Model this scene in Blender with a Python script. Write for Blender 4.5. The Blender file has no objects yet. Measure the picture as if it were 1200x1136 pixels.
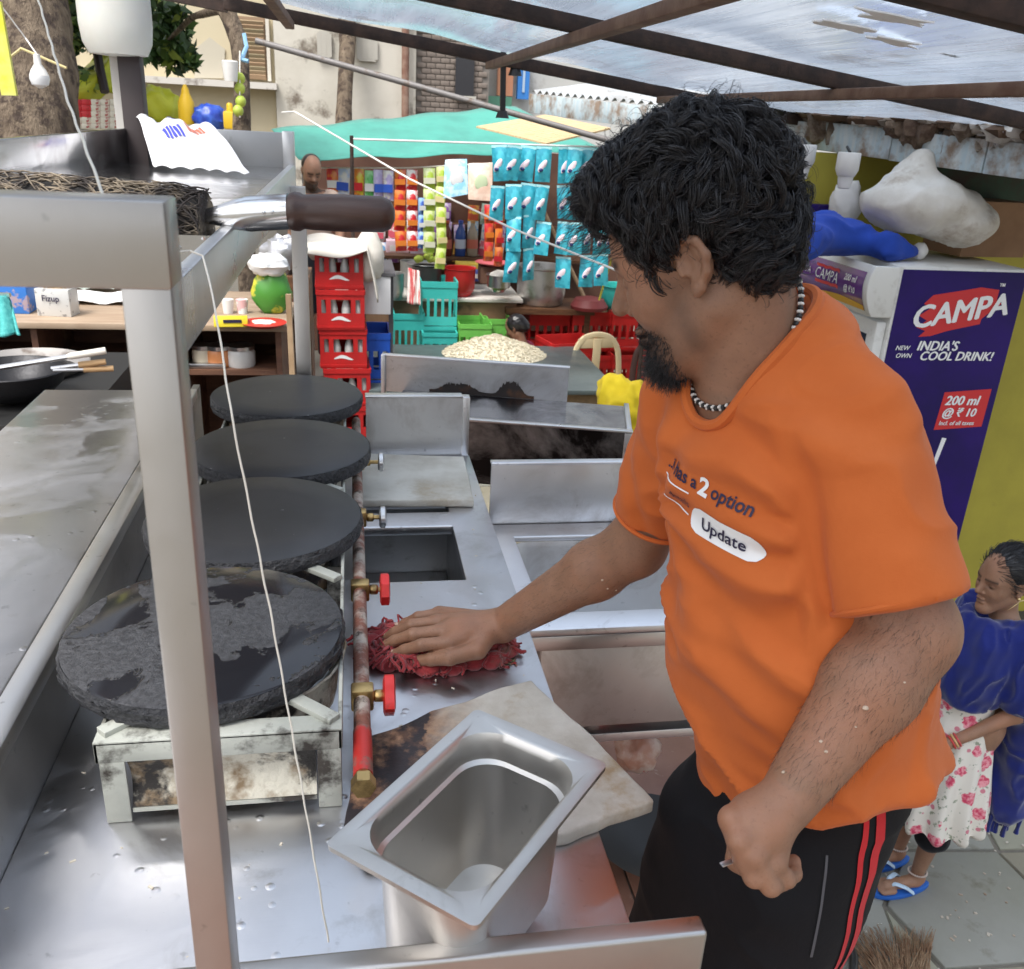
import bpy, bmesh, math, random
import numpy as np
from mathutils import Vector, Matrix, Euler
from mathutils.bvhtree import BVHTree
random.seed(7); np.random.seed(7)
SC = bpy.context.scene
COL = SC.collection
R = math.radians

# ------------------------------------------------------------------ camera
# world: +Y runs along the steel counter away from the viewer, +X to the cook, Z=0 is the raised kitchen floor
CAM = np.array([0.0, 0.0, 1.65])
YAW, PIT, ROL, FPX = R(10.6), R(22.0), R(3.15), 1060.0
def cam_axes():
    f = np.array([math.sin(YAW)*math.cos(PIT), math.cos(YAW)*math.cos(PIT), -math.sin(PIT)])
    r = np.array([math.cos(YAW), -math.sin(YAW), 0.0])
    u = np.cross(r, f)
    return r*math.cos(ROL)+u*math.sin(ROL), -r*math.sin(ROL)+u*math.cos(ROL), f
AR, AU, AF = cam_axes()
cd = bpy.data.cameras.new('camera'); cam = bpy.data.objects.new('camera', cd); COL.objects.link(cam)
cd.sensor_fit = 'HORIZONTAL'; cd.sensor_width = 36.0; cd.lens = FPX/1200*36
cd.clip_start = 0.03; cd.clip_end = 500
cam.matrix_world = Matrix(((AR[0], AU[0], -AF[0], CAM[0]), (AR[1], AU[1], -AF[1], CAM[1]), (AR[2], AU[2], -AF[2], CAM[2]), (0, 0, 0, 1)))
cd.dof.use_dof = True; cd.dof.focus_distance = 1.35; cd.dof.aperture_fstop = 16
SC.camera = cam
# survey helpers: where a line of sight meets a real plane of the place
def ray(x, y): return AF + AR*((x-600)/FPX) - AU*((y-568)/FPX)
def Gz(x, y, z): d = ray(x, y); return CAM + d*((z-CAM[2])/d[2])
def Gy(x, y, Y): d = ray(x, y); return CAM + d*((Y-CAM[1])/d[1])
def Gx(x, y, X): d = ray(x, y); return CAM + d*((X-CAM[0])/d[0])
def Gd(x, y, d): return CAM + ray(x, y)*d

# ------------------------------------------------------------------ light
SUN_EL, SUN_AZ = R(60), R(222)     # azimuth measured clockwise from +Y
w = bpy.data.worlds.new('World'); SC.world = w; w.use_nodes = True
nt = w.node_tree; nt.nodes.clear()
sky = nt.nodes.new('ShaderNodeTexSky'); sky.sky_type = 'NISHITA'; sky.sun_disc = False
sky.sun_elevation = SUN_EL; sky.sun_rotation = SUN_AZ; sky.air_density = 1.0; sky.dust_density = 4.0; sky.ozone_density = 1.0
hs = nt.nodes.new('ShaderNodeHueSaturation'); hs.inputs['Saturation'].default_value = 0.35
bg = nt.nodes.new('ShaderNodeBackground'); bg.inputs[1].default_value = 0.15
wo = nt.nodes.new('ShaderNodeOutputWorld')
nt.links.new(sky.outputs[0], hs.inputs['Color']); nt.links.new(hs.outputs[0], bg.inputs[0]); nt.links.new(bg.outputs[0], wo.inputs[0])
sl = bpy.data.lights.new('sun', 'SUN'); sl.energy = 1.4; sl.angle = R(20); sl.color = (1.0, .97, .92)
so = bpy.data.objects.new('sun', sl); COL.objects.link(so)
sd = Vector((math.sin(SUN_AZ)*math.cos(SUN_EL), math.cos(SUN_AZ)*math.cos(SUN_EL), math.sin(SUN_EL)))
so.rotation_euler = sd.to_track_quat('Z', 'Y').to_euler(); so.location = sd*20
SC.view_settings.view_transform = 'Standard'; SC.view_settings.look = 'None'
SC.view_settings.exposure = 1.0; SC.view_settings.gamma = 1.0
try: SC.view_settings.use_curve_mapping = False
except Exception: pass
SC.cycles.max_bounces = 8; SC.cycles.transparent_max_bounces = 16
SC.cycles.use_denoising = True

# ------------------------------------------------------------------ objects
WM = {}          # world matrix of every parent
def tag(o, label=None, cat=None, group=None, kind=None):
    if label: o['label'] = label
    if cat: o['category'] = cat
    if group: o['group'] = group
    if kind: o['kind'] = kind
    return o
def thing(name, label, cat, loc=(0, 0, 0), rot=(0, 0, 0), group=None, kind=None):
    o = bpy.data.objects.new(name, None); COL.objects.link(o)
    o.empty_display_size = .05
    o.location = Vector(loc); o.rotation_euler = rot
    WM[o] = Matrix.LocRotScale(Vector(loc), Euler(rot), None)
    return tag(o, label, cat, group, kind)
def copy_tree(o, parent=None, loc=None, rot=None, label=None):
    c = o.copy(); COL.objects.link(c)
    if parent is not None: c.parent = parent
    if loc is not None: c.location = Vector(loc)
    if rot is not None: c.rotation_euler = rot
    if label: c['label'] = label
    for ch in list(o.children): copy_tree(ch, c)
    return c
def fast_mesh(name, V, F):
    """V (n,3) array, F list of (m,k) arrays"""
    me = bpy.data.meshes.new(name)
    V = np.asarray(V, np.float32)
    if isinstance(F, np.ndarray): F = [F]
    idx = np.concatenate([f.reshape(-1) for f in F]).astype(np.int32)
    tot = np.concatenate([np.full(len(f), f.shape[1], np.int32) for f in F])
    st = np.concatenate([[0], np.cumsum(tot)[:-1]]).astype(np.int32)
    me.vertices.add(len(V)); me.vertices.foreach_set('co', V.ravel())
    me.loops.add(len(idx)); me.loops.foreach_set('vertex_index', idx)
    me.polygons.add(len(tot)); me.polygons.foreach_set('loop_start', st); me.polygons.foreach_set('loop_total', tot)
    me.update(calc_edges=True); me.validate()
    return me
def link_mesh(name, me, mat, parent=None, world=True, angle=40, loc=None):
    o = bpy.data.objects.new(name, me); COL.objects.link(o)
    for m in (mat if isinstance(mat, (list, tuple)) else [mat]): me.materials.append(m)
    me.polygons.foreach_set('use_smooth', np.ones(len(me.polygons), bool))
    if angle: me.set_sharp_from_angle(angle=R(angle))
    if parent is not None:
        o.parent = parent; WM[o] = WM[parent]
        if world: me.transform(WM[parent].inverted())
    else:
        if loc is None:
            co = np.empty(len(me.vertices)*3, np.float32); me.vertices.foreach_get('co', co); co = co.reshape(-1, 3)
            lo, hi = co.min(0), co.max(0); loc = ((lo[0]+hi[0])/2, (lo[1]+hi[1])/2, lo[2])
        WM[o] = Matrix.Translation(Vector([float(q) for q in loc])); me.transform(WM[o].inverted()); o.location = Vector([float(q) for q in loc])
    return o

def basis(d, up=(0, 0, 1)):
    d = np.array(d, float); d /= np.linalg.norm(d); up = np.array(up, float)
    if abs(d.dot(up)) > .98*np.linalg.norm(up): up = np.array([1., 0, 0]) if abs(d[0]) < .9 else np.array([0, 1., 0])
    a = np.cross(up, d); a /= np.linalg.norm(a); b = np.cross(d, a)
    return a, b, d
class MB:
    def __init__(s): s.v = []; s.f = []; s.mi = []
    def add(s, V, F, mi=0):
        o = len(s.v); s.v.extend([tuple(map(float, p)) for p in V]); s.f.extend([tuple(int(i)+o for i in q) for q in F]); s.mi.extend([mi]*len(F)); return s
    def box(s, x0, x1, y0, y1, z0, z1, mi=0):
        V = [(x, y, z) for z in (z0, z1) for y in (y0, y1) for x in (x0, x1)]
        return s.add(V, [(0, 2, 3, 1), (4, 5, 7, 6), (0, 1, 5, 4), (2, 6, 7, 3), (0, 4, 6, 2), (1, 3, 7, 5)], mi)
    def obox(s, c, sx, sy, sz, rz=0, rx=0, ry=0, mi=0, top=1.0):
        M3 = np.array(Euler((rx, ry, rz)).to_matrix()); c = np.array(c, float)
        V = [c+M3@np.array([x*sx/2*(top if z > 0 else 1), y*sy/2*(top if z > 0 else 1), z*sz/2]) for z in (-1, 1) for y in (-1, 1) for x in (-1, 1)]
        return s.add(V, [(0, 2, 3, 1), (4, 5, 7, 6), (0, 1, 5, 4), (2, 6, 7, 3), (0, 4, 6, 2), (1, 3, 7, 5)], mi)
    def beam(s, p, q, w, h, up=(0, 0, 1), mi=0):
        p, q = np.array(p, float), np.array(q, float); a, b, d = basis(q-p, up)
        V = [e+a*(sx*w/2)+b*(sy*h/2) for e in (p, q) for sy in (-1, 1) for sx in (-1, 1)]
        return s.add(V, [(0, 2, 3, 1), (4, 5, 7, 6), (0, 1, 5, 4), (2, 6, 7, 3), (0, 4, 6, 2), (1, 3, 7, 5)], mi)
    def tube(s, P, r, n=8, closed=False, cap=True, mi=0, flat=None, up=None):
        P = np.array(P, float); m = len(P); rr = np.full(m, r, float) if np.isscalar(r) else np.array(r, float)
        T = np.gradient(P, axis=0) if not closed else np.roll(P, -1, 0)-np.roll(P, 1, 0)
        T /= np.linalg.norm(T, axis=1)[:, None]+1e-12
        a, b, _ = basis(T[0], up if up is not None else (0, 0, 1)); V = []
        for i in range(m):
            a = a-T[i]*a.dot(T[i]); a /= np.linalg.norm(a)+1e-12; b = np.cross(T[i], a)
            for k in range(n):
                t = 2*math.pi*k/n; V.append(P[i]+rr[i]*(a*math.cos(t)*(flat or 1)+b*math.sin(t)))
        F = []
        for i in range(m if closed else m-1):
            j = (i+1) % m
            for k in range(n): F.append((i*n+k, i*n+(k+1) % n, j*n+(k+1) % n, j*n+k))
        if cap and not closed: F.append(tuple(range(n-1, -1, -1))); F.append(tuple((m-1)*n+k for k in range(n)))
        return s.add(V, F, mi)
    def cyl(s, p, q, r0, r1=None, n=16, mi=0): return s.tube([p, q], [r0, r0 if r1 is None else r1], n, mi=mi)
    def lathe(s, prof, c=(0, 0, 0), ax=(0, 0, 1), n=24, mi=0, sq=1.0, phase=0, cap=True):
        a, b, d = basis(ax); c = np.array(c, float); V = []; F = []; m = len(prof)
        for r_, h_ in prof:
            for k in range(n):
                t = 2*math.pi*k/n+phase; V.append(c+d*h_+r_*(a*math.cos(t)+b*math.sin(t)*sq))
        for i in range(m-1):
            for k in range(n): F.append((i*n+k, i*n+(k+1) % n, (i+1)*n+(k+1) % n, (i+1)*n+k))
        if cap: F.append(tuple(range(n-1, -1, -1))); F.append(tuple((m-1)*n+k for k in range(n)))
        return s.add(V, F, mi)
    def grid(s, fn, nu, nv, mi=0):
        V = [fn(i/nu, j/nv) for j in range(nv+1) for i in range(nu+1)]; w_ = nu+1
        return s.add(V, [(j*w_+i, j*w_+i+1, (j+1)*w_+i+1, (j+1)*w_+i) for j in range(nv) for i in range(nu)], mi)
    def prism(s, poly, ext, mi=0):
        P = [np.array(p, float) for p in poly]; e = np.array(ext, float); n = len(P)
        F = [tuple(range(n-1, -1, -1)), tuple(range(n, 2*n))]+[(k, (k+1) % n, n+(k+1) % n, n+k) for k in range(n)]
        return s.add(P+[p+e for p in P], F, mi)
    def plate(s, xs, ys, z, t, skip=(), mi=0):
        """flat slab made of cells, with holes where a cell is skipped"""
        nx, ny = len(xs), len(ys); V = [(x, y, zz) for zz in (z, z-t) for y in ys for x in xs]; F = []; N = nx*ny
        on = lambda i, j: 0 <= i < nx-1 and 0 <= j < ny-1 and (i, j) not in skip
        for j in range(ny-1):
            for i in range(nx-1):
                if not on(i, j): continue
                a, b, c, d = j*nx+i, j*nx+i+1, (j+1)*nx+i+1, (j+1)*nx+i
                F += [(a, b, c, d), (d+N, c+N, b+N, a+N)]
                for (p, q, ni, nj) in ((a, b, i, j-1), (b, c, i+1, j), (c, d, i, j+1), (d, a, i-1, j)):
                    if not on(ni, nj): F.append((q, p, p+N, q+N))
        return s.add(V, F, mi)
    def solid(s, thick):
        s.thick = thick; return s
    def build(s, name, mat, parent=None, bevel=0, seg=2, angle=40, world=True, sub=0, thick=0, loc=None, flip=False):
        me = bpy.data.meshes.new(name); me.from_pydata(s.v, [], s.f)
        if isinstance(mat, (list, tuple)): me.polygons.foreach_set('material_index', np.array(s.mi, np.int32))
        bm = bmesh.new(); bm.from_mesh(me)
        if thick:
            bmesh.ops.solidify(bm, geom=bm.faces[:], thickness=thick)
        bmesh.ops.recalc_face_normals(bm, faces=bm.faces[:])
        if bevel:
            es = [e for e in bm.edges if len(e.link_faces) == 2 and e.calc_face_angle(0) > R(35)]
            bmesh.ops.bevel(bm, geom=es, offset=bevel, segments=seg, affect='EDGES', profile=.5, clamp_overlap=True)
        if sub:
            bmesh.ops.subdivide_edges(bm, edges=bm.edges[:], cuts=sub, use_grid_fill=True)
        bm.to_mesh(me); bm.free()
        return link_mesh(name, me, mat, parent, world, angle, loc)

# value noise for displacing meshes
def _h(ix, iy, iz, sd):
    n = (ix*374761393+iy*668265263+iz*2147483647+sd*974634777) & 0xffffffff
    n = ((n ^ (n >> 13))*1274126177) & 0xffffffff
    return ((n ^ (n >> 16)) & 0xffff)/65535.0
def vn(P, sc=1.0, sd=0, oct=1):
    P = np.asarray(P, float).reshape(-1, 3)*sc; out = np.zeros(len(P)); amp = 1.; tot = 0
    for o_ in range(oct):
        I = np.floor(P).astype(np.int64); f = P-I; f = f*f*(3-2*f); r_ = 0
        for dx in (0, 1):
            for dy in (0, 1):
                for dz in (0, 1):
                    wgt = (f[:, 0] if dx else 1-f[:, 0])*(f[:, 1] if dy else 1-f[:, 1])*(f[:, 2] if dz else 1-f[:, 2])
                    r_ = r_+wgt*_h(I[:, 0]+dx, I[:, 1]+dy, I[:, 2]+dz, sd+o_)
        out += amp*(r_*2-1); tot += amp; amp *= .5; P = P*2.03
    return out/tot
def vn1(p, sc=1., sd=0, oct=1): return float(vn(np.array([p]), sc, sd, oct)[0])

# ------------------------------------------------------------------ materials
def _nodes(name):
    m = bpy.data.materials.new(name); m.use_nodes = True; t = m.node_tree; t.nodes.clear()
    o = t.nodes.new('ShaderNodeOutputMaterial'); b = t.nodes.new('ShaderNodeBsdfPrincipled'); t.links.new(b.outputs[0], o.inputs[0])
    return m, t, b
def rgba(c): return (c[0], c[1], c[2], 1)
def noise(t, sc, det=4, rough=.55, vec=None, dist=0):
    n = t.nodes.new('ShaderNodeTexNoise'); n.inputs['Scale'].default_value = sc; n.inputs['Detail'].default_value = det
    n.inputs['Roughness'].default_value = rough; n.inputs['Distortion'].default_value = dist
    if vec is not None: t.links.new(vec, n.inputs['Vector'])
    return n.outputs[0]
def coords(t, stretch=None, kind='Object', rot=None):
    c = t.nodes.new('ShaderNodeTexCoord').outputs[kind]
    if stretch or rot:
        mp = t.nodes.new('ShaderNodeMapping'); t.links.new(c, mp.inputs[0])
        if stretch: mp.inputs['Scale'].default_value = stretch
        if rot: mp.inputs['Rotation'].default_value = rot
        c = mp.outputs[0]
    return c
def ramp(t, fac, a, b, c0=(0, 0, 0), c1=(1, 1, 1)):
    r_ = t.nodes.new('ShaderNodeValToRGB'); e = r_.color_ramp.elements
    e[0].position = a; e[1].position = b; e[0].color = rgba(c0); e[1].color = rgba(c1)
    t.links.new(fac, r_.inputs[0]); return r_.outputs[0]
def mix(t, fac, a, b, typ='MIX'):
    n = t.nodes.new('ShaderNodeMix'); n.data_type = 'RGBA'; n.blend_type = typ
    for val, k in ((fac, 0), (a, 6), (b, 7)):
        if hasattr(val, 'links') or hasattr(val, 'is_linked'): t.links.new(val, n.inputs[k])
        elif k == 0: n.inputs[0].default_value = val
        else: n.inputs[k].default_value = rgba(val)
    return n.outputs[2]
def bump(t, b, h, strength=.3, dist=.01):
    n = t.nodes.new('ShaderNodeBump'); n.inputs['Strength'].default_value = strength; n.inputs['Distance'].default_value = dist
    t.links.new(h, n.inputs['Height'])
    if b.inputs['Normal'].is_linked: t.links.new(b.inputs['Normal'].links[0].from_socket, n.inputs['Normal'])
    t.links.new(n.outputs[0], b.inputs['Normal'])
def M(name, col, rough=.5, metal=0, col2=None, sc=12, lo=.4, hi=.65, bmp=0, bsc=80, bdist=.004, stretch=None, rot=None, spec=.5,
      dirt=None, dsc=6, dlo=.55, dhi=.7, rvar=0, emit=0, alpha=None, sss=0, sheen=0, coat=0, det=5, trans=0):
    m, t, b = _nodes(name); v = coords(t, stretch, rot=rot); c = None
    if col2 is not None: c = mix(t, ramp(t, noise(t, sc, det, .6, v), lo, hi), col, col2)
    if dirt is not None:
        v2 = coords(t); c = mix(t, ramp(t, noise(t, dsc, 8, .65, v2), dlo, dhi), c if c is not None else col, dirt)
    if c is None: b.inputs['Base Color'].default_value = rgba(col)
    else: t.links.new(c, b.inputs['Base Color'])
    b.inputs['Roughness'].default_value = rough; b.inputs['Metallic'].default_value = metal
    b.inputs['Specular IOR Level'].default_value = spec
    if rvar:
        rr = t.nodes.new('ShaderNodeMapRange'); t.links.new(noise(t, sc*1.3, 6, .6, coords(t)), rr.inputs[0])
        rr.inputs[1].default_value = .3; rr.inputs[2].default_value = .7; rr.inputs[3].default_value = max(.03, rough-rvar); rr.inputs[4].default_value = min(1, rough+rvar)
        t.links.new(rr.outputs[0], b.inputs['Roughness'])
    if bmp: bump(t, b, noise(t, bsc, 6, .6, v), bmp, bdist)
    if emit: b.inputs['Emission Color'].default_value = rgba(col); b.inputs['Emission Strength'].default_value = emit
    if sss:
        b.inputs['Subsurface Weight'].default_value = sss; b.inputs['Subsurface Radius'].default_value = (.012, .004, .002); b.inputs['Subsurface Scale'].default_value = .5
    if sheen: b.inputs['Sheen Weight'].default_value = sheen
    if coat: b.inputs['Coat Weight'].default_value = coat
    if trans: b.inputs['Transmission Weight'].default_value = trans
    if alpha is not None: b.inputs['Alpha'].default_value = alpha
    return m
def steel(name, base=.62, rough=.24, stretch=(3, 160, 160), stain=None, slo=.52, shi=.66, ssc=7, tint=(1, 1, 1), wet=False, scratch=True, wav=.25):
    """brushed stainless sheet: fine grain along one axis, smears, slight waviness"""
    m, t, b = _nodes(name); v = coords(t, stretch); o = coords(t)
    g = noise(t, 4, 3, .6, v); cl = noise(t, 5, 6, .6, o, .4)
    c = mix(t, ramp(t, cl, .35, .7), tuple(base*q*.95 for q in tint), tuple(base*q*1.07 for q in tint))
    c = mix(t, ramp(t, noise(t, 60, 3, .5, o), .68, .76), c, tuple(base*.72*q for q in tint))
    if stain is not None: c = mix(t, ramp(t, noise(t, ssc, 9, .68, o, .6), slo, shi), c, stain)
    t.links.new(c, b.inputs['Base Color']); b.inputs['Metallic'].default_value = 1.0
    rr = t.nodes.new('ShaderNodeMapRange'); t.links.new(noise(t, 3.2, 8, .62, o, 1.2), rr.inputs[0])
    rr.inputs[1].default_value = .36; rr.inputs[2].default_value = .64; rr.inputs[3].default_value = rough*.8; rr.inputs[4].default_value = rough*1.25
    if wet:
        # puddles: mirror-smooth where the water film lies
        pm = ramp(t, noise(t, 4.5, 5, .55, o, .8), .47, .53); mm = t.nodes.new('ShaderNodeMix'); mm.data_type = 'FLOAT'
        t.links.new(pm, mm.inputs[0]); t.links.new(rr.outputs[0], mm.inputs[2]); mm.inputs[3].default_value = rough*.72
        t.links.new(mm.outputs[0], b.inputs['Roughness']); bump(t, b, pm, .10, .001)
    else: t.links.new(rr.outputs[0], b.inputs['Roughness'])
    bump(t, b, g, .10, .0006); bump(t, b, noise(t, 4, 2, .5, o), wav, .004)
    if wet:
        vo = t.nodes.new('ShaderNodeTexVoronoi'); vo.inputs['Scale'].default_value = 38; t.links.new(o, vo.inputs['Vector'])
        sp = t.nodes.new('ShaderNodeMath'); sp.operation = 'MULTIPLY'; t.links.new(ramp(t, vo.outputs['Distance'], .10, .22, (1, 1, 1), (0, 0, 0)), sp.inputs[0]); t.links.new(ramp(t, noise(t, 5, 3, .5, o), .50, .60), sp.inputs[1])
        bump(t, b, sp.outputs[0], .5, .002)
    return m
# ------------------------------------------------------------------ shared materials
ST = steel('brushed_steel', .68, .32)
ST_TOP = steel('counter_steel', .74, .36, stain=(.36, .34, .33), slo=.60, shi=.74, tint=(1, 1, 1.03))
ST_WET = steel('wet_steel', .60, .42, wet=True, stain=(.42, .41, .40), slo=.55, shi=.74, wav=.4, tint=(1, 1, 1.03))
ST_SINK = steel('sink_steel', .66, .40, stain=(.34, .31, .28), slo=.5, shi=.75, ssc=4)
ST_WARM = steel('post_steel', .48, .36, stretch=(160, 160, 4), tint=(1.04, 1, .96))
ST_DULL = steel('dull_steel', .48, .40, stain=(.16, .13, .10), slo=.54, shi=.72, ssc=5)
ST_BURNT = steel('burnt_steel', .30, .38, stain=(.02, .018, .018), slo=.36, shi=.55, ssc=3.5)
BLACK = M('black_paint', (.02, .02, .02), .5)
IRON = M('rusty_iron', (.028, .018, .015), .7, .2, col2=(.06, .035, .026), sc=20, bmp=.3, bsc=120)
WOOD = M('brown_wood', (.16, .075, .035), .55, col2=(.07, .03, .015), sc=6, stretch=(1, 1, 8), bmp=.15)
WOOD_L = M('pale_wood', (.42, .29, .17), .65, col2=(.30, .19, .10), sc=6, stretch=(1, 8, 1), dirt=(.2, .13, .08), dsc=4)
WHITE_PL = M('white_plastic', (.78, .77, .74), .4, col2=(.66, .65, .62), sc=4)
CREAM_PL = M('cream_plastic', (.74, .60, .38), .4)
RED_PL = M('red_plastic', (.56, .022, .022), .38, col2=(.42, .02, .02), sc=5, dirt=(.25, .05, .04), dsc=9, dlo=.62, dhi=.8)
TEAL_PL = M('teal_plastic', (.04, .46, .42), .4, col2=(.06, .54, .50), sc=4)
GREEN_PL = M('green_plastic', (.16, .52, .09), .4, col2=(.12, .42, .07), sc=4)
BLUE_PL = M('blue_plastic', (.02, .11, .58), .4, col2=(.02, .09, .46), sc=4)
BRASS = M('brass', (.55, .38, .16), .35, 1, dirt=(.12, .08, .04), dsc=40, dlo=.45, dhi=.7)
TWINE = M('white_twine', (.70, .66, .58), .9)

# ------------------------------------------------------------------ ground and kitchen floor
GZ = -0.85
g_m = M('paved_earth', (.22, .20, .165), .8, col2=(.15, .14, .11), sc=2, dirt=(.10, .09, .07), dsc=3, bmp=.3, bsc=30)
mb = MB(); mb.grid(lambda u, v: ((u-.5)*240, -90+v*240, GZ-.012), 12, 12)
ground = tag(mb.build('ground', g_m, loc=(0, 0, GZ-.012)), kind='structure')
slab_ms = [M('paving_slab_%s' % n, c, .62, col2=c2, sc=3, lo=.35, hi=.7, dirt=(.17, .16, .12), dsc=7, dlo=.58, dhi=.72, bmp=.25, bsc=50, rvar=.15)
           for n, c, c2 in (('grey', (.30, .30, .265), (.25, .25, .21)), ('green', (.29, .29, .225), (.35, .34, .26)), ('buff', (.34, .31, .235), (.29, .27, .21)))]
def slab_poly(pix): return [Gz(x, y, GZ) for x, y in pix]
slabs = [  # joints traced on the ground
 [(1040, 1060), (1062, 998), (1168, 998), (1290, 1120), (1108, 1134)], [(1062, 994), (1075, 900), (1120, 905), (1166, 994)],
 [(1123, 905), (1240, 905), (1330, 990), (1172, 994)], [(1172, 999), (1332, 995), (1420, 1110), (1296, 1118)],
 [(1034, 1060), (1056, 998), (1000, 998), (960, 1090), (990, 1180), (1080, 1180)], [(1086, 1180), (1038, 1064), (1104, 1138), (1125, 1180)],
 [(1130, 1180), (1108, 1139), (1290, 1125), (1320, 1190)], [(1070, 896), (1078, 820), (1150, 830), (1200, 898)], [(1155, 830), (1260, 830), (1320, 900), (1206, 900)],
 [(1056, 992), (1068, 900), (1000, 890), (985, 985)], [(1080, 815), (1085, 760), (1160, 765), (1190, 824)]]
for i, pg in enumerate(slabs):
    P = slab_poly(pg); m_ = MB(); m_.prism([p+np.array([0, 0, -.03]) for p in P], (0, 0, .03-.0015*(i % 3)))
    m_.build('paving_stone', slab_ms[[0, 0, 1, 2, 0, 1, 2, 0, 1, 2, 0][i]], ground, bevel=.006)
# rest of the courtyard, regular slabs
rnd = random.Random(3)
base_slab = {}
for ix in range(9):
    for iy in range(9):
        x, y = 1.2+ix*.72, 3.55+iy*.72
        if x > 3.2 and y > 3.4 and y < 4.2: pass
        key = rnd.randrange(3)
        if key not in base_slab:
            m_ = MB(); m_.obox((0, 0, -.015), .70, .70, .03); o_ = m_.build('paving_stone', slab_ms[key], ground, bevel=.006, world=False); base_slab[key] = o_
        else:
            o_ = base_slab[key].copy(); COL.objects.link(o_); o_.parent = ground
        o_.location = (x-WM[ground].translation.x, y-WM[ground].translation.y, .012+rnd.uniform(-.003, .001))

KF = tag(MB().box(-2.2, .98, -1.2, 2.9, GZ-.005, -.012).build('kitchen_platform', M('platform_concrete', (.26, .22, .19), .8, bmp=.2), loc=(0, 0, GZ)), kind='structure')
tile_m = M('brown_tile', (.25, .125, .085), .45, col2=(.20, .095, .065), sc=5, dirt=(.40, .33, .27), dsc=14, dlo=.60, dhi=.72, rvar=.15)
tref = None
for ix in range(8):
    for iy in range(11):
        x, y = -1.9+ix*.36+.18, -1.1+iy*.355+.2
        if tref is None:
            tref = MB().obox((0, 0, -.006), .354, .349, .012).build('floor_tile', tile_m, KF, bevel=.002, world=False); o_ = tref
        else: o_ = tref.copy(); COL.objects.link(o_); o_.parent = KF
        o_.location = (x, y, -GZ)

# ------------------------------------------------------------------ the long steel counter
CZ = .85
ctr = thing('steel_counter', 'long wet stainless steel counter under the four black griddle stones, with a square cut-out', 'counter', (-.05, 1.4, 0))
m_ = MB().plate([-.389, .003, .20, .287], [.602, 1.485, 1.725, 1.797, 1.86, 2.149], CZ, .022, skip=((1, 1), (1, 3)))
m_.build('countertop', ST_WET, ctr, bevel=.003)
MB().box(.262, .286, .61, 2.14, .775, CZ-.0225).build('apron', ST, ctr, bevel=.002)
m_ = MB(); x0, x1, y0, y1, zb = -.002, .206, 1.478, 1.868, .60
m_.box(x0-.012, x0, y0, y1, zb, CZ-.023).box(x1, x1+.012, y0, y1, zb, CZ-.023).box(x0, x1, y0-.012, y0, zb, CZ-.023).box(x0, x1, y1, y1+.012, zb, CZ-.023).box(x0, x1, y0, y1, zb-.012, zb)
m_.build('sunken_bin', ST_DULL, ctr)
MB().box(x0+.001, x1-.001, 1.70, y1-.001, .655, .668).build('bin_ledge', ST_DULL, ctr, bevel=.002)
MB().plate([-.405, -.389], [.55, 2.34], .978, .20).build('side_panel', ST_DULL, ctr)
pt = Gy(551, 466, 2.15)[2]; pr = Gy(551, 466, 2.15)[0]
MB().box(.028, pr-.018, 2.153, 2.163, CZ-.01, pt-.002).build('back_panel', ST_SINK, ctr)
MB().box(pr-.018, pr, 2.148, 2.178, CZ-.02, pt).box(.026, pr-.019, 2.148, 2.178, pt-.0015, pt+.004).build('panel_frame', ST, ctr, bevel=.0015)
RZ = .96; rx = Gz(825, 1081, RZ)[0]; ry1 = Gz(560, 1097, RZ)[1]; ry0 = Gz(560, 1122, RZ)[1]
MB().box(-.55, rx, ry0, ry1, .84, RZ).build('front_rail', ST_WARM, ctr, bevel=.004, seg=3)
for lx, ly in ((-.36, .66), (.25, .66), (-.36, 2.1), (.25, 2.1)): MB().box(lx-.02, lx+.02, ly-.02, ly+.02, 0, .83).build('leg', ST, ctr)
# leftovers stuck on the steel
crumbs = MB(); rr_ = random.Random(5)
for k in range(150):
    x = rr_.uniform(-.37, .27); y = rr_.uniform(.63, 2.1)
    if -.31 < x < -.0 and y > .9 and rr_.random() < .9: continue
    if 0 < x < .2 and 1.48 < y < 1.86: continue
    s_ = rr_.uniform(.0008, .0028); crumbs.obox((x, y, CZ+s_*.3), s_*rr_.uniform(1, 3), s_, s_*.6, rr_.uniform(0, 3))
crumbs.build('food_crumbs', M('crumbs', (.62, .56, .46), .8), ctr)['kind'] = 'stuff'

# raised side table
LT = .978
lt = thing('steel_side_table', 'raised stainless side table with puddles, left of the stone griddles', 'table', (-.57, 1.2, 0))
MB().plate([-.745, -.425], [-.1, 2.29], LT, .02).build('tabletop', ST_WET, lt, bevel=.002)
MB().plate([-.4215, -.388], [-.1, 2.29], LT+.004, .024).build('edge_lip', ST, lt, bevel=.003)
for lx, ly in ((-.72, 0.02), (-.43, .02), (-.72, 2.2), (-.43, 2.2)): MB().box(lx-.018, lx+.018, ly-.018, ly+.018, 0, LT-.02).build('leg', ST, lt)

# ------------------------------------------------------------------ display frame right in front
YF = .515
fr = thing('display_rack', 'upright grey steel frame with a flat post and top bar, nearest the viewer', 'frame', (-.12, YF+.02, 0))
a = Gy(147.8, 400, YF); b = Gy(206, 400, YF); tz = Gy(187, 236, YF)[2]; bz = Gy(140, 339, YF)[2]
MB().box(a[0], b[0], YF, YF+.034, .70, bz+.001).build('post', ST_WARM, fr, bevel=.0014, seg=2)
MB().box(-.75, b[0]+.0005, YF-.0015, YF+.0345, bz, tz).build('top_bar', ST_WARM, fr, bevel=.0016, seg=2)

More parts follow.
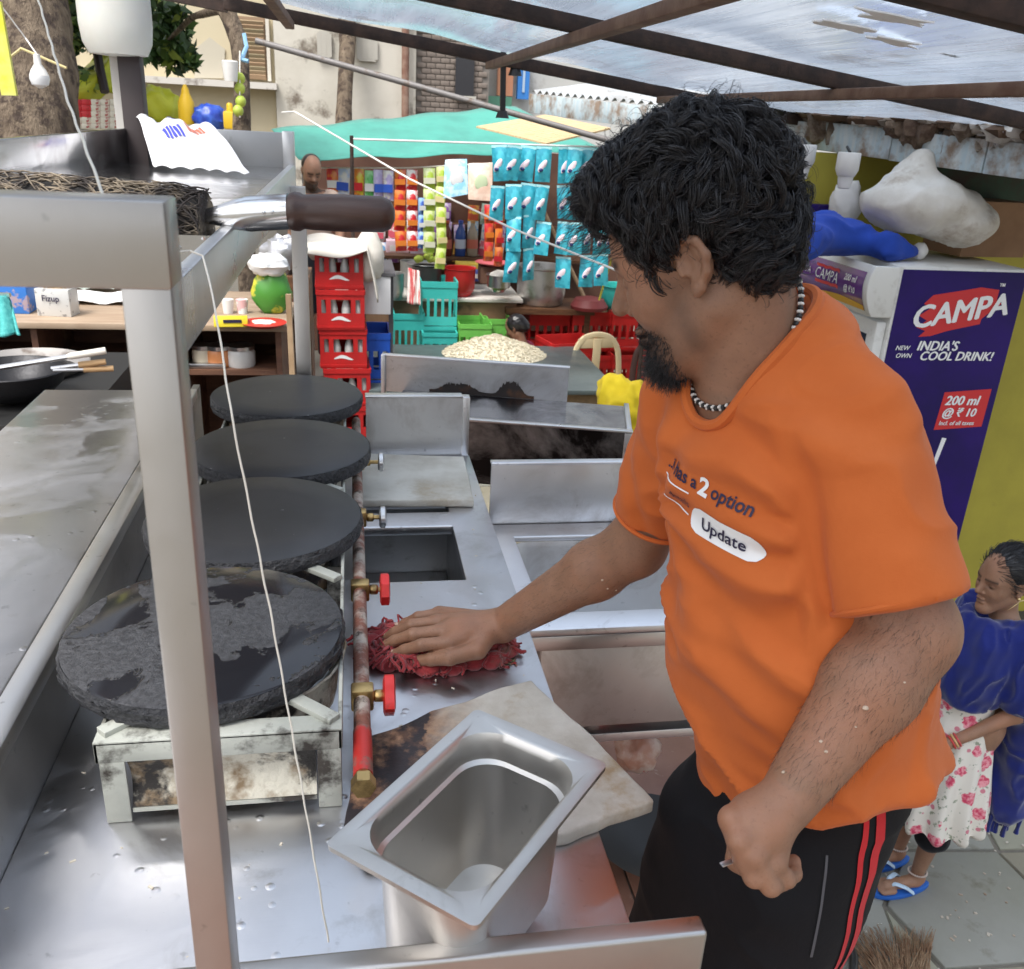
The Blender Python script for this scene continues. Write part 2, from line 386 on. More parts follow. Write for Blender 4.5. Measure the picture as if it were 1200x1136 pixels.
# ------------------------------------------------------------------ overhead tray shelf
SX = -.15; szt = 1.503; szb = 1.435; sy0, sy1 = 1.21, 2.68
sxl = Gy(162, 172, sy1)[0]; rimz = Gy(300, 154, sy1)[2]; lz = Gy(148, 149, sy1)[2]
sh = thing('steel_tray_shelf', 'deep stainless tray shelf carrying a white plastic packet, held up on a thin leg', 'shelf', (-.4, 1.5, 0))
TRAYM = steel('tray_steel', .50, .20, stretch=(160, 3, 160), stain=(.22, .20, .19), slo=.55, shi=.75, wet=True, wav=.4)
MB().box(sxl, SX-.0165, sy0, sy1, szb+.004, szt-.008).build('tray_floor', TRAYM, sh)
MB().box(SX-.016, SX, .80, sy1+.012, szb, szt).build('side_rim', ST, sh, bevel=.002)
MB().box(sxl-.01, SX-.03, sy1, sy1+.012, szt-.04, rimz).build('back_rim', ST_DULL, sh, bevel=.002)
MB().box(SX-.03, SX+.001, sy1-.02, sy1+.014, szt-.04, rimz+.004).build('corner_post', ST, sh, bevel=.002)
MB().box(sxl-.012, sxl, sy0, sy1, szt-.04, lz).build('far_side_rim', TRAYM, sh, bevel=.002)
lgx = Gy(352, 330, 2.42)[0]
MB().box(lgx-.019, lgx+.019, 2.42, 2.458, 0, szb+.03).build('leg', ST_WARM, sh, bevel=.002)
MB().box(sxl, sxl+.04, 2.42, 2.458, 0, szb+.03).build('leg', ST_WARM, sh, bevel=.002)

# ------------------------------------------------------------------ stove and stones
stv = thing('gas_stove', 'scorched whitish stove stand with angle-iron legs under the row of stones', 'stove', (-.16, 1.6, CZ))
STOVE = M('stove_paint', (.44, .45, .40), .6, 0, col2=(.33, .34, .30), sc=8, dirt=(.035, .028, .022), dsc=11, dlo=.50, dhi=.60, bmp=.3, bsc=60)
CHAR = M('burnt_paint', (.56, .53, .44), .7, col2=(.20, .14, .08), sc=12, lo=.44, hi=.54, dirt=(.02, .017, .015), dsc=8, dlo=.50, dhi=.56, bmp=.8, bsc=50, bdist=.006)
SZ = .966; sx0, sx1, sy0_, sy1_ = -.300, -.020, .905, 2.37
m_ = MB()
m_.box(sx0, sx1, sy0_, sy0_+.006, SZ-.028, SZ).box(sx0, sx1, sy0_, sy0_+.03, SZ-.004, SZ+.001)
m_.box(sx0, sx0+.005, sy0_, sy1_, SZ-.028, SZ-.001).box(sx1-.005, sx1, sy0_, sy1_, SZ-.028, SZ-.001).box(sx0, sx1, sy1_-.006, sy1_, SZ-.028, SZ)
m_.build('top_frame', STOVE, stv, bevel=.0012)
for k in range(5):
    y = sy0_+.01+k*.358
    for sx_ in (sx0+.004, sx1-.066):
        MB().obox((sx_+.03, y+.03, SZ+.004), .075, .018, .008, rz=.75 if sx_ < -.2 else -.75).build('bracket', STOVE, stv, bevel=.001)
for k, y in enumerate((sy0_, 1.38, 1.86, sy1_-.032)):
    for x, dx in ((sx0+.004, .028), (sx1-.030, .028)):
        mm = MB().box(x, x+dx, y, y+.004, CZ+.001, SZ-.028)
        xx = x if x < -.2 else x+dx-.004
        mm.box(xx, xx+.004, y+.0042, y+.03, CZ+.001, SZ-.028)
        mm.build('leg', STOVE, stv, bevel=.0008)
zf = lambda u: 0
m_ = MB().grid(lambda u, v: (sx0+.034+u*(sx1-sx0-.066), sy0_+.004+.012*math.sin(v*3.1), SZ-.027-v*.070), 16, 6)
m_.build('apron', CHAR, stv, thick=.002); MB().box(sx0+.034, sx1-.032, sy0_+.002, sy0_+.006, SZ-.103, SZ-.0975).build('apron_edge', STOVE, stv)
for k in range(4):
    y = 1.10+k*.366
    MB().lathe([(.135, -.07), (.14, -.01), (.15, 0)], (-.165, y, SZ-.006), n=24, cap=False).build('burner_drum', CHAR, stv, thick=.003)

stone_r = M('rough_griddle_stone', (.030, .031, .036), .5, 0, col2=(.062, .063, .068), sc=70, lo=.52, hi=.70, bmp=1, bsc=85, bdist=.02, rvar=.2, spec=.55)
def stone_mat(name, wet):
    m, t, b = _nodes(name); o = coords(t)
    base = mix(t, ramp(t, noise(t, 7, 6, .6, o), .4, .65), (.028, .029, .033), (.017, .018, .021))
    f = noise(t, 150, 5, .6, o); f2 = noise(t, 120, 5, .7, o)
    if wet:
        big = noise(t, 7, 7, .62, o, .4)
        pm = ramp(t, big, .515, .53)
        c = mix(t, pm, mix(t, ramp(t, f2, .4, .62), (.055, .056, .062), (.024, .024, .028)), (.014, .014, .017))
        t.links.new(c, b.inputs['Base Color'])
        rr = t.nodes.new('ShaderNodeMix'); rr.data_type = 'FLOAT'; t.links.new(pm, rr.inputs[0]); rr.inputs[2].default_value = .55; rr.inputs[3].default_value = .12
        t.links.new(rr.outputs[0], b.inputs['Roughness'])
        inv = t.nodes.new('ShaderNodeMath'); inv.operation = 'SUBTRACT'; inv.inputs[0].default_value = 1; t.links.new(pm, inv.inputs[1])
        mu = t.nodes.new('ShaderNodeMath'); mu.operation = 'MULTIPLY'; t.links.new(inv.outputs[0], mu.inputs[0]); t.links.new(f2, mu.inputs[1])
        bump(t, b, mu.outputs[0], 1.0, .005)
    else:
        c = mix(t, ramp(t, noise(t, 90, 2, .5, o), .74, .78), base, (.16, .16, .165))
        t.links.new(c, b.inputs['Base Color']); b.inputs['Roughness'].default_value = .42
        bump(t, b, f, .12, .001); bump(t, b, noise(t, 5, 3, .5, o), .2, .004)
    return m
sm_dry = stone_mat('smooth_griddle_stone', False); sm_wet = stone_mat('wet_griddle_stone', True)
STONES = [(-.199, 1.095, 1.0, 'nearest griddle stone, black with flaking crust and wet patches'), (-.170, 1.462, 1.0, 'second griddle stone from the front, smooth and dull black'),
          (-.148, 1.812, 1.0, 'third griddle stone from the front, plain black beside the silver valve'), (-.160, 2.185, 1.0, 'farthest griddle stone, black disc close to the red crates')]
for k, (x, y, z, lab) in enumerate(STONES):
    s_ = thing('griddle_stone', lab, 'griddle stone', (x, y, SZ+.002), (0, 0, k*1.1), group='black griddle stones in a row')
    rad, hh = .181, z-SZ-.002
    n = 96; prof = [(rad*.93, 0), (rad*.985, .004), (rad, .012), (rad*.998, hh*.45), (rad*1.0, hh*.7), (rad*.998, hh-.008), (rad*.985, hh-.001)]
    V = []; rng = np.random.RandomState(k)
    for j, (r_, h_) in enumerate(prof):
        for q in range(n):
            t_ = 2*math.pi*q/n; wob = 1+.006*vn1((math.cos(t_)*3, math.sin(t_)*3, k), 1.5, 3)
            jit = rng.normal(0, .0018 if k == 0 else .0010) if j < 6 else 0
            V.append(((r_*wob+jit)*math.cos(t_), (r_*wob+jit)*math.sin(t_), h_+(jit*.6 if 0 < j < 5 else 0)))
    F = [(j*n+q, j*n+(q+1) % n, (j+1)*n+(q+1) % n, (j+1)*n+q) for j in range(len(prof)-1) for q in range(n)]+[tuple(range(n-1, -1, -1))]
    MB().add(V, F).build('rim', stone_r, s_, world=False)
    prof2 = [(rad*.985, hh-.001), (rad*.965, hh+.0005), (rad*.6, hh-.001), (rad*.2, hh-.0015), (.001, hh-.0015)]
    MB().lathe(prof2, n=96).build('cooking_face', sm_wet if k == 0 else sm_dry, s_, world=False)

# gas manifold with four valves
pm_ = thing('gas_pipe', 'rusty white and red gas pipe with four valves along the stove', 'pipe', (.006, 1.4, CZ))
PIPE = M('flaking_pipe_paint', (.40, .35, .30), .6, 0, col2=(.20, .075, .05), sc=22, lo=.42, hi=.56, dirt=(.06, .035, .025), dsc=34, dlo=.52, dhi=.62, bmp=.5, bsc=120)
PIPER = M('red_pipe_paint', (.42, .025, .02), .45, col2=(.20, .10, .08), sc=26, lo=.50, hi=.6, dirt=(.04, .02, .02), dsc=40, dlo=.58, dhi=.66)
pA = Gx(404, 925, .0); PZ = .925; py0 = Gz(404, 925, PZ)[1]; PX = .004
MB().tube([(PX, py0+.105, PZ), (PX, 2.2, PZ)], .0108, 14).build('pipe_run', PIPE, pm_)
MB().tube([(PX, py0+.02, PZ), (PX, py0+.104, PZ)], .0118, 14).build('red_section', PIPER, pm_)
MB().lathe([(.0145, -.022), (.0145, -.006), (.011, -.005), (.011, .0)], (PX, py0+.02, PZ), (0, 1, 0), n=6).build('end_cap', BRASS, pm_, angle=25)
KR = M('red_knob_plastic', (.55, .02, .018), .35, dirt=(.25, .03, .02), dsc=40)
KS = M('chrome_knob', (.6, .6, .6), .3, 1)
for (kx, ky, km) in ((456, 817, 'r'), (451, 692, 'r2'), (448, 607, 's'), (446, 542, 's')):
    y = Gz(kx-40, ky, PZ)[1]; x_k = Gy(kx, ky, y)[0]
    vz = PZ
    vb = MB().box(PX-.014, PX+.016, y-.012, y+.012, vz-.016, vz+.016).cyl((PX+.016, y, vz), (PX+.03, y, vz), .009, n=8).build('valve_body', BRASS, pm_, bevel=.003)
    MB().cyl((PX+.03, y, vz), (x_k-.004, y, vz), .0045, n=8).build('stem', BRASS, vb)
    if km == 's':
        MB().lathe([(.018, -.006), (.021, -.003), (.021, .005), (.012, .008)], (x_k, y, vz), (1, 0, 0), n=12).build('knob', KS, vb)
    else:
        n = 24; V = []; F = []
        for j, (h_, s_) in enumerate(((-.008, .8), (-.006, 1), (.006, 1), (.008, .8))):
            for q in range(n):
                t_ = 2*math.pi*q/n
                rr_ = (.026 if km == 'r2' else .027)*s_*(1+(.05*math.cos(8*t_) if km == 'r2' else .16*math.cos(4*t_)))
                V.append((x_k+h_, y+rr_*math.cos(t_), vz+rr_*math.sin(t_)))
        F = [(j*n+q, j*n+(q+1) % n, (j+1)*n+(q+1) % n, (j+1)*n+q) for j in range(3) for q in range(n)]+[tuple(range(n-1, -1, -1)), tuple(range(3*n, 4*n))]
        MB().add(V, F).build('knob', KR, vb)

# ------------------------------------------------------------------ marble pieces
MARB = M('marble', (.55, .53, .47), .45, col2=(.40, .37, .31), sc=11, lo=.42, hi=.7, dirt=(.30, .22, .12), dsc=4.2, dlo=.55, dhi=.72, bmp=.25, bsc=40)
def marble_burnt():
    m, t, b = _nodes('scorched_marble'); o = coords(t)
    c = mix(t, ramp(t, noise(t, 14, 7, .65, o), .4, .7), (.60, .57, .50), (.44, .40, .33))
    c = mix(t, ramp(t, noise(t, 9, 6, .6, o), .60, .72), c, (.36, .25, .13))
    # a scorch and grease stain in one corner of the piece
    se = t.nodes.new('ShaderNodeSeparateXYZ'); t.links.new(o, se.inputs[0])
    ad = t.nodes.new('ShaderNodeMath'); ad.operation = 'MULTIPLY_ADD'; t.links.new(noise(t, 12, 7, .62, o), ad.inputs[0]); ad.inputs[1].default_value = .16; t.links.new(se.outputs[0], ad.inputs[2])
    c = mix(t, ramp(t, ad.outputs[0], -.02, .09, (1, 1, 1), (0, 0, 0)), c, mix(t, ramp(t, noise(t, 45, 5, .65, o), .4, .6), (.30, .17, .09), (.12, .055, .03)))
    c = mix(t, ramp(t, ad.outputs[0], -.080, -.045, (1, 1, 1), (0, 0, 0)), c, mix(t, ramp(t, noise(t, 13, 6, .65, o), .50, .60), (.022, .017, .020), mix(t, ramp(t, noise(t, 70, 4, .6, o), .4, .6), (.30, .17, .10), (.10, .05, .03))))
    t.links.new(c, b.inputs['Base Color']); b.inputs['Roughness'].default_value = .42; bump(t, b, noise(t, 70, 6, .6, o), .35, .003)
    return m
def slab(name, lab, pix, z, th, mat):
    P = [Gz(x, y, z) for x, y in pix]; pts = []
    rr_ = random.Random(len(pix))
    for i in range(len(P)):
        a, b = P[i], P[(i+1) % len(P)]; L = np.linalg.norm(b-a); k = max(1, int(L/.02))
        for q in range(k): pts.append(a+(b-a)*q/k+np.array([rr_.uniform(-.0014, .0014), rr_.uniform(-.0014, .0014), 0]))
    o = MB().prism([p-np.array([0, 0, th]) for p in pts], (0, 0, th)).build(name, mat, bevel=.003, seg=2, angle=50)
    return tag(o, lab, 'stone slab')
slab('marble_slab', 'broken marble slab with a burnt brown corner under the steel pan', [(422, 866), (470, 850), (505, 832), (545, 822), (585, 806), (622, 797), (700, 868), (768, 938), (716, 955), (668, 975), (560, 1000), (430, 1010), (404, 965)], CZ+.0205, .0195, marble_burnt())
slab('marble_slab', 'small chipped marble slab lying across the far end of the cut-out', [(418, 586), (555, 586), (544, 535), (425, 531)], CZ+.0185, .0175, MARB)

# ------------------------------------------------------------------ gastronorm pan
gz = 1.04; rimpx = [(382, 998), (567, 1065), (706, 888), (553, 847)]
cor = [Gz(x, y, gz) for x, y in rimpx]; cen = sum(cor)/4
lx = (cor[3]-cor[0])+(cor[2]-cor[1]); lx /= np.linalg.norm(lx); ly = np.cross([0, 0, 1], lx)
LL, WW = .243, .160
gn = thing('steel_pan', 'empty deep rectangular stainless food pan with a flat rim, on the marble slab', 'pan', (cen[0], cen[1], CZ+.022), (0, 0, math.atan2(lx[1], lx[0])))
def rrect(hx, hy, r_, z, n=8):
    P = []
    for cx, cy, a0 in ((hx-r_, hy-r_, 0), (-hx+r_, hy-r_, 90), (-hx+r_, -hy+r_, 180), (hx-r_, -hy+r_, 270)):
        for k in range(n+1): t_ = R(a0+90*k/n); P.append((cx+r_*math.cos(t_), cy+r_*math.sin(t_), z))
    return P
H_ = gz-CZ-.022; hx, hy = LL/2, WW/2
rings = [rrect(hx, hy, .006, H_-.004), rrect(hx, hy, .006, H_), rrect(hx-.012, hy-.010, .012, H_+.0005), rrect(hx-.017, hy-.013, .040, H_-.002), rrect(hx-.020, hy-.015, .040, H_-.010),
         rrect(hx-.021, hy-.016, .040, H_-.032), rrect(hx-.025, hy-.020, .040, H_-.035), rrect(hx-.030, hy-.024, .038, .02), rrect(hx-.036, hy-.03, .034, .005), rrect(hx-.05, hy-.042, .02, .002)]
V = [p for r_ in rings for p in r_]; n = len(rings[0])
F = [(j*n+q, j*n+(q+1) % n, (j+1)*n+(q+1) % n, (j+1)*n+q) for j in range(len(rings)-1) for q in range(n)]
V.append((0, 0, .002)); F += [((len(rings)-1)*n+q, (len(rings)-1)*n+(q+1) % n, len(V)-1) for q in range(n)]
PANM = steel('pan_steel', .58, .40, stretch=(4, 4, 130), stain=(.30, .27, .23), slo=.58, shi=.8, ssc=8, tint=(1.03, 1, .95), wav=.06)
MB().add(V, F).build('body', PANM, gn, world=False, thick=-.0012, angle=50)

# ------------------------------------------------------------------ sink bench behind
KZ = .80; k0 = Gz(620.7, 739.6, KZ); kb = Gz(576, 615, KZ); bl = Gz(604.5, 634, KZ); bl2 = Gz(697, 716, KZ); kbf = Gz(610, 629, KZ)
sxl_, sxr_ = .292, .96
snk = thing('steel_sink', 'stainless sink bench with a tall splashback between counter and cook', 'sink', (.65, 1.65, 0))
MB().plate([sxl_, bl[0], .84, sxr_], [k0[1], bl2[1], kbf[1], kb[1]], KZ, .014, skip=((1, 1),)).build('sink_top', ST_TOP, snk, bevel=.003)
bx0, bx1, by0, by1 = bl[0]-.002, .842, bl2[1]-.002, kbf[1]+.002
m_ = MB()
V = []
for (ins, z) in ((0, KZ-.0145), (.004, KZ-.03), (.012, .60), (.03, .575)):
    V += [(p[0]+(bx0+bx1)/2, p[1]+(by0+by1)/2, z) for p in rrect((bx1-bx0)/2-ins, (by1-by0)/2-ins, .03, 0, 5)]
n = 24; F = [(j*n+q, j*n+(q+1) % n, (j+1)*n+(q+1) % n, (j+1)*n+q) for j in range(3) for q in range(n)]+[tuple(range(3*n, 4*n))]
m_.add(V, F).build('basin', ST_SINK, snk, thick=.002)
pz = Gy(600, 543.8, kb[1]+.005)[2]
MB().box(sxl_+.004, sxr_, kb[1]+.002, kb[1]+.012, KZ-.01, pz).build('splashback', ST_SINK, snk, bevel=.001)
MB().box(sxl_+.002, sxr_, kb[1]-.006, kb[1]+.018, pz, pz+.006).build('splashback_edge', ST_TOP, snk, bevel=.002)
MB().box(sxl_+.004, sxr_, k0[1]+.0005, k0[1]+.02, KZ-.045, KZ-.015).build('front_lip', ST, snk, bevel=.002)
fz0 = Gy(692, 849, k0[1]+.03)[2]
MB().box(.335, sxr_-.01, k0[1]+.024, k0[1]+.034, fz0, KZ-.046).build('front_panel', ST_SINK, snk, bevel=.001)
for lx_, ly_ in ((sxl_+.03, k0[1]+.05), (sxr_-.05, k0[1]+.05), (sxl_+.03, kb[1]-.04), (sxr_-.05, kb[1]-.04)): MB().box(lx_-.018, lx_+.018, ly_-.018, ly_+.018, 0, KZ-.015).build('leg', ST_DULL, snk)
shz = Gy(740, 858, k0[1]+.03)[2]
MB().box(.34, sxr_-.02, k0[1]+.03, kb[1]-.05, shz-.02, shz).build('under_shelf', ST_TOP, snk, bevel=.002)
# odds and ends under the sink
it = MB(); y_ = k0[1]+.12
it.obox((.52, y_, shz+.022), .16, .09, .04, .2); tag(it.build('plastic_packet', M('packet_film_a', (.55, .45, .40), .3, col2=(.55, .08, .08), sc=9, lo=.5, hi=.55), bevel=.008), 'crumpled red and white food packet on the shelf under the sink', 'packet')
y_ = k0[1]+.10; zc_ = .12
def blob(c, sx, sy, sz, seed, amp=.25, n=24, sc=2.5, oct=3):
    V = []; F = []
    for j in range(n//2+1):
        for q in range(n):
            ph = math.pi*j/(n//2); th = 2*math.pi*q/n; V.append((math.sin(ph)*math.cos(th), math.sin(ph)*math.sin(th), math.cos(ph)))
    V = np.array(V); d = 1+amp*vn(V, sc, seed, oct); P = V*d[:, None]*np.array([sx, sy, sz])+np.array(c)
    for j in range(n//2):
        for q in range(n): F.append((j*n+q, (j+1)*n+q, (j+1)*n+(q+1) % n, j*n+(q+1) % n))
    return P, F
p_ = Gd(748, 880, 2.15)
mb_ = MB(); mb_.add(*blob(p_, .055, .045, .05, 5, .35)); tag(mb_.build('food_bag', M('packet_film_b', (.40, .20, .14), .3, col2=(.60, .50, .44), sc=14, dirt=(.45, .04, .04), dsc=16, dlo=.6, dhi=.65), angle=60), 'small plastic bag of reddish food hanging on a wire hook below the sink shelf', 'bag')
mb_ = MB(); hp = [p_+np.array([0, 0, .045+.004*k])+np.array([.006*math.sin(k*.8), 0, 0]) for k in range(6)]
tag(mb_.tube(hp, .0025, 6).build('wire_hook', KS), 'thin wire hook under the sink shelf, holding the reddish bag', 'hook')
p_ = Gd(745, 905, 2.2); mb_ = MB().lathe([(.07, 0), (.09, .03), (.1, .035)], (p_[0], p_[1], 0), n=20)
mb_ = MB().lathe([(.05, 0), (.13, .05), (.145, .06), (.12, .05), (.04, .01)], (.70, 1.62, .002), n=24)
tag(mb_.build('iron_bowl', BLACK), 'black iron bowl on the brown tiles beneath the sink', 'bowl')

# ------------------------------------------------------------------ griddle bench further back
HZ = .80; gA, gB, gC, gD = [Gz(x, y, HZ) for x, y in ((552, 494), (740, 508), (661, 467), (482, 458.6))]
gr = thing('griddle_bench', 'soot-blackened steel griddle bench with a scorched back panel behind the sink', 'griddle', ((gA+gC)/2*np.array([1, 1, 0])))
ex = gB-gA; ex /= np.linalg.norm(ex); ey = np.cross([0, 0, 1], ex)
dep = abs((gC-gB).dot(ey)); wid = np.linalg.norm(gB-gA)+.28; o0 = gB-ex*wid
def gp(u, v, z): return o0+ex*u+ey*v+np.array([0, 0, z-HZ])
def slabq(u0, u1, v0, v1, z0, z1): return [gp(u0, v0, z0), gp(u1, v0, z0), gp(u1, v1, z0), gp(u0, v1, z0)], (0, 0, z1-z0)
PLATE = steel('griddle_plate', .36, .22, stain=(.10, .10, .13), slo=.42, shi=.62, ssc=5, tint=(.95, .98, 1.06))
m_ = MB(); m_.prism(*slabq(.012, wid-.012, .012, dep, HZ-.02, HZ-.012)); m_.build('griddle_plate', PLATE, gr)
m_ = MB(); m_.prism(*slabq(0, wid, 0, .011, HZ-.20, HZ)); m_.build('front_apron', ST_BURNT, gr)
m_ = MB(); m_.prism(*slabq(0, wid+.004, -.006, .016, HZ+.0005, HZ+.008)); m_.prism(*slabq(wid-.012, wid+.004, -.004, dep, HZ-.03, HZ-.0005)); m_.prism(*slabq(wid-.02, wid+.002, -.005, .0, HZ-.2, HZ-.001)); m_.build('edge_trim', ST, gr, bevel=.002)
bt = Gy(669, 433, gC[1])[2]
bw = Gz(661, 467, HZ); wb = (gC-o0).dot(ex)
BACKP = steel('scorched_panel', .56, .34, stain=(.05, .03, .02), slo=.50, shi=.60, ssc=2.4)
m_ = MB(); m_.prism(*slabq(-.05, wb+.01, dep+.001, dep+.012, HZ-.02, bt)); m_.build('back_panel', ST_SINK, gr)
m_ = MB(); m_.prism(*slabq(-.05, wb+.012, dep-.002, dep+.02, bt+.0005, bt+.008)); m_.prism(*slabq(-.062, -.048, dep-.01, dep+.02, HZ-.1, bt+.008)); m_.build('panel_edge', ST_TOP, gr, bevel=.002)
# soot burnt along the foot of the panel
sv = []; nn = 120
for k in range(nn+1):
    u = .10+(wb-.20)*k/nn
    hgt = (.010+.026*(math.exp(-((k/nn-.28)/.17)**4)+1.5*math.exp(-((k/nn-.78)/.12)**4))*(1+.45*vn1((k*.8, 1, 2), 1, 4, 3)))
    sv.append((u, hgt))
V = [gp(u, dep-.0008, HZ-.011) for u, h_ in sv]+[gp(u, dep-.0008, HZ-.011+h_) for u, h_ in sv]
MB().add(V, [(k, k+1, nn+2+k, nn+1+k) for k in range(nn)]).build('soot', M('soot', (.022, .016, .014), .8, col2=(.12, .05, .02), sc=12, lo=.55, hi=.7), gr)
for u in (.06, wid-.06):
    for v in (.06, dep-.06):
        p = gp(u, v, 0); MB().box(p[0]-.018, p[0]+.018, p[1]-.018, p[1]+.018, 0 if p[1] < 2.8 else GZ, HZ-.03).build('leg', ST_DULL, gr)

# ------------------------------------------------------------------ string over the counter
def string(name, lab, P, r_=.0013, cat='string', mat=TWINE, sag=0, twist=.0004):
    Q = []
    for i in range(len(P)-1):
        a, b = np.array(P[i], float), np.array(P[i+1], float); L = np.linalg.norm(b-a); k = max(2, min(60, int(L/.012)))
        for q in range(k): s_ = q/k; Q.append(a+(b-a)*s_+np.array([twist*math.sin(len(Q)*1.3), twist*math.cos(len(Q)*1.7), -sag*4*s_*(1-s_)]))
    Q.append(np.array(P[-1], float)); o = MB().tube(Q, r_, 6).build(name, mat); return tag(o, lab, cat)
s0 = Gd(205, 296, .80); s1 = Gd(238, 300, .82); s2 = Gd(252, 360, .80); s3 = Gd(270, 480, .78); e0 = Gz(385, 1104, CZ+.006)
string('twine', 'white twine hanging from the tray shelf down to the steel counter', [s0, Gd(222, 294, .82), s1, s2, s3+(e0-s3)*.02, s3+(e0-s3)*.35+np.array([.003, 0, -.004]), s3+(e0-s3)*.7+np.array([.002, 0, -.004]), e0], .00095)
string('loose_string', 'pale cord running from the top left down onto the steel frame', [Gd(35, -60, 1.0), Gd(45, 0, .9), Gd(80, 120, .7), Gd(122, 231, .58)], .0010, mat=M('pale_cord', (.55, .53, .47), .8))
# ------------------------------------------------------------------ implicit surfaces for bodies and cloth
def smin(a, b, k): h = np.clip(.5+.5*(b-a)/k, 0, 1); return b*(1-h)+a*h-k*h*(1-h)
def smax(a, b, k): return -smin(-a, -b, k)
class Cap:   # tapered rounded limb
    def __init__(s, p, q, r0, r1=None, k=.02, op='+'):
        s.p, s.q = np.array(p, float), np.array(q, float); s.r0 = r0; s.r1 = r0 if r1 is None else r1; s.k = k; s.op = op
        r_ = max(s.r0, s.r1); s.lo = np.minimum(s.p, s.q)-r_; s.hi = np.maximum(s.p, s.q)+r_
    def d(s, P):
        a = s.q-s.p; t = np.clip(((P-s.p)@a)/max(1e-12, a@a), 0, 1); return np.linalg.norm(P-s.p-t[..., None]*a, axis=-1)-(s.r0+(s.r1-s.r0)*t)
class Cone(Cap):   # limb with a flat far end (a sleeve)
    def d(s, P):
        a = s.q-s.p; L = np.linalg.norm(a); a = a/L; h = (P-s.p)@a; t = np.clip(h/L, 0, 1.2)
        side = np.linalg.norm(P-s.p-np.maximum(h, 0)[..., None]*a, axis=-1)-(s.r0+(s.r1-s.r0)*t); return np.maximum(side, h-L)
class Ell:
    def __init__(s, c, r, B=None, k=.02, op='+'):
        s.c = np.array(c, float); s.r = np.array(r, float); s.B = np.eye(3) if B is None else np.array(B, float); s.k = k; s.op = op
        m = s.r.max(); s.lo = s.c-m; s.hi = s.c+m
    def d(s, P):
        q = (P-s.c)@s.B.T; k0 = np.linalg.norm(q/s.r, axis=-1); k1 = np.linalg.norm(q/(s.r**2), axis=-1); return k0*(k0-1)/np.maximum(k1, 1e-9)
class Loft:  # stack of ellipses over Z
    def __init__(s, rows, ex, ey, k=.02, op='+', z0=None, z1=None, off=0, zp=None):
        rows = sorted(rows, key=lambda r_: r_[2]); A = np.array(rows, float); zz = np.linspace(A[0, 2], A[-1, 2], 80)
        s.z = zz; T = []
        for c in (0, 1, 3, 4):     # smooth through the rows
            y = np.interp(zz, A[:, 2], A[:, c]); ker = np.hanning(9); ker /= ker.sum(); yp = np.pad(y, 4, mode='reflect', reflect_type='odd'); T.append(np.convolve(yp, ker, 'valid'))
        s.T = T; s.ex, s.ey = np.array(ex, float)[:2], np.array(ey, float)[:2]; s.k = k; s.op = op; s.off = off
        s.z0 = zz[0] if z0 is None else z0; s.z1 = zz[-1] if z1 is None else z1; s.zp = zp
        m = max(T[2].max(), T[3].max())+abs(off); s.lo = np.array([T[0].min()-m, T[1].min()-m, s.z0-(.08 if zp else 0)]); s.hi = np.array([T[0].max()+m, T[1].max()+m, s.z1])
    def d(s, P):
        z = P[..., 2]; cx, cy, a, b = [np.interp(z, s.z, t) for t in s.T]; dx, dy = P[..., 0]-cx, P[..., 1]-cy
        u = (dx*s.ex[0]+dy*s.ex[1])/(a+s.off); v = (dx*s.ey[0]+dy*s.ey[1])/(b+s.off)
        k0 = (np.abs(u)**2.3+np.abs(v)**2.3)**(1/2.3); e = (k0-1)*np.minimum(a, b)*1.05
        lowz = s.z0 if s.zp is None else s.z0+s.zp[0]*dx+s.zp[1]*dy
        return np.maximum(e, np.maximum(lowz-z, z-s.z1))
def field(prims, lo, hi, vox):
    lo = np.array(lo, float); n = np.ceil((np.array(hi)-lo)/vox).astype(int)+1
    ax = [lo[i]+vox*np.arange(n[i]) for i in range(3)]; D = np.full(n, .09, np.float32)
    for p in prims:
        pad = p.k+4*vox; i0 = np.maximum(0, np.floor((p.lo-pad-lo)/vox).astype(int)); i1 = np.minimum(n, np.ceil((p.hi+pad-lo)/vox).astype(int)+1)
        if (i1 <= i0).any(): continue
        sl = tuple(slice(i0[i], i1[i]) for i in range(3))
        P = np.stack(np.meshgrid(*[ax[i][sl[i]] for i in range(3)], indexing='ij'), -1)
        d = p.d(P).astype(np.float32)
        D[sl] = smin(D[sl], d, p.k) if p.op == '+' else (smax(D[sl], -d, p.k) if p.op == '-' else np.maximum(D[sl], d))
    return D, lo
